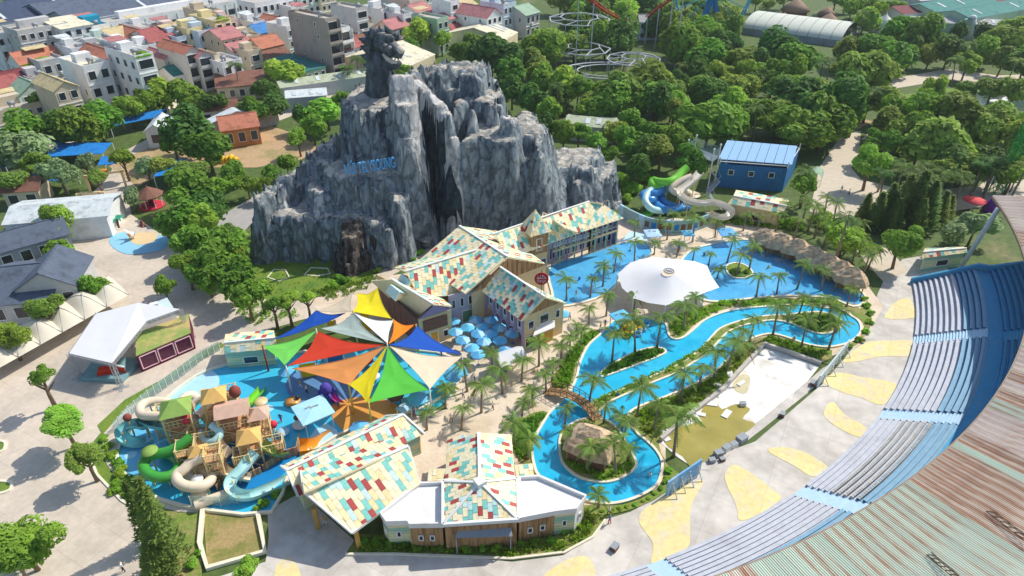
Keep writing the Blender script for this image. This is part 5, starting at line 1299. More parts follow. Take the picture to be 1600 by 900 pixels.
# ---- chain of cream canopies along the left plaza
m_can = mat('cream_membrane', S(222, 214, 194), rough=.7, var=.05, scale=.5, transl=.1)
cl = []
for i in range(7):
    x, y = -42 + i * 34.5, 583 - i * 19.5
    a = G(x + 2, y + 14, 2.6); b = G(x + 36.5, y - 5.5, 2.6); c = G(x + 2, y - 36, 2.8); d = G(x - 32.5, y - 16.5, 2.8); ce = (a + b + c + d) / 4; o_ = V3(ce, 0)
    t = thing('canopy', None, 'canopy', o_); mb = MB(); n = 8
    g = {}
    for u in range(n + 1):
        for v in range(n + 1):
            s_, t_ = u / n, v / n; q = (a * (1 - s_) + b * s_) * (1 - t_) + (d * (1 - s_) + c * s_) * t_
            q.z += (1.1 * math.sin(PI * s_) + .5) * math.sin(PI * t_) ** .8; g[u, v] = len(mb.v); mb.v.append(tuple(q))
    for u in range(n):
        for v in range(n): mb.f.append((g[u, v], g[u + 1, v], g[u + 1, v + 1], g[u, v + 1])); mb.m.append(0); mb.sm.append(True)
    mb.build('membrane', m_can, t, org=o_)
    MB().bar(o_, V3(ce, 4.5), .14).build('post', m_grey, t, org=o_)
    rb = MB()
    for s0, s1 in ((a, c), (b, d)):
        rb.tube([s0.lerp(s1, k / 8) + Vector((0, 0, 1.62 * math.sin(PI * k / 8) ** 1.6 + .06)) for k in range(9)], .05, 4)
    rb.build('rib', m_grey, t, org=o_); cl.append(t)
rank_labels(cl, 'cream arched membrane canopy in the chain along the left plaza, {n}', 'canopy', 'chain of cream canopies')
# ---- stage tent with truss frame and maroon containers
so_ = G(190, 560); sgt = thing('stage_tent', 'white roofed stage on truss legs beside the splash pool path', 'stage', so_)
rt_pts = [(108, 552, 4.6), (174, 567, 4.6), (228, 502, 5.2), (281, 483, 5.6), (216, 473, 6.2), (150, 490, 5.6)]
R6 = [G(*p) for p in rt_pts]
MB().slab([R6[0], R6[1], R6[2], R6[4], R6[5]], .15).slab([R6[2], R6[3], R6[4]], .15).build('membrane', m_mem, sgt, org=so_)
m_truss = mat('alu_truss', S(178, 180, 182), rough=.4, var=.1, metal=.3)
def truss(parent, org, a, b, w=.35, name='truss'):
    a, b = Vector(a), Vector(b); d = (b - a); n = max(3, int(d.length / .7)); mb = MB(); dn = d.normalized()
    x = dn.cross(Vector((0, 0, 1)) if abs(dn.z) < .9 else Vector((1, 0, 0))).normalized() * w / 2; y = x.cross(dn).normalized() * w / 2
    cs = [x + y, x - y, -x - y, -x + y]
    for c in cs: mb.bar(a + c, b + c, .06)
    for i in range(n):
        for k in range(4): mb.bar(a + d * (i / n) + cs[k], a + d * ((i + 1) / n) + cs[(k + 1) % 4], .04)
    return mb.build(name, m_truss, parent, org=org)
for i in (0, 1, 3, 5): truss(sgt, so_, V3(R6[i], 0), R6[i], .5, 'truss_leg')
for i, j in ((0, 1), (1, 2), (2, 3), (0, 5)): truss(sgt, so_, R6[i] - Vector((0, 0, .3)), R6[j] - Vector((0, 0, .3)))
for i in (0, 1, 3): p = V3(R6[i], 0); MB().box(p, (.5, 2.0, .1), .4).box(p, (2.0, .5, .12), .4).build('foot', m_truss, sgt, org=so_)
MB().slab([G(125, 590, .8), G(190, 592, .8), G(222, 560, .8), G(150, 556, .8)], .7).build('stage_deck', mat('deck_teal', S(120, 160, 165), var=.1), sgt, org=so_)
m_mar = mat('maroon_panel', S(104, 34, 62), var=.08); m_pinkf = mat('pink_frame', S(240, 196, 206), var=.04)
bo = G(255, 560); bk = thing('container_bar', 'maroon container bar with pink window frames and green roof beside the stage', 'kiosk', bo)
B4 = [G(222, 582), G(306, 545), G(302, 515), G(222, 545)]
for i in range(4): wall(bk, bo, B4[i], B4[(i + 1) % 4], 0, 3.0, m_mar)
MB().slab([V3(p, 3.1) for p in B4], .12).build('roof', mat('green_roof_felt', S(140, 160, 84), c2=S(190, 170, 110), c2at=(.45, .6), scale2=.3, var=.1), bk, org=bo)
for i in range(3):
    f = opening(bk, bo, B4[0], B4[1], .04 + i * .32, .32 + i * .32, .5, 2.7, glassy('bar_glass', S(120, 60, 90), .6), 'window', m_pinkf)
sl = thing('red_counter', 'curved red stage counter beside the maroon bar', 'counter', G(208, 580)); o_ = sl.location
mb = MB(); cen = G(214, 572); r_ = 2.6
arcp = [cen + Vector((r_ * math.cos(a), r_ * math.sin(a), 0)) for a in [PI + i * .19 for i in range(9)]]
for a, b in zip(arcp, arcp[1:]): mb.add([a, b, b + Vector((0, 0, 2.0)), a + Vector((0, 0, 2.0))], [(0, 1, 2, 3)])
mb.build('front', mat('scarlet', S(206, 58, 30), var=.06), sl, org=o_); MB().tube([p + Vector((0, 0, 2.0)) for p in arcp], .15, 6).build('rim', m_trim, sl, org=o_)
o = MB().box(G(168, 588), (2.0, 1.4, 1.1), .3).box(G(168, 588) + Vector((0, 0, 1.1)), (1.6, 1.0, .5), .3).build('stage_prop', mat('scarlet', S(206, 58, 30)), org=G(168, 588)); tag(o, 'small red stage prop beside the truss leg', 'prop')
ro = G(236, 520); rf = thing('container_bar', 'pale roofed service container behind the stage bar', 'kiosk', ro)
B5 = [G(205, 545), G(280, 508), G(270, 492), G(205, 520)]
for i in range(4): wall(rf, ro, B5[i], B5[(i + 1) % 4], 0, 3.4, m_white)
MB().slab([V3(p, 3.5) for p in B5], .12).build('roof', mat('pale_sheet', S(196, 214, 214), var=.06), rf, org=ro)
for k in range(3): MB().box(V3(B5[0].lerp(B5[2], .3 + .2 * k), 3.5), (1.2, .8, .7), .5).build('roof_unit', m_trim, rf, org=ro)

# ================================================================ SPLASH POOL CASTLE AND SLIDES
def slide(parent, org, pts, r, m, name='slide', tube=True, k=5, n=10):
    path = smooth_path([G(*p) for p in pts], k)
    mb = MB()
    if tube: mb.tube(path, r, n, cap=False)
    else:
        mb.tube(path, r, 8, arc=(PI * .92, PI * 2.08)); mb.tube(path, r + .07, 8, arc=(PI * .92, PI * 2.08))
    return mb.build(name, m, parent, org=org)
def legs(parent, org, pts, m, r=.12, every=1):
    for p in pts[::every]:
        q = G(*p); MB().tube([V3(q, 0), q - Vector((0, 0, .3))], r, 6).build('support', m, parent, org=org)
sm = {k: mat('slide_' + k, S(*c), rough=.28, var=.05, spec=.5, coat=.2) for k, c in dict(cream=(232, 214, 186), green=(70, 160, 60), aqua=(126, 196, 200), paleaqua=(182, 224, 222), orange=(232, 150, 30), lime=(120, 200, 50), blue=(60, 142, 206), white=(220, 214, 200), dgreen=(44, 120, 52)).items()}
ko = G(320, 720); ks = thing('play_castle', 'multi level water play castle with posts, platforms and hipped roofs in splash pool', 'play structure', ko)
m_post = mat('cream_post', S(226, 198, 142), var=.08); m_deck = mat('rust_deck', S(200, 152, 110), var=.12); m_rail = mat('yellow_rail', S(232, 216, 160), var=.06)
def tower(cx, cy, w, d, rz, levels, roofz=None, roofm=None, roofh=1.3, panel=m_deck, hip=True):
    c = G(cx, cy); ca, sa = math.cos(rz), math.sin(rz)
    L = lambda x, y, z: Vector((c.x + x * ca - y * sa, c.y + x * sa + y * ca, z))
    top = (roofz or max(levels) + 1.1)
    for sx in (-1, 1):
        for sy in (-1, 1): MB().bar(L(sx * w / 2, sy * d / 2, 0), L(sx * w / 2, sy * d / 2, top), .17).build('post', m_post, ks, org=ko)
    for z in levels:
        pf = MB().slab([L(-w / 2, -d / 2, z), L(w / 2, -d / 2, z), L(w / 2, d / 2, z), L(-w / 2, d / 2, z)], .18).build('platform', m_deck, ks, org=ko)
        for (x0, y0, x1, y1) in ((-1, -1, 1, -1), (1, -1, 1, 1), (-1, 1, 1, 1), (-1, -1, -1, 1)):
            a, b = L(x0 * w / 2, y0 * d / 2, z), L(x1 * w / 2, y1 * d / 2, z)
            r = MB(); r.bar(a + Vector((0, 0, 1.0)), b + Vector((0, 0, 1.0)), .08); r.bar(a + Vector((0, 0, .5)), b + Vector((0, 0, .5)), .06)
            for k in range(1, 6): p = a.lerp(b, k / 6); r.bar(p, p + Vector((0, 0, 1.0)), .05)
            r.build('railing', m_rail, pf, org=ko)
    for z0, z1 in zip([0] + list(levels), levels):
        a, b = L(-w / 2, -d / 2, z0), L(w / 2, -d / 2, z1); MB().bar(a, b, .1).bar(L(w / 2, -d / 2, z0), L(-w / 2, -d / 2, z1), .1).build('brace', m_post, ks, org=ko)
    if roofz:
        o = .25; e = [L(sx * (w / 2 + o), sy * (d / 2 + o), roofz) for sx, sy in ((-1, -1), (1, -1), (1, 1), (-1, 1))]
        if hip:
            a, b = L(-w * .12, 0, roofz + roofh), L(w * .12, 0, roofz + roofh)
            MB().add(e + [a, b], [(0, 1, 5, 4), (1, 2, 5), (2, 3, 4, 5), (3, 0, 4), (3, 2, 1, 0)]).build('roof', roofm, ks, org=ko)
        else:
            a, b = L(-w / 2 - o, 0, roofz + roofh), L(w / 2 + o, 0, roofz + roofh)
            MB().add(e + [a, b], [(0, 1, 5, 4), (2, 3, 4, 5), (1, 2, 5), (3, 0, 4)]).build('roof', roofm, ks, org=ko)
    return L
m_rg = mat('castle_roof_green', S(138, 170, 84), var=.08); m_rp = mat('castle_roof_pink', S(206, 170, 148), var=.08); m_ro = mat('castle_roof_ochre', S(222, 178, 104), var=.08)
tower(294, 692, 3.2, 3.2, .35, (2.2, 4.4), 6.2, m_rg, 1.2)
tower(352, 676, 2.6, 2.6, .35, (2.2, 4.2), 6.6, m_ro, 1.2)
tower(378, 692, 3.6, 2.8, .3, (2.0, 4.0), 6.0, m_rp, .7, hip=False)
tower(400, 722, 2.4, 2.4, .3, (2.2,), 4.6, m_ro, 1.0)
tower(335, 722, 3.0, 2.4, .3, (1.6, 3.2)); tower(345, 748, 1.8, 1.8, .3, (1.2, 2.6, 4.0)); tower(318, 700, 2.2, 2.2, .3, (2.6,)); tower(430, 712, 2.6, 1.8, .3, (1.8,)); tower(300, 730, 2.0, 2.0, .3, (1.4, 3.0))
rk = random.Random(4)
for (x, y, x2, y2, z) in ((412, 738, 438, 720, 1.3), (438, 720, 466, 712, 1.6), (385, 752, 410, 740, 1.2), (360, 735, 385, 752, 1.2), (340, 770, 360, 735, 1.2), (466, 712, 470, 690, 1.6)):
    a, b = G(x, y), G(x2, y2); n = 6
    for i in range(n):
        p, q = a.lerp(b, (i + .06) / n), a.lerp(b, (i + .94) / n); MB().bar(p + Vector((0, 0, z / 2)), q + Vector((0, 0, z / 2)), .12, z).build('plank', m_deck if i % 2 else m_wood, ks, org=ko)
# big splash buckets and spray pieces
m_pinkred = mat('toy_red', S(206, 58, 76), var=.05); m_toyblue = mat('toy_blue', S(40, 130, 200), var=.05)
MB().blob(G(367, 612, 5.6), (.8, .8, .9)).build('bucket', mat('bucket_brown', S(140, 72, 62), var=.1), ks, org=ko)
MB().blob(G(290, 655, 5.0), (.7, .7, .6)).build('bucket', m_pinkred, ks, org=ko)
MB().tube([G(268, 668, 3.6), G(275, 662, 4.0), G(284, 663, 3.8), (G(288, 668, 3.4))], [.1, .35, .3, .1], 8).build('fish_spout', m_toyblue, ks, org=ko)
# slides of the castle, each its own thing
def slide_thing(label, pts, r, m, tube=True, sup=True, k=5, cat='water slide', name='water_slide', group='slides of the splash pool'):
    o_ = V3(G(*pts[len(pts) // 2]), 0); t = thing(name, label, cat, o_, 0, group)
    slide(t, o_, pts, r, m, 'tube' if tube else 'trough', tube, k)
    if sup: legs(t, o_, pts[1:-1], m_post, .1, 2)
    return t
loop = lambda cx, cy, rx, ry, a0, a1, z0, z1, n=10: [(cx + rx * math.cos(a0 + (a1 - a0) * i / n), cy + ry * math.sin(a0 + (a1 - a0) * i / n), z0 + (z1 - z0) * i / n) for i in range(n + 1)]
slide_thing('cream tube slide looping at the top left of the play castle', [(278, 652, 4.2), (262, 651, 4.0), (240, 650, 3.8), (222, 648, 3.5), (219, 636, 3.2), (232, 628, 3.0), (255, 627, 2.7), (275, 634, 2.4), (290, 620, 1.9), (302, 618, 1.4), (310, 626, .9)], .62, sm['cream'])
slide_thing('aqua trough slide in a curl at the left of the play castle', [(262, 664, 3.4), (240, 661, 3.1), (222, 654, 2.8)] + loop(214, 676, 25, 15, -1.1, -5.6, 2.6, .6), .7, sm['aqua'], False)
slide_thing('green tube slide coiling in front of the play castle', [(300, 682, 4.0), (280, 697, 3.4), (262, 706, 3.0)] + loop(252, 727, 28, 19, -2.2, -7.9, 2.7, 1.0, 12), .68, sm['green'])
slide_thing('cream tube slide coiling beside the conifer', [(318, 714, 3.8), (300, 722, 3.4)] + loop(303, 746, 27, 15, -2.2, -8.4, 3.0, .9, 13) + [(318, 768, .6), (300, 778, .4)], .66, sm['cream'])
slide_thing('pale aqua trough slide bending below the play castle', [(398, 706, 3.4), (390, 716, 3.0), (378, 732, 2.6), (362, 748, 2.2), (360, 762, 1.8), (372, 772, 1.4), (395, 772, 1.1), (425, 760, .8), (455, 746, .5)], .68, sm['paleaqua'], False)
slide_thing('long cream tube slide lying low at the pool end', [(305, 790, .7), (325, 782, .8), (345, 775, .9), (360, 768, 1.2)], .6, sm['cream'], sup=False)
slide_thing('wide orange slide with two lanes at the castle right end', [(468, 698, 1.9), (485, 696, 1.7), (500, 692, 1.1), (515, 684, .5), (524, 680, .3)], 1.15, sm['orange'], False)
slide_thing('straight lime slide behind the play castle', [(375, 640, 2.6), (392, 625, 1.7), (410, 605, .6)], .55, sm['lime'], False)
slide_thing('pale green trough slide behind the ochre castle roof', [(352, 640, 4.0), (334, 630, 3.6), (322, 638, 3.2), (322, 652, 2.7), (336, 660, 2.2), (352, 655, 1.8)], .6, mat('slide_palegreen', S(196, 212, 158), rough=.3, var=.05), False)
slide_thing('cream ramp slide descending from the castle centre', [(350, 690, 3.2), (335, 702, 2.8), (318, 712, 2.2), (300, 722, 1.4), (288, 722, .8)], .6, sm['cream'], False)
slide_thing('cream tube slide arching behind the green castle roof', [(306, 652, 4.8), (318, 640, 4.4), (330, 630, 3.8), (322, 622, 3.2), (306, 628, 2.6), (296, 640, 2.0), (284, 640, 1.4)], .5, sm['cream'])
slide_thing('pale aqua tube slide curling between the castle towers', [(330, 664, 4.6), (344, 676, 4.0), (334, 690, 3.4), (318, 688, 2.8), (314, 676, 2.2)], .5, sm['paleaqua'])
slide_thing('olive trough slide right of the castle', [(408, 690, 3.2), (420, 700, 2.7), (432, 706, 2.0), (446, 704, 1.3)], .6, mat('slide_olive', S(140, 160, 84), rough=.3, var=.05), False)
slide_thing('cream trough slide along the castle front', [(360, 700, 3.4), (346, 716, 2.8), (352, 734, 2.2), (372, 742, 1.6), (392, 746, 1.0)], .55, sm['cream'], False)
tower(268, 674, 2.0, 2.0, .3, (1.6, 3.2)); tower(415, 690, 2.2, 2.2, .3, (1.8, 3.4), 5.0, m_rp, .9); tower(368, 655, 2.0, 2.0, .3, (2.4, 4.4)); tower(322, 742, 1.6, 1.6, .3, (1.4, 2.8), 4.2, m_ro, .8); tower(385, 735, 1.8, 1.8, .3, (1.2, 2.4))
# octopus, ring fountains and other spray toys
oc = G(512, 622); ot = thing('octopus_slide', 'purple and pink octopus play slide under the orange sail', 'play structure', oc); m_vi = mat('toy_violet', S(84, 76, 176), var=.05)
MB().blob(oc + Vector((0, 0, 1.7)), (.9, .9, 1.0), 10, 7).build('head', m_vi, ot, org=oc)
for i in range(7): a = i * .9; MB().tube([oc + Vector((.6 * math.cos(a), .6 * math.sin(a), 1.2)), oc + Vector((1.2 * math.cos(a), 1.2 * math.sin(a), .9)), oc + Vector((1.6 * math.cos(a), 1.6 * math.sin(a), .12))], [.28, .22, .1], 6).build('arm', m_vi, ot, org=oc)
MB().tube([oc + Vector((.5, -.3, 1.3)), oc + Vector((1.4, -.9, .8)), oc + Vector((2.3, -1.4, .3))], .4, 6, arc=(PI, 2 * PI)).build('tongue_slide', mat('toy_magenta', S(206, 60, 160), var=.05), ot, org=oc)
def toy(label, x, y, parts):
    o_ = G(x, y); t = thing('spray_toy', label, 'spray toy', o_, 0, 'spray toys in the splash pool')
    for nm, kind, p, s, m in parts:
        mb = MB()
        if kind == 'pole': mb.tube([Vector(p), Vector(p) + Vector((0, 0, s))], .09, 6)
        elif kind == 'disc': mb.lathe([(s, 0), (s, .12), (.1, .25)], 14, p)
        elif kind == 'ball': mb.blob(p, s, 9, 6)
        elif kind == 'cup': mb.lathe([(.15, 0), (s, .35), (s * 1.05, .5)], 12, p)
        mb.build(nm, m, t)
    return t
toy('red topped spray toy with a white dish beside the castle', 432, 682, [('stem', 'pole', (0, 0, 0), 2.0, m_trim), ('flower', 'ball', (0, 0, 2.2), .55, m_pinkred), ('dish', 'disc', (.9, .1, .7), .9, m_par2)])
toy('white boat shaped spray toy in the middle of the splash pool', 465, 668, [('stem', 'pole', (0, 0, 0), 1.3, m_trim), ('dish', 'disc', (.4, 0, .5), 1.0, m_white), ('ball', 'ball', (0, .3, 1.5), .4, m_brown)])
toy('tan mushroom spray toy behind the castle', 410, 640, [('stem', 'pole', (0, 0, 0), 1.4, m_trim), ('cap', 'disc', (0, 0, 1.4), 1.0, m_sp['tan'])])
toy('red spray boat under the yellow sail', 574, 572, [('stem', 'pole', (0, 0, 0), .9, m_trim), ('hull', 'cup', (0, 0, .6), 1.0, m_pinkred)])
toy('white ring spray toy under the green sail', 585, 595, [('stem', 'pole', (0, 0, 0), 1.0, m_trim), ('dish', 'disc', (0, 0, .8), .9, m_white)])
toy('dark brown dome toy right of the green sail', 619, 630, [('stem', 'pole', (-.6, 0, 0), 1.2, m_brown), ('stem', 'pole', (.6, 0, 0), 1.2, m_brown), ('dome', 'cup', (0, 0, 1.0), 1.2, m_brown)])
toy('tan round toy with a dark ball below the blue shelter', 458, 630, [('stem', 'pole', (0, 0, 0), .6, m_trim), ('cap', 'disc', (0, 0, .3), 1.1, m_sp['orange']), ('ball', 'ball', (.6, .4, .7), .35, m_win)])
toy('wooden post spray toy at the left aqua slide', 211, 682, [('stem', 'pole', (0, 0, 0), 3.2, m_post), ('bucket', 'ball', (0, 0, 3.4), .55, mat('bucket_brown', S(140, 72, 62)))])
toy('wooden propeller spray toy inside the green coil', 247, 738, [('stem', 'pole', (0, 0, 0), 3.4, m_post), ('bucket', 'cup', (0, 0, 3.2), .7, m_deck), ('cap', 'disc', (0, 0, 3.7), 1.0, m_rg)])
toy('pole with a dish above the deep blue floor', 316, 770, [('stem', 'pole', (0, 0, 0), 2.4, m_post), ('dish', 'disc', (0, 0, 2.4), .7, m_trim)])
# yellow panels behind the sails
for lab, x, y, w, h, m in (('yellow play panel under the red sail', 484, 590, 2.2, 2.6, fb['yellow']), ('blue play panel right of the yellow panel under the sails', 526, 572, 2.4, 2.2, m_toyblue), ('tall yellow play arch below the white sail', 574, 520, 1.6, 4.0, mat('panel_amber', S(236, 186, 40), var=.05)), ('amber play panel under the small sand sail', 520, 520, 1.4, 2.4, mat('panel_amber', S(236, 186, 40)))):
    p = G(x, y); t = thing('climbing_frame', lab, 'play structure', p, .25); MB().box((0, 0, .3), (w, .25, h - .3)).build('board', m, t); MB().box((-w / 2, 0, 0), (.2, .3, h + .2)).box((w / 2, 0, 0), (.2, .3, h + .2)).build('frame', m_trim, t)
# glass fence along the splash pool path
fo = G(270, 580); gf = thing('glass_fence', 'clear glass fence along the path above the splash pool', 'fence', fo)
m_gl = glassy('fence_glass', S(190, 214, 214), .3)
fp = [G(x, y) for x, y in [(345, 548), (318, 562), (290, 585), (262, 605), (235, 625), (205, 650), (182, 676)]]
for a, b in zip(fp, fp[1:]):
    n = 3
    for i in range(n): p, q = a.lerp(b, (i + .04) / n), a.lerp(b, (i + .96) / n); MB().bar(p + Vector((0, 0, .95)), q + Vector((0, 0, .95)), .03, 1.7).build('pane', m_gl, gf, org=fo); MB().box(p, (.08, .08, 1.9)).build('post', m_trim, gf, org=fo)
go = G(370, 800); g2 = thing('glass_fence', 'tilted glass fence at the foot of the splash pool near the conifers', 'fence', go)
for (x0, y0, x1, y1) in ((300, 792, 345, 792), (345, 792, 395, 784)):
    a, b = G(x0, y0), G(x1, y1)
    for i in range(2): p, q = a.lerp(b, (i + .04) / 2), a.lerp(b, (i + .96) / 2); MB().bar(p + Vector((0, 0, .9)), q + Vector((0, 0, .9)), .03, 1.8).build('pane', m_gl, g2, org=go); MB().box(p, (.08, .08, 1.9)).build('post', m_trim, g2, org=go)

# ================================================================ POOL SIDE: slides tower, thatch, bridge, tubes
uo = G(1110, 310); ut = thing('slide_tower', 'steel slide tower with netted platform beside the blue shed', 'slide tower', uo)
pz = 8.2
for (x, y) in ((1066, 290), (1078, 282), (1114, 298), (1104, 306)):
    p = G(x, y); MB().bar(p, V3(p, pz + 2.6), .22).build('column', m_trim, ut, org=uo); MB().blob(V3(p, pz + 2.7), .25, 8, 5).build('lamp', m_trim, ut, org=uo)
cps = [V3(G(x, y), pz) for x, y in ((1066, 290), (1104, 306), (1114, 298), (1078, 282))]
MB().slab(cps, .2).build('platform', m_grey, ut, org=uo)
for i in range(4):
    a, b = cps[i], cps[(i + 1) % 4]; MB().add([a, b, b + Vector((0, 0, 2.2)), a + Vector((0, 0, 2.2))], [(0, 1, 2, 3)]).build('net', glassy('safety_net', S(150, 170, 170), .35, .8), ut, org=uo)
stp_ = [G(1112, 268, pz), G(1122, 282, 6.0), G(1106, 300, 4.0), G(1116, 316, 2.0), G(1128, 328, .2)]
for a, b in zip(stp_, stp_[1:]):
    mb = MB(); mb.bar(a, b, 1.3, .12); mb.bar(a + Vector((.6, .3, .9)), b + Vector((.6, .3, .9)), .06); mb.bar(a + Vector((-.6, -.3, .9)), b + Vector((-.6, -.3, .9)), .06); mb.build('stair_flight', m_grey, ut, org=uo)
slide_thing('lime green tube slide leaving the slide tower', [(1074, 262, 8.0), (1066, 268, 7.4), (1056, 278, 6.6), (1044, 284, 6.2), (1030, 284, 5.8), (1020, 282, 5.5), (1020, 290, 5.0), (1032, 293, 4.6), (1040, 288, 4.4)], .85, sm['lime'], group='slides beside the wave pool')
slide_thing('blue coiled tube slide below the lime slide', [(1040, 292, 4.4), (1026, 302, 4.0), (1008, 302, 3.8), (1006, 308, 3.4), (1020, 312, 3.0), (1026, 300, 2.9), (1040, 296, 2.8)] + loop(1046, 312, 22, 16, -1.9, -6.4, 2.8, .9, 10), .85, sm['blue'], group='slides beside the wave pool')
slide_thing('second blue tube slide curving under the coil', [(1042, 296, 3.2), (1034, 304, 2.8), (1036, 314, 2.2), (1050, 322, 1.6), (1066, 326, .9), (1074, 324, .6)], .8, sm['blue'], group='slides beside the wave pool')
slide_thing('dark green slide end near the aqua wall', [(1022, 328, 1.6), (1012, 333, 1.1), (1003, 338, .7)], .7, sm['green'], False, group='slides beside the wave pool')
slide_thing('long cream white slide looping right of the slide tower', [(1094, 268, 8.0), (1086, 278, 7.2), (1074, 288, 6.4), (1064, 296, 5.8), (1064, 304, 5.2), (1076, 312, 4.6), (1095, 316, 4.2), (1115, 315, 3.8), (1132, 320, 3.4), (1142, 328, 2.9), (1138, 336, 2.4), (1124, 338, 1.9), (1110, 333, 1.5), (1106, 326, 1.2)], .8, sm['white'], False, group='slides beside the wave pool')
slide_thing('cream tube slide dropping behind the blue coil', [(1080, 276, 7.0), (1062, 284, 6.2), (1050, 294, 5.2), (1060, 302, 4.2), (1074, 300, 3.4), (1080, 310, 2.4), (1066, 318, 1.6)], .75, sm['cream'], group='slides beside the wave pool')
slide_thing('pale aqua slide beside the lime slide end', [(1036, 290, 5.0), (1018, 296, 4.4), (1008, 312, 3.4), (1018, 326, 2.2), (1036, 330, 1.2)], .75, sm['paleaqua'], group='slides beside the wave pool')
p = G(1080, 305); o = MB().lathe([(2.0, 0), (2.0, .25), (1.6, .3), (.2, .9)], 18).build('cream_dome', sm['cream'], loc=p); tag(o, 'round cream dome under the long white slide', 'dome')
# curved aqua wall in front of the slides
wo = G(1060, 355); aw = thing('aqua_wall', 'long curved pale aqua pool wall with inset panels before the slides', 'wall', wo); m_aq = mat('aqua_wall', S(150, 184, 184), var=.08)
wp = smooth_path([G(x, y) for x, y in [(968, 338), (990, 350), (1015, 360), (1050, 364), (1080, 362), (1104, 354)]], 3)
for i, (a, b) in enumerate(zip(wp, wp[1:])):
    d = (b - a); w = MB().bar(a + Vector((0, 0, 1.4)), b + Vector((0, 0, 1.4)), .4, 2.8).build('wall_panel', m_aq if i % 4 else m_par2, aw, org=wo)
    nn = Vector((d.y, -d.x, 0)).normalized() * .22
    if i > 4: MB().add([a.lerp(b, .15) + nn + Vector((0, 0, .7)), a.lerp(b, .85) + nn + Vector((0, 0, .7)), a.lerp(b, .85) + nn + Vector((0, 0, 2.0)), a.lerp(b, .15) + nn + Vector((0, 0, 2.0))], [(0, 1, 2, 3)]).build('inset', m_brown if i % 3 else m_toyblue, aw, org=wo)
# thatched huts
m_th = mat('thatch', S(216, 190, 156), c2=S(172, 144, 114), c2at=(.4, .65), scale2=.9, var=.25, scale=7, stretch=(2, 2, .5), bump=.08, bscale=5)
def thatch_mb(w, d, h, z, seed):
    r = random.Random(seed); mb = MB(); nx, nz = 16, 6
    rings = []
    for k in range(nz + 1):
        t = k / nz; hw, hd = (w / 2) * (1 - t) + w * .12 * t, (d / 2) * (1 - t) + .12 * t; ring = []
        for i in range(nx):
            a = 2 * PI * i / nx; x, y = math.cos(a), math.sin(a); m_ = max(abs(x), abs(y)) ** .55
            ring.append((x / m_ * hw * 1.05 + r.uniform(-.1, .1), y / m_ * hd * 1.05 + r.uniform(-.1, .1), z + h * (t ** .85) + r.uniform(-.08, .08) - (.25 if k == 0 else 0)))
        rings.append(ring)
    vs = [p for q in rings for p in q]
    fs = [(k * nx + i, k * nx + (i + 1) % nx, (k + 1) * nx + (i + 1) % nx, (k + 1) * nx + i) for k in range(nz) for i in range(nx)] + [tuple(nz * nx + i for i in range(nx)), tuple(range(nx))[::-1]]
    return mb.add(vs, fs, 0, False)
def thatch_hut(x, y, w, d, rz, z=2.4, h=2.0, seed=1, enclosed=False):
    p = V3(G(x, y, z + h * .4), 0); t = thing('thatched_hut', None, 'hut', p, rz)
    thatch_mb(w, d, h, z, seed).build('thatch_roof', m_th, t)
    for sx in (-1, 1):
        for sy in (-1, 1): MB().tube([Vector((sx * w * .38, sy * d * .38, 0)), Vector((sx * w * .38, sy * d * .38, z + .2))], .1, 6).build('post', m_wood, t)
    if enclosed:
        for sx, sy, a, b in ((0, -1, w * .76, .1), (0, 1, w * .76, .1), (-1, 0, .1, d * .76), (1, 0, .1, d * .76)): MB().box((sx * w * .38, sy * d * .38, 0), (a, b, z)).build('wall', m_brown, t)
    else: MB().box((0, d * .1, 0), (w * .66, .5, 1.0)).build('counter', m_wood, t)
    return t
hl = [thatch_hut(x, y, 5.6, 4.0, -.36 - .1 * (i > 1), 2.4, 2.3, i) for i, (x, y) in enumerate(((1196, 368), (1222, 375), (1247, 384), (1271, 395), (1294, 407), (1315, 418), (1332, 429)))]
rank_labels(hl, 'open thatched hut in the curved row along the wave pool, {n}', 'hut', 'thatched huts along the wave pool')
tag(thatch_hut(926, 682, 6.6, 5.6, -.45, 2.4, 2.4, 9, True), 'walled thatched hut on the round river island', 'hut')
# bridge
bo_ = G(895, 632); br = thing('river_bridge', 'wooden footbridge arching over the river to the hut island', 'bridge', bo_)
bpth = [G(855, 614), G(872, 620), G(890, 627), G(908, 637), G(922, 647), G(934, 658)]
for i in range(len(bpth)): bpth[i].z = .35 + .9 * math.sin(PI * i / 5)
bs = smooth_path(bpth, 4)
for a, b in zip(bs, bs[1:]): MB().bar(a.lerp(b, .05), a.lerp(b, .95), 1.6, .12).build('deck_plank', m_wood, br, org=bo_)
for sd in (-1, 1):
    mb = MB(); tv = (bs[-1] - bs[0]).normalized(); nn = Vector((tv.y, -tv.x, 0)) * .8 * sd
    mb.tube([p + nn + Vector((0, 0, 1.0)) for p in bs], .05, 5); mb.tube([p + nn + Vector((0, 0, .55)) for p in bs], .035, 5)
    for p in bs[::2]: mb.bar(p + nn, p + nn + Vector((0, 0, 1.0)), .08)
    for a, b in zip(bs[::2], bs[2::2]): mb.bar(a + nn, b + nn + Vector((0, 0, 1.0)), .04)
    mb.build('railing', m_brown, br, org=bo_)
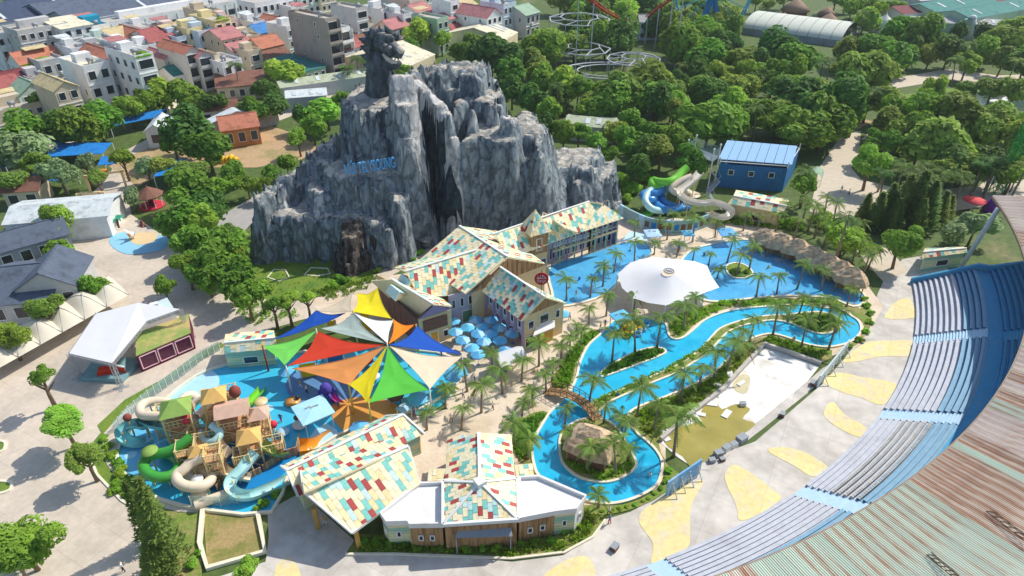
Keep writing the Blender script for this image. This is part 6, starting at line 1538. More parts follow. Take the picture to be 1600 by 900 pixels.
# pile of yellow tubes
m_tubey = mat('tube_yellow', S(250, 200, 30), rough=.35, var=.05, spec=.5); m_tubeb = mat('tube_blue', S(60, 150, 220), rough=.35, var=.05)
def ring_mesh(m):
    mb = MB(); mb.tube([Vector((.52 * math.cos(2 * PI * i / 14), .52 * math.sin(2 * PI * i / 14), .2)) for i in range(15)], .2, 6, cap=False); return mb.mesh('swim_tube', m)
ry, rb_ = ring_mesh(m_tubey), ring_mesh(m_tubeb); tl_ = []; rr_ = random.Random(8)
for i in range(22):
    x, y = rr_.uniform(973, 998), rr_.uniform(506, 527); z = .1 + max(0, .9 - abs(x - 985) * .06) * rr_.random() * 1.6
    o = inst('swim_tube', ry, None, G(x, y) + Vector((0, 0, z)), (rr_.uniform(-.3, .3), rr_.uniform(-.3, .3), 0), rr_.uniform(.9, 1.2)); tl_.append(o)
for (x, y) in ((1008, 509), (996, 524), (1003, 516)): tl_.append(inst('swim_tube', rb_, None, G(x, y) + Vector((0, 0, .1)), None, 1.1))
for o in tl_[:22]: tag(o, 'yellow swim ring heaped in the river pool beside the blue shelter', 'swim ring', 'yellow swim rings in the heap')
for o in tl_[22:]: tag(o, 'blue swim ring floating next to the yellow heap', 'swim ring', 'blue swim rings near the heap')
# rock waterfall heaps and junk on the amphitheatre edge
m_tanr = rock_mat('tan_garden_rock', S(176, 146, 116), S(190, 162, 130), S(110, 88, 70), .2)
boulder('rock_heap', 'tan waterfall rocks at the right end of the wave pool', [(1308, 488), (1318, 472), (1340, 468), (1346, 478), (1330, 492)], 2.2, 31, m_tanr)
boulder('rock_heap', 'grey rocks spilling beside the far river bend', [(1325, 502), (1338, 490), (1356, 496), (1362, 508), (1345, 512)], 1.6, 37, m_rock)
boulder('rock_heap', 'small tan rocks next to the stone paving', [(1352, 500), (1366, 505), (1368, 518), (1356, 514)], .9, 41, m_tanr)
jl = []
for (x, y, s, m) in ((1158, 690, 1.0, m_grey), (1146, 698, .7, m_white), (1122, 712, .8, m_grey), (1128, 720, .5, m_brown), (1134, 704, .8, m_white), (1112, 722, .6, m_grey), (1270, 602, .7, m_brown), (1222, 650, .6, m_brown), (960, 858, .7, m_brown), (1160, 634, .6, m_white)):
    p = G(x, y); t = thing('equipment_crate', None, 'crate', p, rr_.uniform(0, 1.5)); MB().box((0, 0, 0), (s * 1.3, s, s * .9)).build('body', m, t); MB().box((0, 0, s * .9), (s * 1.38, s * 1.06, .08)).build('lid', m_grey, t); jl.append(t)
rank_labels(jl, 'small equipment crate lying on the amphitheatre floor, {n}', 'crate', 'crates on the amphitheatre floor')
sl_ = []
for (x, y) in ((1120, 603), (1140, 585), (1158, 600), (1040, 685), (1046, 672), (1112, 632), (1036, 678), (1092, 648), (1088, 655), (1135, 648)):
    p = G(x, y); o = MB().box((0, 0, .12), (rr_.uniform(.8, 1.8), rr_.uniform(.5, 1.0), .12)).build('foam_slab', m_white, loc=p, rz=rr_.uniform(0, 3)); sl_.append(o)
rank_labels(sl_, 'loose white slab lying in or beside the drained basin, {n}', 'slab', 'loose white slabs at the basin')
# ================================================================ TOWN BEHIND THE PARK
TA = rad(52); tE = Vector((math.cos(TA), math.sin(TA), 0)); tD = Vector((-math.sin(TA), math.cos(TA), 0))
wc = {k: mat('wall_' + k, S(*c), c2=S(*[int(v * .86) for v in c]), c2at=(.5, .72), scale2=.25, var=.06, rnd=.05) for k, c in dict(white=(232, 234, 234), cream=(226, 212, 178), grey=(196, 196, 194), taupe=(172, 160, 150), yellow=(232, 216, 160), beige=(208, 192, 166), blue=(198, 214, 226), mint=(206, 222, 210), pink=(222, 196, 184), green=(176, 200, 176), slate=(150, 160, 170), orangew=(206, 138, 80)).items()}
rc = {k: mat('roof_' + k, S(*c), c2=S(*[int(v * .8) for v in c]), c2at=(.5, .7), scale2=.5, var=.1, rnd=.06, stretch=(1, 1, 1)) for k, c in dict(orange=(190, 122, 96), red=(166, 94, 90), rose=(182, 122, 120), brown=(132, 92, 76), teal=(60, 128, 120), tan=(206, 188, 142), grey=(180, 180, 176), slate=(92, 102, 118), cream=(222, 214, 186), green=(150, 176, 150), olive=(178, 186, 158), blue=(70, 130, 190), pale=(206, 214, 214), maroon=(124, 60, 62), navy=(72, 84, 108)).items()}
m_slab = mat('roof_slab', S(186, 180, 170), var=.12, scale=1)
rh = random.Random(12)
def house(label, px, py, h, w, d, wallm, roof='flat', roofm=None, fl=None, front='win', side='few', a=TA, name='town_house', cat='house', extra=None):
    """near top corner (between left side wall and front) seen at (px, py), height h; front looks to the lower right"""
    c = G(px, py, h); e = Vector((math.cos(a), math.sin(a), 0)); dd = Vector((-math.sin(a), math.cos(a), 0))
    o_ = V3(c, 0); t = thing(name, label, cat, o_, a)          # local x along the front, y to the back
    W = wc[wallm]; fl = fl or max(1, round(h / 3.7)); fh = h / fl
    MB().box((w / 2, d / 2, 0), (w, d, h)).build('wall', W, t)
    def win(face, u, z, ww, hh, nm='window', pane=m_win):
        f = MB()
        if face == 'f': A, B = Vector((u, -.02, z)), Vector((u + ww, -.02, z)); n = Vector((0, -1, 0))
        else: A, B = Vector((-.02, u, z)), Vector((-.02, u + ww, z)); n = Vector((-1, 0, 0))
        U = Vector((0, 0, hh))
        for p, q in ((A, B), (A + U, B + U), (A, A + U), (B, B + U)): f.bar(p + n * .04, q + n * .04, .12)
        o = f.build(nm, m_trim, t)
        MB().add([A + n * .03, B + n * .03, B + U + n * .03, A + U + n * .03], [(0, 1, 2, 3) if face == 'f' else (3, 2, 1, 0)]).build('pane', pane, o)
    for k in range(fl):
        z = k * fh + fh * .28
        if front == 'win':
            n = max(1, int(w / 2.6))
            for i in range(n): win('f', (i + .22) * w / n, z, w / n * .56, fh * .5)
        elif front == 'wide': win('f', w * .12, z, w * .76, fh * .56)
        elif front == 'balc':
            win('f', w * .1, z - fh * .1, w * .8, fh * .66)
            b = MB().box((w / 2, -.6, k * fh + .1), (w, 1.2, .18)); 
            for s_ in (0, 1): b.box((w * s_, -.6, k * fh), (.14, 1.2, fh))
            b.box((w / 2, -1.15, k * fh + .25), (w, .1, .8)); b.build('balcony', W, t)
        if side == 'few' and k > 0 and rh.random() < .75: win('s', d * rh.uniform(.15, .3), z + .3, .9, fh * .36); (rh.random() < .5) and win('s', d * rh.uniform(.5, .75), z + .3, .9, fh * .36)
        elif side == 'rows':
            n = max(2, int(d / 4))
            for i in range(n): win('s', (i + .3) * d / n, z, d / n * .4, fh * .45)
    if roof == 'flat':
        mb = MB()
        for (cx, cy, sx, sy) in ((w / 2, .1, w, .2), (w / 2, d - .1, w, .2), (.1, d / 2, .2, d - .4), (w - .1, d / 2, .2, d - .4)): mb.box((cx, cy, h), (sx, sy, .8))
        mb.build('parapet', W, t); MB().box((w / 2, d / 2, h), (w - .4, d - .4, .08)).build('roof_slab', roofm and rc[roofm] or m_slab, t)
        if rh.random() < .8:
            q = rh.uniform(.45, .7); MB().box((w * .5, d * q, h + .08), (w * .6, 3.0, 2.4)).build('stair_house', W, t)
        if rh.random() < .75:
            x_, y_ = w * rh.uniform(.3, .7), d * rh.uniform(.2, .35); MB().tube([Vector((x_ - .8, y_, h + 1.3)), Vector((x_ + .8, y_, h + 1.3))], .55, 10).box((x_ - .5, y_, h), (.1, .8, 1.0)).box((x_ + .5, y_, h), (.1, .8, 1.0)).build('water_tank', m_grey, t)
        if rh.random() < .4: MB().slab([Vector((.2, d * .72, h + 2.6)), Vector((w - .2, d * .72, h + 2.6)), Vector((w - .2, d - .2, h + 3.0)), Vector((.2, d - .2, h + 3.0))], .1).build('roof_shelter', rc[rh.choice(('pale', 'rose', 'tan'))], t)
    elif roof in ('gable', 'gablef'):
        o = .4; rr = w * .32 if roof == 'gable' else min(d, w) * .3
        if roof == 'gable':      # ridge runs front to back
            A, B = Vector((w / 2, -o, h + rr)), Vector((w / 2, d + o, h + rr)); L0, L1, R0_, R1_ = Vector((-o, -o, h - .15)), Vector((-o, d + o, h - .15)), Vector((w + o, -o, h - .15)), Vector((w + o, d + o, h - .15))
            MB().add([(0, -.01, h), (w, -.01, h), (w / 2, -.01, h + rr - .1)], [(0, 1, 2)]).build('gable', W, t)
        else:                    # ridge runs along the street
            A, B = Vector((-o, d / 2, h + rr)), Vector((w + o, d / 2, h + rr)); L0, L1, R0_, R1_ = Vector((-o, -o, h - .15)), Vector((w + o, -o, h - .15)), Vector((-o, d + o, h - .15)), Vector((w + o, d + o, h - .15))
            MB().add([(-.01, 0, h), (-.01, d, h), (-.01, d / 2, h + rr - .1)], [(2, 1, 0)]).build('gable', W, t)
        rf = MB().slab([L0, L1, B, A], .14).build('roof', rc[roofm or 'orange'], t); MB().slab([R0_, R1_, B, A], .14).build('roof', rc[roofm or 'orange'], t)
        MB().bar(A, B, .3, .18).build('ridge_cap', rc[roofm or 'orange'], t)
    elif roof == 'shed':
        MB().slab([Vector((-.4, -.4, h + .1)), Vector((w + .4, -.4, h + .1)), Vector((w + .4, d + .4, h + 1.2)), Vector((-.4, d + .4, h + 1.2))], .12).build('roof', rc[roofm or 'pale'], t)
        MB().add([(0, 0, h), (0, d, h), (0, d, h + 1.1)], [(2, 1, 0)]).add([(0, d, h), (w, d, h), (w, d, h + 1.1), (0, d, h + 1.1)], [(0, 1, 2, 3)]).build('upstand', W, t)
    if front in ('win', 'wide') and fl > 1:
        for k in range(1, fl):
            MB().box((w / 2, -.08, k * fh - .1), (w + .1, .16, .22)).build('string_course', m_trim, t)
            if rh.random() < .45: MB().box((w * rh.uniform(.2, .8), -.45, k * fh + .5), (1.0, .6, .7)).build('air_conditioner', m_trim, t)
    if extra == 'garden':
        inst('roof_garden', CR['bush'][0], t, (w * .5, 1.3, h + .7), None, (w * .45, 1.3, .9)); inst('roof_garden', CR['bush'][1], t, (w * .5, .2, h + .2), None, (w * .5, .6, .7))
    if extra == 'box':
        MB().box((w * .5, d * .4, h + .3), (w * .7, 4, 3.0)).build('roof_cabin', mat('cyan_cabin', S(30, 150, 180), var=.06), t)
    return t
H_ = house
H_('white five storey house with roof garden and wide front windows', 211, 92, 17, 5.2, 17, 'white', 'flat', fl=4, front='wide', side='rows', extra='garden')
H_('tall white house with pinkish roof terrace above the hedge trees', 130, 108, 14, 7, 15, 'white', 'flat', 'cream', fl=3)
H_('cream blank walled house with orange roof left of the garden house', 168, 92, 14, 5, 17, 'cream', 'gable', 'orange', side='few')
H_('narrow grey house with orange gable and open balconies', 288, 84, 12, 5.5, 16, 'grey', 'gable', 'orange', fl=3, front='balc', side='none')
H_('low house with teal gable roof between narrow houses', 271, 118, 5.5, 6.5, 9, 'white', 'gablef', 'teal')
H_('narrow dark balconied house with rose roof', 308, 90, 10.5, 5, 14, 'grey', 'gable', 'rose', fl=3, front='balc', side='none')
H_('slim cream house right of the dark balconied house', 325, 93, 9, 4.5, 12, 'cream', 'flat')
H_('yellow flat roofed house with white neighbour', 292, 49, 12, 6, 14, 'yellow', 'flat')
H_('pale blue white flat roofed house beside the yellow one', 310, 53, 11.5, 6.5, 13, 'blue', 'flat')
H_('tall pale yellow house with a planted roof', 335, 36, 14, 6.5, 16, 'yellow', 'flat', extra='garden')
H_('beige house with brownish gable above the palm tree', 347, 62, 11, 8, 12, 'beige', 'gablef', 'rose')
H_('low house with rose red gable near the fan palm', 366, 82, 7.5, 9, 12, 'grey', 'gablef', 'rose')
H_('plain white house half behind the fan palm', 347, 102, 8.5, 7, 12, 'white', 'flat')
H_('wide house with large red roofs behind the garden house', 236, 66, 10, 9, 16, 'grey', 'gablef', 'red')
H_('house with tan hipped looking roof behind the cream wall', 176, 60, 10, 7, 13, 'cream', 'gablef', 'tan')
H_('house with bright orange roof in the middle of the block', 204, 59, 10, 7, 13, 'white', 'gable', 'orange')
H_('large white house with pale sheet roof at upper left', 96, 46, 14, 10, 15, 'white', 'shed', 'cream', fl=4)
H_('white house with a cyan cabin on its roof', 135, 46, 12, 8, 13, 'white', 'flat', extra='box')
H_('grey beige apartment block with square windows', 27, 52, 14, 16, 12, 'grey', 'flat', fl=4, front='win')
H_('white house at the left edge beside the grey block', -8, 58, 12, 8, 12, 'white', 'flat')
H_('house with orange roof and planted terrace at left', 34, 104, 8, 12, 11, 'white', 'gablef', 'orange', extra='garden')
H_('beige house with tan roof above the blue awnings', 84, 142, 12, 6, 13, 'beige', 'gable', 'tan', side='few')
H_('small house with pale green roof and glazed upper floor', 28, 150, 8, 9, 8, 'mint', 'gable', 'green', front='wide')
H_('low flat roofed beige house at the left edge', -18, 182, 6, 16, 12, 'beige', 'flat')
H_('house with dark red gable at the left edge', -22, 150, 8, 10, 12, 'pink', 'gablef', 'red')
H_('house with red roof between the left edge houses', 8, 130, 8, 7, 10, 'white', 'gablef', 'maroon')
H_('low brown roofed house behind the small teal one', 338, 138, 4.2, 14, 12, 'beige', 'shed', 'brown', a=rad(20))
H_('low dark roofed house behind the fan palm', 368, 136, 4.0, 8, 12, 'slate', 'shed', 'slate', a=rad(20))
H_('small dark red roofed house before the garden house', 187, 128, 5, 6, 8, 'pink', 'shed', 'maroon')
H_('taupe five storey block with stacked open balconies', 508, 33, 18.5, 5, 19, 'taupe', 'flat', fl=5, front='balc', side='few')
H_('white balconied house right of the taupe block', 524, 50, 12.5, 6.5, 13, 'white', 'flat', fl=3, front='balc', side='none')
H_('grey house with white framed front windows above the dragon', 556, 17, 15.5, 5.5, 14, 'grey', 'flat', fl=4, front='wide')
H_('large white apartment block with small square windows', 398, 8, 13, 18, 12, 'white', 'flat', fl=3, front='win', side='rows')
H_('small house with orange gable left of the taupe block', 426, 35, 9, 5.5, 9, 'beige', 'gable', 'orange')
H_('blue roofed house below the white apartment block', 405, 52, 8, 7, 10, 'blue', 'gablef', 'blue')
H_('red roofed house with a small front porch', 408, 76, 8, 9, 9, 'cream', 'gablef', 'orange')
H_('low brownish red roofed house before the porch house', 420, 94, 5, 9, 9, 'grey', 'gablef', 'brown')
H_('white narrow house left of the taupe block', 448, 45, 11, 6, 12, 'white', 'flat')
H_('teal walled shed with dark teal roof', 477, 112, 5, 8, 18, 'green', 'shed', 'teal', a=TA)
H_('house with orange red roof right above the dragon', 577, 28, 9, 8, 11, 'beige', 'gablef', 'orange')
H_('white flat house with wide balcony above the dragon', 596, 18, 12, 7, 12, 'white', 'flat', front='balc')
H_('red roofed cottage right of the dragon', 612, 46, 8, 9, 9, 'pink', 'gablef', 'rose')
H_('green grey house with white front in front of the far trees', 683, 33, 12, 6, 13, 'green', 'flat')
H_('small white house at the top behind the green grey house', 704, 6, 14, 5, 10, 'white', 'flat')
H_('house with reddish roof left of the white gable house', 655, 22, 10, 9, 12, 'grey', 'gablef', 'rose')
H_('white gable fronted house with red brown roof', 761, 28, 10.5, 9, 16, 'white', 'gable', 'rose', fl=3, side='few')
H_('pale teal flat house behind the white gable house', 787, 10, 12.5, 8, 12, 'blue', 'flat')
H_('low red roofed house before the white gable house', 712, 50, 5, 9, 10, 'pink', 'gablef', 'red')
H_('grey gabled house by the cream long roof', 822, 24, 9, 9, 12, 'grey', 'gablef', 'green')
H_('terracotta block at the top centre', 640, 4, 11, 9, 12, 'pink', 'flat'); H_('grey flat block at the top centre left', 620, -6, 12, 9, 12, 'grey', 'flat'); H_('pale block peeking over the top edge right of centre', 664, -8, 12, 8, 12, 'mint', 'flat')
H_('white rear house beside the white apartment block', 470, -2, 13, 9, 12, 'mint', 'flat'); H_('cream rear house above the taupe block', 500, -6, 13, 8, 12, 'cream', 'flat')
H_('grey house with rooftop shed left of the orange roofs', 148, 82, 11, 6, 14, 'grey', 'flat'); H_('pink grey house behind the red roofs', 262, 50, 11, 6, 12, 'pink', 'flat'); H_('pale house behind the tall yellow house', 318, 22, 13, 7, 14, 'beige', 'flat')
H_('beige infill house behind the rose gable', 380, 62, 9, 7, 12, 'beige', 'flat'); H_('white infill house left of the red roofs', 222, 76, 9, 5, 12, 'white', 'flat'); H_('rose roofed house at far left rear', 60, 70, 9, 8, 12, 'cream', 'gablef', 'rose'); H_('grey infill house with tank behind the orange roofed terrace', 62, 100, 9, 7, 12, 'grey', 'flat')
H_('white shophouse below the taupe block balconies', 540, 78, 6, 8, 9, 'white', 'gablef', 'red'); H_('grey low house under the white balconied house', 560, 62, 7, 8, 9, 'grey', 'shed', 'brown')
# long white factory building with dark bays, and the sheds behind it
lf = house('long white industrial building with a row of dark bays', 136, 44, 9.5, 74, 11, 'white', 'flat', fl=1, front='none', side='none', name='factory_building', cat='building')
for i in range(17):
    f = MB().box((2.5 + i * 4.3, -.06, 5.2), (2.9, .1, 2.0)).build('window', m_win, lf); MB().box((4.6 + i * 4.3, -.1, 0), (.35, .2, 9.5)).build('pilaster', m_trim, lf)
def shed(label, px, py, h, w, d, roofm, a=TA, ridges=2, wallm='slate'):
    c = G(px, py, h); t = thing('warehouse', label, 'warehouse', V3(c, 0), a); MB().box((w / 2, d / 2, 0), (w, d, h)).build('wall', wc[wallm], t)
    dw = d / ridges
    for i in range(ridges):
        y0 = i * dw; A, B = Vector((-.5, y0 + dw / 2, h + dw * .13)), Vector((w + .5, y0 + dw / 2, h + dw * .13))
        MB().slab([Vector((-.5, y0, h + .05)), Vector((w + .5, y0, h + .05)), B, A], .15).build('roof', rc[roofm], t); MB().slab([Vector((-.5, y0 + dw, h + .05)), Vector((w + .5, y0 + dw, h + .05)), B, A], .15).build('roof', rc[roofm], t)
        MB().add([(-.02, y0, h), (-.02, y0 + dw, h), (-.02, y0 + dw / 2, h + dw * .12)], [(2, 1, 0)]).build('gable', wc[wallm], t)
        for k in range(4):
            if rh.random() < .6: x_ = w * (.15 + .22 * k); MB().slab([Vector((x_, y0 + dw * .15, h + .05 + dw * .039 + .12)), Vector((x_ + 1.2, y0 + dw * .15, h + .05 + dw * .039 + .12)), Vector((x_ + 1.2, y0 + dw * .42, h + .05 + dw * .109 + .12)), Vector((x_, y0 + dw * .42, h + .05 + dw * .109 + .12))], .05).build('skylight', rc['pale'], t)
    return t
shed('dark blue grey warehouse behind the long white building', 112, 36, 10, 80, 44, 'slate')
shed('slate warehouse roof at the upper left corner', -30, 42, 9, 60, 40, 'navy'); shed('further slate warehouse at the top left', 60, 4, 10, 90, 40, 'slate')
shed('warehouse roof behind the white apartment block', 300, -8, 10, 70, 40, 'navy')
shed('long low cream roofed shed right of the gabled houses', 792, 62, 5, 12, 26, 'cream', rad(70), 1, 'cream'); shed('big shed with red and cream roof behind the dragon', 640, 104, 5.5, 16, 26, 'cream', rad(65), 1, 'cream')
shed('shed with rose red roof slope behind the dragon head', 628, 96, 6, 8, 14, 'red', rad(65), 1, 'cream')
shed('olive roofed long shed beside the rock mountain', 440, 138, 4, 30, 9, 'olive', rad(28), 1, 'grey'); shed('white roofed open shed left of the mountain', 448, 154, 4, 11, 8, 'pale', rad(15), 1, 'slate')
shed('narrow white covered walkway roof left of the cliffs', 434, 176, 3.2, 3, 22, 'pale', rad(128), 1, 'grey'); shed('green grey roofed shed right of the mountain', 884, 196, 4, 13, 9, 'olive', rad(-12), 1, 'grey')
shed('teal roofed hall at the upper right corner', 1520, 30, 8, 60, 30, 'teal', rad(30), 2, 'green'); shed('grey and maroon roofed hall near the upper right corner', 1412, 22, 7, 60, 14, 'maroon', rad(18), 1, 'grey'); shed('long grey roofed hall before the teal hall', 1425, 34, 6, 50, 10, 'grey', rad(-12), 1, 'green'); shed('grey roofed rear hall at the top right', 1440, 2, 7, 70, 16, 'grey', rad(20), 1, 'grey')
shed('white roofed shed with green end at the left plaza', 6, 352, 4.6, 18, 11, 'pale', rad(12), 1, 'white')
# red-brown roofs and playground buildings, upper left park
H_('orange roofed cottage by the dirt yard', 346, 204, 5, 9, 8, 'orangew', 'gablef', 'orange', a=rad(25), cat='cottage', name='cottage')
H_('grey white gabled cottage beside the blue awnings', 226, 205, 4.6, 5, 9, 'white', 'gable', 'pale', a=rad(10), cat='cottage', name='cottage'); H_('brown roofed cottage at the left edge', 2, 300, 4, 7, 6, 'beige', 'gablef', 'brown', a=rad(10), cat='cottage', name='cottage')
H_('low brown roofed hut behind the orange cottage', 312, 175, 4, 10, 6, 'pink', 'gablef', 'brown', a=rad(25), cat='cottage', name='cottage')
# big grey steep gabled house at the left plaza
gp = house('grey slate roofed house with steep gable at the left edge', 22, 454, 5.4, 9, 9, 'grey', 'gable', 'slate', fl=1, front='win', side='few', a=rad(12), cat='house', name='gabled_house')
for i in range(3): MB().box((1.5 + i * 2.8, -.05, 3.4), (.8, .1, .7)).build('window', m_win, gp)
house('lower slate roofed wing of the grey gabled house', -28, 478, 4.2, 10, 14, 'grey', 'gablef', 'slate', fl=1, a=rad(12), cat='house', name='gabled_house')
house('slate roofed rear wing behind the grey gabled house', -10, 396, 4.4, 12, 7, 'slate', 'gablef', 'slate', fl=1, a=rad(40), cat='house', name='gabled_house')
def awning(label, pts, z, m, slope=.5):
    q = [G(x, y, z) for x, y in pts]; q[2].z += slope; q[3].z += slope; o_ = V3(q[0], 0); t = thing('awning', label, 'awning', o_); n = 5
    for i in range(n): MB().slab([q[0].lerp(q[1], i / n + .004), q[0].lerp(q[1], (i + 1) / n - .004), q[3].lerp(q[2], (i + 1) / n - .004), q[3].lerp(q[2], i / n + .004)], .12).build('panel', m, t, org=o_)
    for p in q: MB().bar(V3(p, 0), p - Vector((0, 0, .1)), .12).build('post', m_trim, t, org=o_)
m_aw = mat('awning_blue', S(34, 128, 204), c2=S(20, 100, 170), c2at=(.5, .7), scale2=.6, var=.06)
awning('bright blue flat awning among trees at left', [(46, 281), (100, 284), (118, 266), (62, 260)], 3.4, m_aw); awning('blue and white awning under the left trees', [(70, 245), (160, 240), (176, 226), (90, 226)], 3.2, m_aw)
awning('blue awning strip above the hedge trees', [(172, 198), (240, 184), (262, 172), (190, 185)], 3.0, m_aw); awning('blue awning left of the yellow play shapes', [(240, 276), (280, 270), (292, 250), (252, 256)], 3.4, m_aw)
awning('small blue awning beside the yellow stall', [(152, 258), (178, 256), (184, 246), (160, 247)], 3.0, m_aw); awning('blue awning at the far left under the trees', [(0, 262), (40, 256), (44, 246), (4, 250)], 3.2, m_aw); awning('dark blue awning between trees near the left sheds', [(75, 226), (128, 218), (128, 208), (80, 214)], 3.0, m_aw)
# playground bits: carousel, dino rock, arches, slides
p = G(238, 322); t = thing('carousel', 'brown roofed round carousel beside the hedge trees', 'carousel', p)
MB().lathe([(2.9, 2.6), (2.95, 2.8), (1.2, 3.9), (.2, 4.6), (.05, 5.0)], 10, sm=False).build('roof', rc['brown'], t); MB().lathe([(2.6, 0), (2.6, .3), (2.5, .32)], 16).build('platform', m_pinkred, t); MB().tube([Vector((0, 0, 0)), Vector((0, 0, 3))], .5, 8).build('column', m_mar, t)
for i in range(8): a = i * PI / 4; MB().bar((2.3 * math.cos(a), 2.3 * math.sin(a), 0), (2.3 * math.cos(a), 2.3 * math.sin(a), 2.7), .1).build('pole', m_trim, t)
boulder('rock_sculpture', 'pinkish fibreglass rock with fake palms on the plaza', [(198, 352), (204, 342), (230, 344), (238, 354), (222, 360)], 2.6, 51, rock_mat('pink_rock', S(176, 128, 112), S(196, 150, 130), S(104, 70, 62)))
p = G(186, 356); t = thing('fake_palm', 'teal artificial palm cluster left of the pinkish rock', 'statue', p); MB().tube([Vector((0, 0, 0)), Vector((.2, 0, 2.2))], .2, 7).build('trunk', m_brown, t)
m_fp = mat('fake_leaf', S(44, 140, 110), var=.1)
for i in range(8): inst('leaf', MB().add([(0, -.2, 0), (1.0, -.35, .3), (1.9, 0, -.2), (1.0, .35, .3), (0, .2, 0)], [(0, 1, 2, 3, 4)]).mesh('leaf', m_fp), t, (.2, 0, 2.2), (0, 0, i * .8))
p = G(208, 374); t = thing('bird_statue', 'white and orange bird statue on the tan patch', 'statue', p); MB().blob((0, 0, 1.0), (.5, .9, .6), 9, 6).build('body', m_white, t); MB().tube([Vector((0, -.7, 1.2)), Vector((0, -1.1, 1.9)), Vector((0, -1.5, 1.8))], [.25, .18, .05], 7).build('neck', mat('toy_orange', S(226, 150, 60)), t); MB().add([(.4, 0, 1.2), (1.8, .5, 2.2), (.4, .8, 1.2)], [(0, 1, 2)]).add([(-.4, 0, 1.2), (-1.8, .5, 2.2), (-.4, .8, 1.2)], [(0, 1, 2)]).build('wing', m_white, t); MB().bar((-.2, 0, 0), (-.2, 0, .6), .12).bar((.2, 0, 0), (.2, 0, .6), .12).build('leg', m_brown, t)
p = G(148, 322); t = thing('entrance_arch', 'sand coloured arch wall with round opening on the plaza road', 'arch', p, .2)
MB().box((-2.2, 0, 0), (1.2, .6, 3.2)).box((2.2, 0, 0), (1.2, .6, 3.2)).box((0, 0, 2.4), (4, .6, .9)).build('arch_wall', m_sp['tan'], t); MB().tube([Vector((1.5 * math.cos(a), -.35, .9 + 1.5 * math.sin(a))) for a in [i * PI / 8 for i in range(9)]], .18, 6).build('arch_trim', mat('toy_orange', S(226, 150, 60)), t)
p = G(170, 296); t = thing('entrance_beam', 'sand gate with tall posts and orange figure across the road', 'gate', p, .45)
for x in (-3.6, 3.6): MB().box((x, 0, 0), (.5, .5, 4.0)).build('post', m_sp['tan'], t)
MB().box((0, 0, 3.6), (8.4, .5, .5)).build('beam', m_sp['tan'], t); MB().blob((0, 0, 4.5), (1.2, .4, .5), 9, 6).build('figure', mat('toy_orange', S(226, 150, 60)), t)
p = G(350, 254); t = thing('yellow_play_mound', 'yellow bouncy play mound among the trees', 'play structure', p)
for i in range(7): MB().tube([Vector((-3 + i, -.8, 0)), Vector((-3 + i, -.3, 1.2 + .3 * (i % 2))), Vector((-3 + i, .8, .6 + .4 * (i % 3)))], .55, 7).build('bolster', mat('panel_amber', S(236, 186, 40)), t)
p = G(312, 268); t = thing('spoke_ride', 'pink and white spoke armed ride beside the blue awning', 'ride', p); MB().tube([Vector((0, 0, 0)), Vector((0, 0, 1.4))], .5, 8).build('hub', m_trim, t)
for i in range(8): a = i * PI / 4; MB().bar((0, 0, 1.3), (3.0 * math.cos(a), 3.0 * math.sin(a), 1.0), .25).build('arm', m_pinkf if i % 2 else m_white, t)
# blue shed and green canopy, upper right of the pool
bs_o = G(1180, 285); bs_ = thing('blue_shed', 'large blue walled shed with pale blue roof behind the slides', 'shed', bs_o); m_bw = mat('shed_blue', S(46, 116, 172), c2=S(40, 98, 148), c2at=(.5, .7), scale2=.4, var=.06)
c4 = [V3(G(x, y), 0) for x, y in ((1118, 292), (1222, 300), (1240, 270), (1136, 262))]
for i in range(4): wall(bs_, bs_o, c4[i], c4[(i + 1) % 4], 0, 5.6, m_bw)
for a, b in zip(c4, c4[1:] + c4[:1]): MB().bar(V3(a, 6.2), V3(b, 6.2), .15, .15).build('beam', m_trim, bs_, org=bs_o)
for p in c4: MB().bar(V3(p, 5.6), V3(p, 7.2), .2).build('post', m_trim, bs_, org=bs_o)
rq = [G(1122, 248, 6.6), G(1238, 257, 6.6), G(1246, 228, 8.0), G(1136, 219, 8.0)]
for i in range(8): MB().slab([rq[0].lerp(rq[1], i / 8 + .003), rq[0].lerp(rq[1], (i + 1) / 8 - .003), rq[3].lerp(rq[2], (i + 1) / 8 - .003), rq[3].lerp(rq[2], i / 8 + .003)], .15).build('roof_panel', mat('shed_roof_pale_blue', S(150, 190, 224), var=.05), bs_, org=bs_o)
for f in (.15, .45, .75): opening(bs_, bs_o, c4[0], c4[1], f, f + .08, 3.2, 4.4)
p = G(1272, 285); t = thing('barrel_canopy', 'small green barrel roofed canopy near the upper road', 'canopy', p, 1.1); MB().tube([Vector((-2.2, 0, 1.6)), Vector((2.2, 0, 1.6))], 1.5, 12, arc=(0, PI)).build('roof', rc['green'], t)
for sx in (-2, 2):
    for sy in (-1.4, 1.4): MB().box((sx, sy, 0), (.1, .1, 1.7)).build('post', m_trim, t)
p = G(1523, 312, 2.6); t = thing('red_parasol', 'round red parasol near the purple figure at right', 'parasol', V3(p, 0)); MB().lathe([(2.3, 2.4), (2.3, 2.5), (.1, 3.0)], 16).build('canopy', mat('coral', S(222, 84, 84)), t); MB().bar((0, 0, 0), (0, 0, 2.5), .1).build('pole', m_trim, t)
p = G(1546, 330); t = thing('purple_figure', 'purple seated figure statue under the stand roof edge', 'statue', p); m_pu = mat('figure_purple', S(120, 50, 140), var=.1); MB().lathe([(1.6, 0), (1.5, .8), (1.0, 2.0), (.7, 2.8)], 10).build('robe', m_pu, t); MB().blob((0, 0, 3.2), .6, 9, 6).build('head', m_pu, t); MB().tube([Vector((-.8, 0, 2.4)), Vector((-1.8, -.3, 1.8))], .3, 6).tube([Vector((.8, 0, 2.4)), Vector((1.8, -.3, 1.8))], .3, 6).build('arm', m_pu, t)
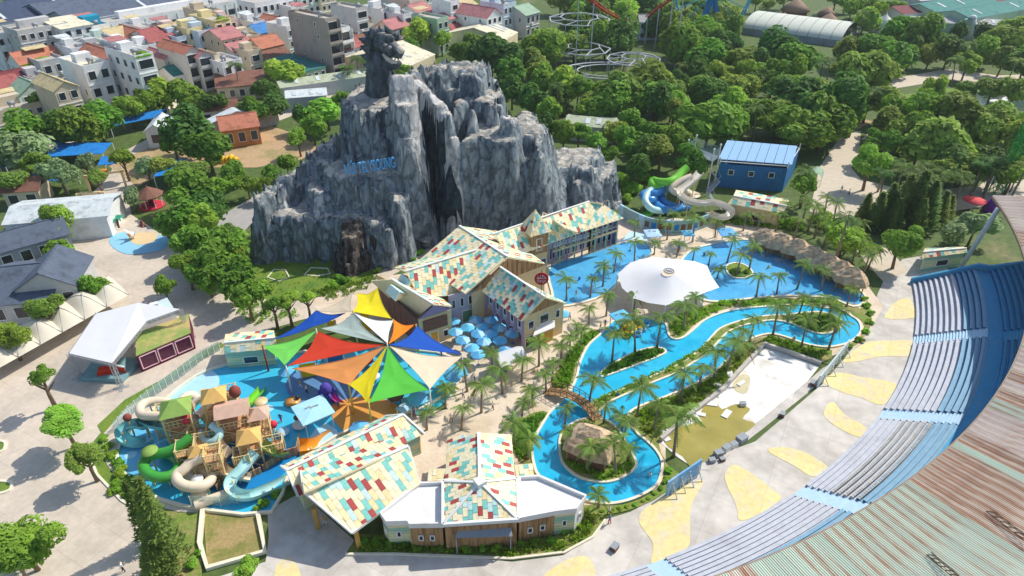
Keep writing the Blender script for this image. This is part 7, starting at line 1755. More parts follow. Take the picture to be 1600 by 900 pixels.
# green lattice tower at the right edge
gto = G(1556, 300); gt = thing('lattice_tower', 'bright green lattice tower at the right edge', 'tower', gto); m_gt = mat('tower_green', S(40, 150, 60), var=.08); hT = 30; tb = gto
for k in range(4):
    sx, sy = ((-1, -1), (1, -1), (1, 1), (-1, 1))[k]; MB().bar(tb + Vector((sx, sy, 0)), tb + Vector((sx * .5 + 2, sy * .5, hT)), .2).build('leg', m_gt, gt, org=gto)
lat = MB()
for i in range(16):
    z0, z1 = hT * i / 16, hT * (i + 1) / 16; f0, f1 = 1 - .5 * i / 16, 1 - .5 * (i + 1) / 16; o0, o1 = Vector((2 * i / 16, 0, z0)), Vector((2 * (i + 1) / 16, 0, z1))
    for k in range(4):
        a, b = ((-1, -1), (1, -1), (1, 1), (-1, 1))[k], ((-1, -1), (1, -1), (1, 1), (-1, 1))[(k + 1) % 4]
        lat.bar(tb + o0 + Vector((a[0] * f0, a[1] * f0, 0)), tb + o1 + Vector((b[0] * f1, b[1] * f1, 0)), .1); lat.bar(tb + o0 + Vector((a[0] * f0, a[1] * f0, 0)), tb + o0 + Vector((b[0] * f0, b[1] * f0, 0)), .1); lat.bar(tb + o0 + Vector((b[0] * f0, b[1] * f0, 0)), tb + o1 + Vector((a[0] * f1, a[1] * f1, 0)), .1)
lat.build('lattice', m_gt, gt, org=gto)
# ---- rides in the wood
m_ring = mat('ride_steel', S(196, 198, 204), rough=.45, var=.08)
def ring_ride(label, cx, cy, z, rx, n=9, inner=.62, lvl=2, tz=0):
    c = G(cx, cy, z); o_ = V3(c, 0); t = thing('ring_ride', label, 'ride', o_); r = rx / PPM(c)
    P = [c + Vector((r * math.cos(2 * PI * i / n), r * math.sin(2 * PI * i / n), 0)) for i in range(n)]; Q = [c + Vector((r * inner * math.cos(2 * PI * (i + .5) / n), r * inner * math.sin(2 * PI * (i + .5) / n), .8)) for i in range(n)]
    for i in range(n): MB().bar(P[i], P[(i + 1) % n], .3).build('outer_beam', m_ring, t, org=o_); MB().bar(Q[i], Q[(i + 1) % n], .26).build('inner_beam', m_ring, t, org=o_); MB().bar(P[i], Q[i], .26).build('spoke', m_ring, t, org=o_)
    for i in range(0, n, 2): MB().bar(V3(P[i], 0), P[i], .2).build('column', m_ring, t, org=o_)
    return t
ring_ride('pale steel hexagonal ring track at the back of the wood', 905, 30, 12, 48); ring_ride('lower pale steel ring track above the trees', 912, 76, 7, 42, 8); ring_ride('pale steel ring ride with dark hub in the wood', 990, 92, 6, 42, 10, .45)
cg = G(955, 110, 5); t = thing('ring_ride', 'wide low ring track with yellow edge in front of the steel rings', 'ride', V3(cg, 0)); r = 76 / PPM(cg)
MB().tube([Vector((r * math.cos(a * PI / 16), .62 * r * math.sin(a * PI / 16), 5)) for a in range(33)], .22, 6, cap=False).build('outer_beam', m_ring, t); MB().tube([Vector((r * .7 * math.cos(a * PI / 16), .45 * r * math.sin(a * PI / 16), 5)) for a in range(33)], .2, 6, cap=False).build('inner_beam', m_ring, t)
for i in range(8): a = i * PI / 4; MB().bar((r * math.cos(a), .62 * r * math.sin(a), 0), (r * math.cos(a), .62 * r * math.sin(a), 5), .22).build('column', m_ring, t); MB().bar((r * math.cos(a), .62 * r * math.sin(a), 5), (.7 * r * math.cos(a), .45 * r * math.sin(a), 5), .2).build('spoke', m_ring, t)
m_coast = mat('coaster_red', S(178, 58, 44), var=.08)
def coaster(label, pts):
    P = smooth_path([G(*p) for p in pts], 6); o_ = V3(P[0], 0); t = thing('coaster_track', label, 'roller coaster', o_)
    mb = MB(); mb.tube(P, .3, 6); mb.tube([p + Vector((1.0, .4, .25)) for p in P], .16, 5); mb.tube([p + Vector((-1.0, -.4, .25)) for p in P], .16, 5)
    for p in P: mb.bar(p + Vector((1.0, .4, .25)), p + Vector((-1.0, -.4, .25)), .14)
    mb.build('rail', m_coast, t, org=o_)
    for p in P[::6]: MB().bar(V3(p, 0), p, .3).build('column', m_ring, t, org=o_)
coaster('red roller coaster drop at the top left of the rides', [(905, -14, 26), (928, 4, 22), (950, 20, 16), (974, 32, 11)]); coaster('red roller coaster climb right of the blue kiosk', [(1012, 27, 10), (1030, 12, 15), (1052, -4, 22), (1070, -20, 27)])
house('blue kiosk house with grey roof in the wood', 1000, 34, 7, 8, 7, 'blue', 'gablef', 'grey', a=rad(0), cat='kiosk', name='ride_kiosk')
fw = G(1105, 60); fo_ = V3(fw, 0); ft = thing('ferris_wheel', 'teal blue giant wheel cut off by the top edge', 'ferris wheel', fo_); m_fw = mat('wheel_teal', S(70, 170, 196), var=.06); m_fb = mat('wheel_blue', S(30, 120, 180), var=.06); hb = 17.0; rw = 14.5
for sx in (-1, 1): MB().bar(fo_ + Vector((sx * 5, -1.5, 0)), fo_ + Vector((0, -1.5, hb)), 1.2).build('tower_leg', m_fb, ft, org=fo_); MB().bar(fo_ + Vector((sx * 5, 1.5, 0)), fo_ + Vector((0, 1.5, hb)), 1.2).build('tower_leg', m_fb, ft, org=fo_)
for yy in (-1, 1): MB().tube([fo_ + Vector((rw * math.cos(a * PI / 16), yy, hb + rw * math.sin(a * PI / 16))) for a in range(33)], .32, 6, cap=False).build('rim', m_fw, ft, org=fo_)
MB().tube([fo_ + Vector((0, -1.8, hb)), fo_ + Vector((0, 1.8, hb))], 1.3, 12).build('hub', mat('hub_gold', S(170, 150, 70)), ft, org=fo_)
for i in range(16):
    a = i * PI / 8; MB().bar(fo_ + Vector((0, -1, hb)), fo_ + Vector((rw * math.cos(a), -1, hb + rw * math.sin(a))), .3).build('spoke', m_fw, ft, org=fo_)
    if i % 2: MB().blob(fo_ + Vector((rw * math.cos(a), 0, hb + rw * math.sin(a) - .9)), (.9, .9, 1.0), 8, 6).build('cabin', m_ring, ft, org=fo_)
# vaulted hall, domes, cone huts, pond with jetty
vo = G(1260, 70); vh = thing('vaulted_hall', 'long pale barrel vaulted hall roof in the wood', 'hall', vo); a_, b_ = G(1175, 44, 0), G(1325, 64, 0); d_ = (b_ - a_).normalized(); n_ = Vector((-d_.y, d_.x, 0)); Wv = 13
NS = 9
for k in range(NS):
    p, q = a_.lerp(b_, k / NS + .002), a_.lerp(b_, (k + 1) / NS - .002); mb = MB(); vs = []
    for r in (p, q):
        for j in range(11): t_ = PI * j / 10; vs.append(r + n_ * Wv * -math.cos(t_) + Vector((0, 0, 2.0 + 4.6 * math.sin(t_))))
    mb.add(vs, [(j, j + 11, j + 12, j + 1) for j in range(10)], 0, True); mb.build('roof_bay', mat('vault_sheet', S(206, 210, 196), var=.06), vh, org=vo)
wall(vh, vo, a_ - n_ * Wv, b_ - n_ * Wv, 0, 2.5, wc['slate']); wall(vh, vo, b_ - n_ * Wv, b_ + n_ * Wv, 0, 2.5, wc['slate'])
mb = MB(); vs = [b_ - d_ * .05 + n_ * Wv * -math.cos(PI * j / 10) + Vector((0, 0, 2.0 + 4.4 * math.sin(PI * j / 10))) for j in range(11)]; mb.add(vs, [tuple(range(11))]).build('end_wall', m_win, vh, org=vo)
p = G(1377, 52); t = thing('onion_dome', 'white onion dome in the park trees', 'dome', p); MB().lathe([(3.4, 0), (3.4, 1.2), (3.0, 1.3)], 16).build('drum', m_white, t); MB().lathe([(2.9, 1.3), (3.6, 2.6), (3.4, 4.2), (2.2, 5.8), (.8, 6.8), (.15, 7.8), (.02, 8.8)], 16).build('dome', m_white, t)
for x in (-4.6, 4.6): MB().lathe([(.7, 0), (.7, 1.6), (1.0, 2.2), (.5, 3.0), (.05, 3.6)], 10, (x, 0, 0)).build('turret', m_white, t)
ch = []
for (x, y, s) in ((1240, 28, 1.25), (1290, 30, .8), (1292, 46, 1.0), (1222, 40, .8)):
    p = G(x, y); t = thing('cone_hut', None, 'hut', p); MB().lathe([(4.2 * s, 0), (4.2 * s, 3 * s), (4.1 * s, 3.1 * s)], 14).build('wall', rc['brown'], t); MB().lathe([(5.2 * s, 2.6 * s), (3.0 * s, 4.6 * s), (.2, 6.6 * s)], 14).build('roof', mat('cone_thatch', S(150, 124, 104), var=.15), t); ch.append(t)
rank_labels(ch, 'round brown hut with conical roof behind the vaulted hall, {n}', 'hut', 'cone roofed huts')
m_pond = water_mat('pond_water', S(70, 92, 92), S(96, 110, 84)); sheet('pond_water', [(1440, 152), (1500, 143), (1560, 148), (1640, 158), (1640, 178), (1560, 172), (1500, 160), (1445, 162)], .09, m_pond, 2); sheet('pond_water', [(1466, 196), (1485, 184), (1496, 188), (1480, 206)], .09, m_pond, 2)
sheet('park_path', [(1345, 218), (1362, 205), (1392, 208), (1380, 222)], .05, m_path); sheet('park_path', [(1310, 190), (1330, 182), (1365, 190), (1340, 202)], .05, m_dirt)
p = G(1560, 163); t = thing('white_jetty', 'white round jetty with a fountain figure and bridge over the pond', 'jetty', p); MB().lathe([(2.6, 0), (2.6, .7), (2.3, .75)], 16).build('platform', m_white, t); MB().lathe([(.6, .7), (.4, 2.0), (.9, 2.4), (.1, 4.2)], 10).build('figure', m_white, t); MB().bar((2, 1, .6), (12, 14, .6), 1.6, .25).build('walkway', m_white, t); MB().bar((1.4, 1.6, 1.5), (11.4, 14.6, 1.5), .12).bar((2.6, .4, 1.5), (12.6, 13.4, 1.5), .12).build('rail', m_white, t)
p = G(1512, 62); t = thing('merlion_statue', 'white spouting statue above the park trees', 'statue', p); MB().tube([Vector((0, 0, 0)), Vector((.3, 0, 3)), Vector((-.2, 0, 6)), Vector((-.6, 0, 7.6))], [1.6, 1.3, 1.2, 1.3], 10).build('body', m_white, t); MB().blob((-.9, 0, 8.2), (1.5, 1.2, 1.2), 10, 7).build('head', m_white, t); MB().tube([Vector((-1.8, 0, 8.0)), Vector((-5, -.5, 7.4)), Vector((-8.5, -1, 4.0))], [.3, .4, .3], 6).build('water_jet', m_par2, t)

# more narrow houses that fill the block
for i, (lab, x, y, h, w, d, wm, rf, rm) in enumerate((('narrow white tube house between orange roofs', 188, 74, 12, 4.5, 13, 'white', 'flat', None), ('slim mint tube house behind the cream wall', 158, 66, 12, 4.5, 12, 'mint', 'flat', None), ('slim grey tube house behind the teal roof', 256, 92, 9, 4.5, 12, 'grey', 'gable', 'rose'),
    ('narrow pale tube house beside the yellow house', 276, 62, 10, 4.5, 12, 'blue', 'flat', None), ('tiny tan roofed house at the left rear', 78, 88, 9, 5, 10, 'beige', 'gablef', 'tan'), ('slim white tube house at the left rear', 112, 80, 11, 4.5, 12, 'white', 'flat', None), ('grey tube house behind the low left house', 46, 126, 8, 5, 10, 'grey', 'flat', None),
    ('slim beige tube house right of the rose gable', 388, 84, 8, 5, 10, 'beige', 'flat', None), ('white tube house above the porch house', 396, 38, 10, 5, 10, 'white', 'flat', None), ('slim cream tube house beside the dragon', 570, 44, 9, 4.5, 10, 'cream', 'flat', None), ('white tube house above the red cottage', 630, 26, 11, 5, 10, 'white', 'flat', None), ('grey tube house right of the green grey house', 702, 30, 9, 5, 10, 'grey', 'gablef', 'rose'),
    ('pale house with tan roof near the far trees', 728, 10, 10, 7, 10, 'cream', 'gablef', 'tan'), ('slim white house between the factory and red roofs', 220, 46, 10, 5, 12, 'white', 'flat', None), ('slim pink house beside the tall yellow house', 352, 34, 11, 5, 12, 'pink', 'flat', None), ('white house right of the large apartment block', 455, 14, 11, 6, 10, 'white', 'flat', None))):
    house(lab, x, y, h, w, d, wm, rf, rm)
# haze: the damp air over the park
hz = MB().box((0, 1470, -1.0), (3040, 3080, 70)).build('haze', [], kind='stuff'); hm = bpy.data.materials.new('haze_air'); hm.use_nodes = True; hn = hm.node_tree; hn.nodes.clear()
pv_ = hn.nodes.new('ShaderNodeVolumePrincipled'); pv_.inputs['Color'].default_value = (.86, .92, 1, 1); pv_.inputs['Density'].default_value = .00013; pv_.inputs['Anisotropy'].default_value = .2
ho_ = hn.nodes.new('ShaderNodeOutputMaterial'); hn.links.new(pv_.outputs[0], ho_.inputs['Volume']); hz.data.materials.append(hm)
# ================================================================ PALMS
g1 = [palm(*a) for a in ((920, 634, 590), (943, 664, 636), (995, 652, 607), (1021, 673, 630), (956, 567, 525), (992, 552, 502), (1026, 545, 495), (1062, 630, 586), (1090, 610, 570), (1115, 595, 550), (1135, 580, 530), (1154, 565, 517), (1170, 537, 497), (972, 674, 648), (1052, 714, 650))]
rank_labels(g1, 'palm along the river islands and banks, {n}', 'palm tree', 'palms along the river')
g2 = [palm(*a) for a in ((1207, 525, 477), (1251, 545, 503), (1294, 547, 505), (1276, 505, 468), (1292, 502, 474), (1248, 492, 465), (1322, 480, 452), (1230, 505, 478), (1306, 520, 486), (1262, 508, 476))]
rank_labels(g2, 'palm on the peninsula at the far river bend, {n}', 'palm tree', 'palms at the far river bend')
g3 = [palm(*a) for a in ((916, 736, 697), (961, 743, 695), (890, 704, 676), (972, 692, 660), (982, 722, 700), (905, 690, 672))]
rank_labels(g3, 'palm beside the thatched hut on the island, {n}', 'palm tree', 'palms on the hut island')
g4 = [palm(*a) for a in ((785, 615, 578), (752, 645, 603), (721, 672, 640), (667, 672, 642), (730, 612, 572), (696, 638, 604), (769, 582, 550), (842, 572, 532), (815, 596, 563))]
rank_labels(g4, 'young palm on the open sand right of the sails, {n}', 'palm tree', 'palms on the open sand')
g5 = [palm(*a) for a in ((876, 573, 541), (853, 613, 580), (832, 636, 610), (815, 655, 626), (890, 560, 528), (905, 548, 518), (882, 672, 640), (825, 718, 685), (805, 700, 662), (920, 508, 482), (947, 494, 464), (990, 487, 460), (1067, 518, 475), (1087, 502, 465), (935, 793, 770), (862, 596, 566), (900, 530, 505))]
rank_labels(g5, 'palm in the planting on the near side of the river, {n}', 'palm tree', 'palms near the river banks')
g6 = [palm(*a) for a in ((991, 410, 378), (991, 371, 346), (959, 426, 396), (942, 448, 418), (922, 465, 436), (885, 470, 438), (1022, 398, 378), (1057, 402, 380), (1082, 408, 388), (1082, 378, 338), (1107, 415, 395), (1136, 411, 375), (1150, 431, 397), (1170, 423, 385), (1181, 466, 430), (1120, 436, 420), (1026, 366, 343), (1117, 371, 347), (1050, 357, 332), (1042, 375, 352))]
rank_labels(g6, 'palm around the wave pool and white tent, {n}', 'palm tree', 'palms around the wave pool')
g7 = [palm(*a) for a in ((1245, 452, 412), (1213, 460, 430), (1283, 455, 422), (1240, 376, 342), (1262, 362, 322), (1300, 354, 316), (1286, 386, 352), (1318, 398, 364), (1331, 412, 378), (1347, 434, 398), (1212, 361, 334), (1226, 347, 316), (1182, 363, 338), (1161, 361, 336), (1198, 350, 326), (1272, 372, 338), (1308, 376, 342), (1252, 350, 312), (1330, 380, 346), (1356, 420, 388), (1286, 344, 308), (1342, 398, 368))]
rank_labels(g7, 'palm behind or before the curved row of thatched huts, {n}', 'palm tree', 'palms around the thatched huts')
g8 = [palm(x, y, ty, 3.6, False, dark=True) for x, y, ty in ((1395, 312, 256), (1412, 322, 268), (1492, 318, 275), (1520, 300, 262), (1536, 305, 252), (1578, 300, 262), (1590, 290, 250), (1466, 315, 270), (1440, 300, 258))]
rank_labels(g8, 'tall dark palm beside the upper road, {n}', 'palm tree', 'palms by the upper road')
g9 = [palm(x, y, ty, 3.4, False, dark=True) for x, y, ty in ((376, 150, 100), (560, 135, 92), (545, 140, 104), (575, 132, 96), (44, 905, 860))]
for o, l in zip(g9, ('fan crowned palm among the town houses', 'dark palm left of the dragon neck', 'shorter dark palm left of the mountain top', 'dark palm close behind the dragon neck', 'palm growing in front of the big lower left tree')): tag(o, l, 'palm tree')
# ================================================================ TREES placed one by one
def T(lab, *a, **k): return tag(tree(*a, **k), lab, 'tree')
T('big bright green round tree at the lower left corner', 32, 845, 64, 'bright', hi=True)
T('wide bright tree left of the splash pool wall', 98, 655, 42, 'bright', hi=True, flat=.6, zc=5); T('lighter tree leaning beside the verge corner', 133, 712, 35, 'olive', hi=True, zc=4.5)
T('slender tree in front of the cream canopies', 63, 587, 25, 'airy', zc=6); T('yellow green tree at the left edge below the gabled house', 12, 522, 34, 'bright', hi=True); T('loose olive tree beside the gabled house', 72, 482, 30, 'olive', hi=True)
T('small round tree on the open plaza', 256, 446, 23, 'mid', zc=4); T('small tree behind the cream canopy chain', 145, 447, 24, 'mid', zc=4); T('bright spreading tree beside the white shed', 86, 348, 38, 'bright', hi=True); T('lower bright shrub tree beside the gabled house', 88, 392, 20, 'bright', zc=3)
T('grey green tree near the carousel', 205, 308, 18, 'grey', zc=3.5)
T('round tree beside the stand end wall', 1410, 375, 33, 'bright', hi=True, zc=6); T('bright tree on the upper road corner', 1362, 252, 34, 'bright', zc=7); T('silvery tree beside the red parasol', 1525, 352, 30, 'grey', zc=4.5); T('low silvery tree near the stand end', 1488, 368, 22, 'grey', zc=3.5)
T('pink blossoming tree right of the mountain', 842, 145, 10, 'pink', zc=3); T('yellow flowering tree in the right grove', 1316, 138, 13, 'yellow', zc=6)
T('bright leafy tree behind the rock dragon', 655, 50, 30, 'bright', zc=8); T('big dark round tree right behind the mountain top', 768, 88, 48, 'dark', zc=9); T('small green tree at the lower centre edge', 386, 886, 20, 'bright', zc=2.5)
def grove(lst, text, group, zc=5.5):
    rank_labels([tree(*(list(a) + [None] * (4 - len(a)))[:3], a[3] if len(a) > 3 else 'mid', zc=zc) for a in lst], text, 'tree', group)
grove([(296, 298, 40, 'mid'), (280, 340, 38), (330, 328, 34, 'dark'), (305, 382, 44, 'mid'), (345, 402, 46, 'bright'), (364, 436, 38, 'mid'), (385, 464, 28, 'bright'), (322, 425, 40, 'mid'), (405, 452, 22, 'mid'), (448, 470, 18, 'bright'), (478, 464, 15, 'bright'), (318, 345, 30, 'bright'), (352, 372, 30, 'dark'), (290, 415, 26, 'mid'), (425, 474, 16, 'mid'), (366, 400, 26, 'mid')], 'hedge tree between plaza and mountain, {n}', 'hedge trees beside the mountain', 5)
grove([(345, 290, 26, 'airy'), (385, 285, 22, 'airy'), (300, 265, 24, 'olive'), (365, 270, 24, 'mid'), (410, 290, 18, 'airy'), (330, 250, 16, 'olive'), (255, 258, 22, 'olive'), (228, 262, 18, 'grey'), (425, 268, 18, 'airy'), (448, 255, 18, 'mid')], 'loose small tree around the play mound, {n}', 'trees around the play mound', 4)
grove([(35, 240, 46, 'grey'), (92, 268, 28, 'grey'), (132, 256, 26, 'airygrey'), (28, 212, 40, 'mid'), (118, 200, 44, 'mid'), (152, 186, 40, 'mid'), (200, 168, 24, 'bright'), (250, 148, 36, 'bright'), (292, 148, 30, 'mid'), (300, 200, 54, 'dark'), (322, 232, 40, 'mid'), (85, 195, 34, 'dark'), (55, 255, 26, 'mid'), (190, 245, 20, 'mid'), (270, 222, 24, 'mid'), (60, 160, 16, 'mid'), (225, 160, 20, 'mid'), (330, 160, 20, 'dark'), (18, 280, 24, 'olive'), (150, 275, 16, 'olive'), (-10, 240, 30, 'mid'), (390, 165, 20, 'mid')], 'tree between the town and the plaza, {n}', 'trees below the town', 6)
grove([(446, 114, 32, 'bright'), (430, 165, 28, 'dark'), (412, 140, 26, 'dark'), (510, 172, 34, 'bright'), (488, 196, 26, 'bright'), (400, 175, 22, 'mid'), (468, 180, 20, 'dark'), (536, 160, 22, 'mid'), (465, 215, 18, 'mid')], 'tree left of the mountain among sheds, {n}', 'trees left of the mountain', 5)
grove([(640, 76, 20, 'mid'), (740, 66, 22, 'mid'), (800, 108, 34, 'mid'), (690, 62, 18, 'bright'), (722, 84, 22, 'mid'), (270, 8, 14, 'mid'), (470, 12, 12, 'mid'), (490, 18, 10, 'dark'), (740, 22, 14, 'mid'), (630, 112, 14, 'bright'), (800, 140, 26, 'dark'), (752, 120, 24, 'mid')], 'tree behind the mountain near the houses, {n}', 'trees behind the mountain', 6)
grove([(832, 158, 28, 'dark'), (858, 170, 28, 'bright'), (882, 130, 34, 'bright'), (850, 198, 24, 'dark'), (880, 208, 28, 'mid'), (905, 205, 22, 'mid'), (932, 222, 22, 'bright'), (952, 242, 18, 'mid'), (985, 225, 30, 'mid'), (990, 192, 28, 'mid'), (1000, 262, 22, 'dark'), (850, 125, 26, 'mid'), (920, 170, 26, 'mid'), (960, 205, 24, 'olive'), (1015, 235, 26, 'dark'), (1035, 215, 26, 'mid'), (820, 190, 16, 'mid')], 'tree in the cluster right of the mountain, {n}', 'trees right of the mountain', 5.5)
g = [conifer(*a) for a in ((1345, 352, 302), (1362, 360, 300), (1378, 352, 286), (1398, 356, 272), (1418, 358, 266), (1438, 360, 282), (1462, 352, 298), (1476, 345, 305), (1390, 366, 310), (1426, 368, 310))]
rank_labels(g, 'dark conifer in the row below the upper road, {n}', 'tree', 'conifers below the upper road')
for a, l in (((275, 890, 748, .38), 'tall dense conifer in front of the splash pool'), ((238, 850, 752, .34), 'thin sparse conifer left of the dense one'), ((256, 908, 845, .7), 'short bright conifer at the lower edge')): tag(conifer(*a), l, 'tree')
g = [conifer(*a) for a in ((868, 180, 130, .9), (878, 172, 135, .9), (300, 130, 105, .9), (905, 140, 112, .9))]
rank_labels(g, 'narrow conifer standing out of the distant trees, {n}', 'tree', 'distant conifers')
# ================================================================ WOOD at the upper right: one tree at a time
rw_ = random.Random(21)
def pip(x, y, P):
    return in_poly(x, y, P)
NO = [[(1155, 25), (1350, 25), (1350, 62), (1240, 74), (1150, 56)], [(1118, 210), (1248, 215), (1245, 300), (1112, 300)], [(1285, 190), (1350, 190), (1350, 225), (1400, 300), (1270, 330), (1268, 250)], [(880, 165), (950, 165), (950, 205), (890, 205)], [(1435, 140), (1640, 140), (1640, 186), (1435, 178)],
      [(790, -20), (872, -20), (872, 64), (790, 64)], [(1378, 104), (1640, 100), (1640, 132), (1378, 140)], [(1270, 10), (1290, 10), (1290, 25), (1270, 25)], [(1355, 15), (1400, 15), (1400, 62), (1355, 62)], [(1400, -20), (1640, -20), (1640, 34), (1500, 42), (1400, 26)], [(1212, 0), (1312, 0), (1312, 50), (1212, 50)], [(985, 22), (1030, 22), (1030, 56), (985, 56)], [(1500, 40), (1526, 40), (1526, 66), (1500, 66)], [(1335, 285), (1485, 285), (1485, 370), (1335, 370)], [(860, 80), (1056, 60), (1056, 122), (870, 122)], [(1300, 195), (1345, 180), (1395, 200), (1345, 225)]]
def wood(poly, text, group, kinds, k0=1.0, zc=5, palms=.14):
    ys = [p[1] for p in poly]; xs = [p[0] for p in poly]; y = min(ys); out = []; pal = []
    while y < max(ys):
        rp = (18 + y * .086) * k0; x = min(xs) + rw_.uniform(0, rp)
        while x < max(xs):
            xx, yy = x + rw_.uniform(-.35, .35) * rp, y + rw_.uniform(-.3, .3) * rp
            if pip(xx, yy, poly) and not any(pip(xx, yy, q) for q in NO):
                if rw_.random() < palms:
                    h = rw_.uniform(7, 10); p = G(xx, yy, h); bx, by = TOPX(V3(p, 0)); pal.append(palm(bx, by, yy, rw_.uniform(2.8, 3.6), False, dark=rw_.random() < .6))
                else: out.append(tree(xx, yy, rp * rw_.choice((.7, .9, 1.05, 1.2, 1.5)) * rw_.uniform(.9, 1.1), rw_.choice(kinds + ('airy', 'olive')), zc=rw_.uniform(.7, 1.6) * zc))
            x += rp * 1.12
        y += rp * .74
    rank_labels(out, text, 'tree', group)
    if pal: rank_labels(pal, text.replace('tree', 'palm', 1), 'palm tree', group + ' (palms)')
wood([(830, -6), (1075, -6), (1160, 20), (1160, 60), (1050, 70), (900, 62), (872, 30)], 'distant tree around the ring rides, {n}', 'trees around the rides', ('mid', 'bright', 'mid', 'dark', 'olive'))
wood([(800, 64), (1060, 66), (1060, 140), (1000, 175), (905, 165), (830, 125)], 'tree in front of the ring rides, {n}', 'trees before the rides', ('mid', 'bright', 'mid', 'olive'))
wood([(1000, 122), (1060, 66), (1160, 60), (1250, 78), (1290, 90), (1290, 150), (1260, 160), (1100, 165), (1040, 190)], 'tree in the dense grove before the vaulted hall, {n}', 'trees before the vaulted hall', ('dark', 'mid', 'dark', 'bright'))
wood([(1010, 185), (1100, 165), (1150, 165), (1190, 205), (1118, 215), (1112, 262), (1060, 262), (1030, 240)], 'tree in the shady grove left of the blue shed, {n}', 'trees left of the blue shed', ('dark', 'mid', 'mid'), palms=.2)
wood([(1150, 150), (1300, 140), (1330, 185), (1295, 215), (1265, 235), (1250, 215), (1190, 208)], 'tree in the royal palm grove behind the blue shed, {n}', 'royal palm grove', ('dark', 'mid', 'bright'), palms=.62)
wood([(1290, 84), (1400, 62), (1420, 105), (1380, 140), (1400, 160), (1395, 200), (1345, 190), (1310, 165)], 'tree in the right grove beside the white dome, {n}', 'trees beside the white dome', ('dark', 'mid', 'bright'), palms=.1)
wood([(1400, 40), (1640, 36), (1640, 108), (1420, 108)], 'tree at the far right before the halls, {n}', 'trees before the far halls', ('mid', 'dark', 'bright', 'olive'))
wood([(1160, -8), (1430, -8), (1440, 40), (1350, 30), (1310, 55), (1200, 20)], 'distant tree among the cone huts, {n}', 'trees among the cone huts', ('mid', 'bright', 'olive'))
wood([(1395, 178), (1450, 168), (1600, 188), (1640, 190), (1640, 260), (1560, 262), (1420, 262), (1360, 240)], 'tree on the park lawn near the pond, {n}', 'trees near the pond', ('mid', 'olive', 'bright', 'dark'), palms=.3)
wood([(1400, 134), (1560, 126), (1640, 130), (1640, 144), (1500, 146), (1420, 156)], 'small round tree along the park path, {n}', 'trees along the park path', ('bright', 'olive'), .72, 4)
wood([(1350, 262), (1420, 262), (1640, 250), (1640, 262), (1560, 280), (1450, 292), (1360, 290)], 'tree along the upper road edge, {n}', 'trees along the upper road', ('mid', 'olive', 'bright'), .7, 4, .3)
wood([(1240, 235), (1280, 240), (1275, 320), (1330, 345), (1400, 400), (1340, 395), (1290, 350), (1245, 300)], 'tree behind the thatched huts, {n}', 'trees behind the thatched huts', ('mid', 'dark', 'bright'), .62, 4, .55)
# ================================================================ SHRUBS and low planting
def shrubs(lst, text, group, kind='bush'):
    rank_labels([bush(*a[:3], a[3] if len(a) > 3 else kind) for a in lst], text, 'shrub', group)
shrubs([(170, 700, 9), (176, 714, 11), (184, 728, 12), (192, 742, 13), (202, 756, 14), (188, 762, 14), (206, 772, 12), (178, 770, 10), (164, 688, 8), (216, 784, 10)], 'bright hedge shrub along the splash pool wall, {n}', 'hedge along the splash pool wall')
shrubs([(966, 292, 20), (985, 302, 18), (1000, 285, 16), (955, 306, 14), (940, 312, 12), (978, 316, 13)], 'bright bush between rock wing and hall, {n}', 'bushes behind the hall')
shrubs([(620, 402, 10), (640, 410, 10), (655, 398, 9), (535, 440, 13), (520, 448, 10), (590, 424, 8), (690, 360, 8), (724, 342, 8, 'bushdark'), (735, 350, 6)], 'low bush along the mountain foot path, {n}', 'bushes at the mountain foot')
shrubs([(1004, 776 + 8, 5), (1012, 780, 5), (1022, 772, 5), (1032, 764, 6), (1040, 752, 8), (1046, 738, 9), (992, 790, 5), (980, 793, 5), (968, 796, 5), (955, 798, 5), (942, 800, 5)], 'small shrub in the row outside the lower river bend, {n}', 'shrubs at the lower river bend')
shrubs([(565, 850, 12), (590, 848, 10), (612, 852, 10), (650, 858, 9), (690, 858, 8), (730, 858, 12), (752, 856, 11), (775, 856, 12), (815, 852, 8), (835, 848, 8), (860, 846, 8), (880, 828, 12), (900, 820, 10), (915, 806, 9)], 'garden shrub before the plank walls, {n}', 'shrubs before the pavilions')
shrubs([(415, 790, 12), (432, 775, 10), (402, 798, 8)], 'shrub under the long wing gable, {n}', 'shrubs at the long wing')
shrubs([(230, 860, 12), (300, 885, 14), (238, 885, 10), (262, 880, 8), (312, 865, 8)], 'yellowish shrub under the conifers, {n}', 'shrubs under the conifers', 'bush')
shrubs([(1354, 480, 7), (1360, 492, 7), (1358, 505, 7), (1352, 520, 7), (1342, 534, 8), (1328, 543, 7), (1350, 470, 7)], 'dense green shrub outside the far river bend, {n}', 'shrubs at the far river bend')
shrubs([(1150, 424, 8), (1166, 428, 7), (1142, 427, 6)], 'shrub on the small pool islet, {n}', 'shrubs on the pool islet')
k = 0
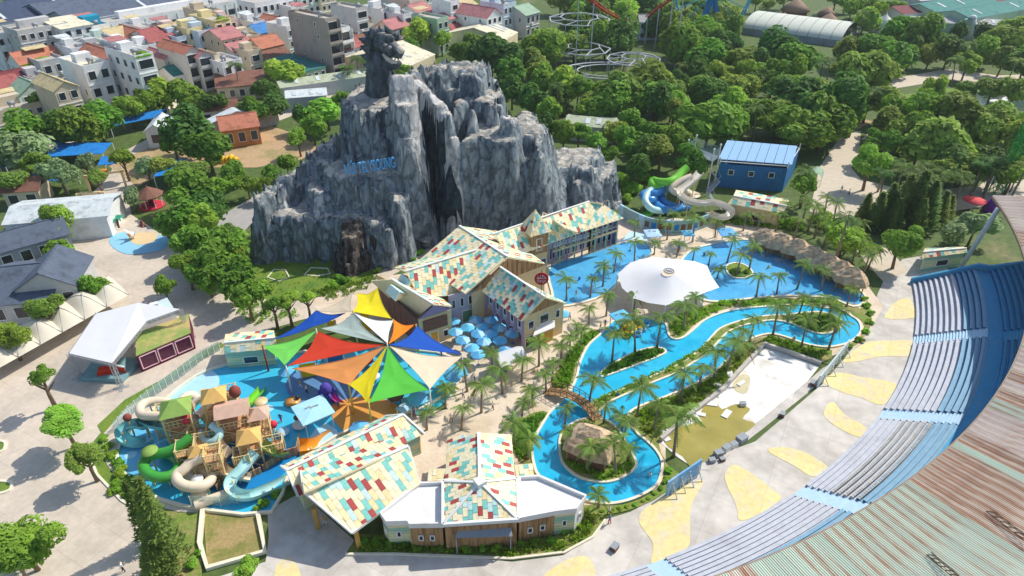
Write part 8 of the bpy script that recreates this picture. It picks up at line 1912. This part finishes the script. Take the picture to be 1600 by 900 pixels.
for pts, n, s in (([(925, 638), (985, 610), (1050, 581), (1095, 553), (1125, 520), (1175, 504), (1178, 502), (1128, 517), (1100, 545), (1050, 572), (985, 602), (925, 632)], 330, .5), ([(942, 588), (985, 573), (1036, 553), (1030, 548), (995, 553), (955, 574)], 260, .6), ([(880, 690), (895, 735), (940, 752), (985, 737), (990, 718), (970, 735), (930, 740), (900, 720)], 170, .5),
                  ([(1240, 508), (1275, 520), (1308, 512), (1300, 495), (1250, 494)], 200, .6), ([(990, 645), (1050, 622), (1110, 592), (1150, 553), (1172, 537), (1170, 555), (1130, 600), (1072, 645), (1030, 685), (1010, 680)], 420, .5), ([(1200, 528), (1250, 541), (1290, 552), (1276, 566), (1196, 536)], 150, .6),
                  ([(935, 522), (914, 540), (900, 565), (890, 600), (868, 612), (866, 596), (882, 566), (900, 540), (918, 520)], 300, .6), ([(852, 648), (836, 668), (828, 700), (826, 720), (812, 715), (802, 690), (815, 660)], 220, .65), ([(1046, 512), (1060, 526), (1085, 506), (1130, 482), (1300, 476), (1330, 484), (1300, 470), (1130, 472), (1062, 494)], 380, .5),
                  ([(380, 440), (400, 400), (520, 415), (590, 425), (520, 455), (430, 468)], 200, .22), ([(555, 862), (560, 842), (700, 850), (800, 858), (880, 845), (925, 805), (938, 808), (920, 836), (880, 858), (790, 868), (680, 864)], 320, .5), ([(205, 645), (255, 610), (300, 575), (340, 545), (346, 540), (300, 566), (250, 600)], 160, .25),
                  ([(1285, 330), (1330, 360), (1380, 395), (1345, 400), (1300, 372), (1262, 345)], 260, .8), ([(1120, 336), (1240, 346), (1260, 362), (1130, 350)], 240, .8), ([(360, 480), (440, 470), (470, 495), (400, 510)], 140, .5), ([(480, 455), (560, 440), (600, 428), (575, 450), (520, 470)], 160, .5)):
    k += 1; cover('ground_cover', None, pts, n, s, 'shrub' if k % 2 else 'mid', seed=k)
gc = [o for o in col.objects if o.name.startswith('ground_cover')]
for o, l in zip(gc, ('divider strip between the river channels', 'lens shaped river island', 'round hut island rim', 'far river peninsula', 'bank between river and drained basin', 'bank beside the glass screen', 'left bank above the bridge', 'left bank below the bridge', 'bank between river and white tent', 'mountain lawn', 'garden before the pavilions', 'verge beside the glass fence', 'slope behind the thatched huts', 'slope near the tiled kiosk', 'bank behind the sails', 'bank below the mountain lawn')): o['label'] = 'low leafy planting on the ' + l
# ================================================================ PEOPLE (tiny in the picture)
def person_mesh(name, seed):
    """one continuous skinned figure, standing"""
    r = random.Random(seed); st = r.uniform(-.12, .12)
    V = [(0, 0, .95), (0, 0, 1.2), (0, 0, 1.42), (0, -.01, 1.52), (0, -.02, 1.66), (.1, 0, .9), (.11, st, .5), (.12, st * 1.6, .05), (.12, st * 1.6 - .12, .03), (-.1, 0, .9), (-.11, -st, .5), (-.12, -st * 1.6, .05), (-.12, -st * 1.6 - .12, .03),
         (.19, 0, 1.38), (.25, -st, 1.12), (.27, -.08 - st, .88), (-.19, 0, 1.38), (-.25, st, 1.12), (-.27, -.08 + st, .88)]
    E_ = [(0, 1), (1, 2), (2, 3), (3, 4), (0, 5), (5, 6), (6, 7), (7, 8), (0, 9), (9, 10), (10, 11), (11, 12), (2, 13), (13, 14), (14, 15), (2, 16), (16, 17), (17, 18)]
    rd = [.15, .15, .16, .06, .11, .1, .075, .05, .045, .1, .075, .05, .045, .07, .05, .04, .07, .05, .04]
    me = bpy.data.meshes.new(name); me.from_pydata(V, E_, []); o = bpy.data.objects.new('tmp', me); col.objects.link(o)
    o.modifiers.new('s', 'SKIN'); sv = me.skin_vertices[0].data
    for i, q in enumerate(rd): sv[i].radius = (q, q * .8)
    sv[0].use_root = True
    o.modifiers.new('u', 'SUBSURF').levels = 1
    m2 = bpy.data.meshes.new_from_object(o.evaluated_get(bpy.context.evaluated_depsgraph_get())); m2.name = name
    bpy.data.objects.remove(o); return m2
skin = mat('skin', S(196, 150, 120), var=.05); cl = [mat('cloth_%d' % i, S(*c), var=.1) for i, c in enumerate(((40, 46, 60), (190, 60, 60), (236, 236, 232), (60, 120, 180), (220, 170, 70), (90, 90, 96)))]
body = [person_mesh('body', i) for i in range(3)]
for i, me in enumerate(body):
    me.materials.clear(); me.materials.append(skin); me.materials.append(cl[i]); me.materials.append(cl[(i + 2) % 6]); me.materials.append(mat('hair', S(34, 28, 26)))
    for f in me.polygons:
        z = f.center.z; f.use_smooth = True; f.material_index = 3 if z > 1.64 or (z > 1.58 and f.center.y > .02) else (0 if z > 1.46 or abs(f.center.x) > .22 and z < 1.1 else (2 if z > .95 else (1 if z > .12 else 3)))
pp = []
for i, (x, y, d) in enumerate(((951, 805, 'dark clothes walking beside the lower river bend'), (952, 818, 'dark clothes squatting near the white floor marking'), (508, 820, 'dark clothes under the big pavilion'), (122, 408, 'dark clothes crossing the plaza'), (117, 414, 'light shirt crossing the plaza'), (122, 473, 'dark clothes near the cream canopies'), (724, 622, 'standing on the sand below the sand sail'), (648, 652, 'near the brown dome toy'), (900, 465, 'beside the hall pool corner'), (1326, 305, 'in dark clothes on the upper road'), (945, 512, 'at the river jetty'), (938, 516, 'waiting at the river jetty'), (194, 893, 'in white at the bottom plaza'), (790, 590, 'on the sand near young palms'), (470, 607, 'beside the octopus slide'), (546, 598, 'under the orange sail'), (1012, 472, 'below the white tent'), (1045, 484, 'lying in the shade of the white tent'), (1314, 300, 'strolling on the upper road'))):
    t = thing('person', 'person ' + d, 'person', G(x, y), rr_.uniform(0, 6.28), 'visitors'); inst('body', body[i % 3], t)

pp = []
for i, (x, y) in enumerate(((890, 450), (905, 438), (935, 425), (985, 392), (1100, 400), (1200, 420), (1230, 430), (1290, 440), (1180, 395), (930, 600), (965, 620), (880, 690), (1015, 745), (1120, 560), (1240, 532))):
    t = thing('person', None, 'person', G(x, y) - Vector((0, 0, .75)), rr_.uniform(0, 6.28)); inst('body', body[i % 3], t); pp.append(t)
rank_labels(pp, 'bather standing waist deep in the pool or river, {n}', 'person', 'bathers')
pp = []
for i, (x, y) in enumerate(((705, 660), (742, 600), (800, 610), (770, 640), (690, 560), (835, 590), (890, 500), (1060, 395), (1030, 385), (480, 615), (530, 640), (600, 600), (640, 575), (440, 660), (640, 690))):
    t = thing('person', None, 'person', G(x, y), rr_.uniform(0, 6.28)); inst('body', body[i % 3], t); pp.append(t)
rank_labels(pp, 'visitor walking on sand or splash pool floor, {n}', 'person', 'visitors on the sand')
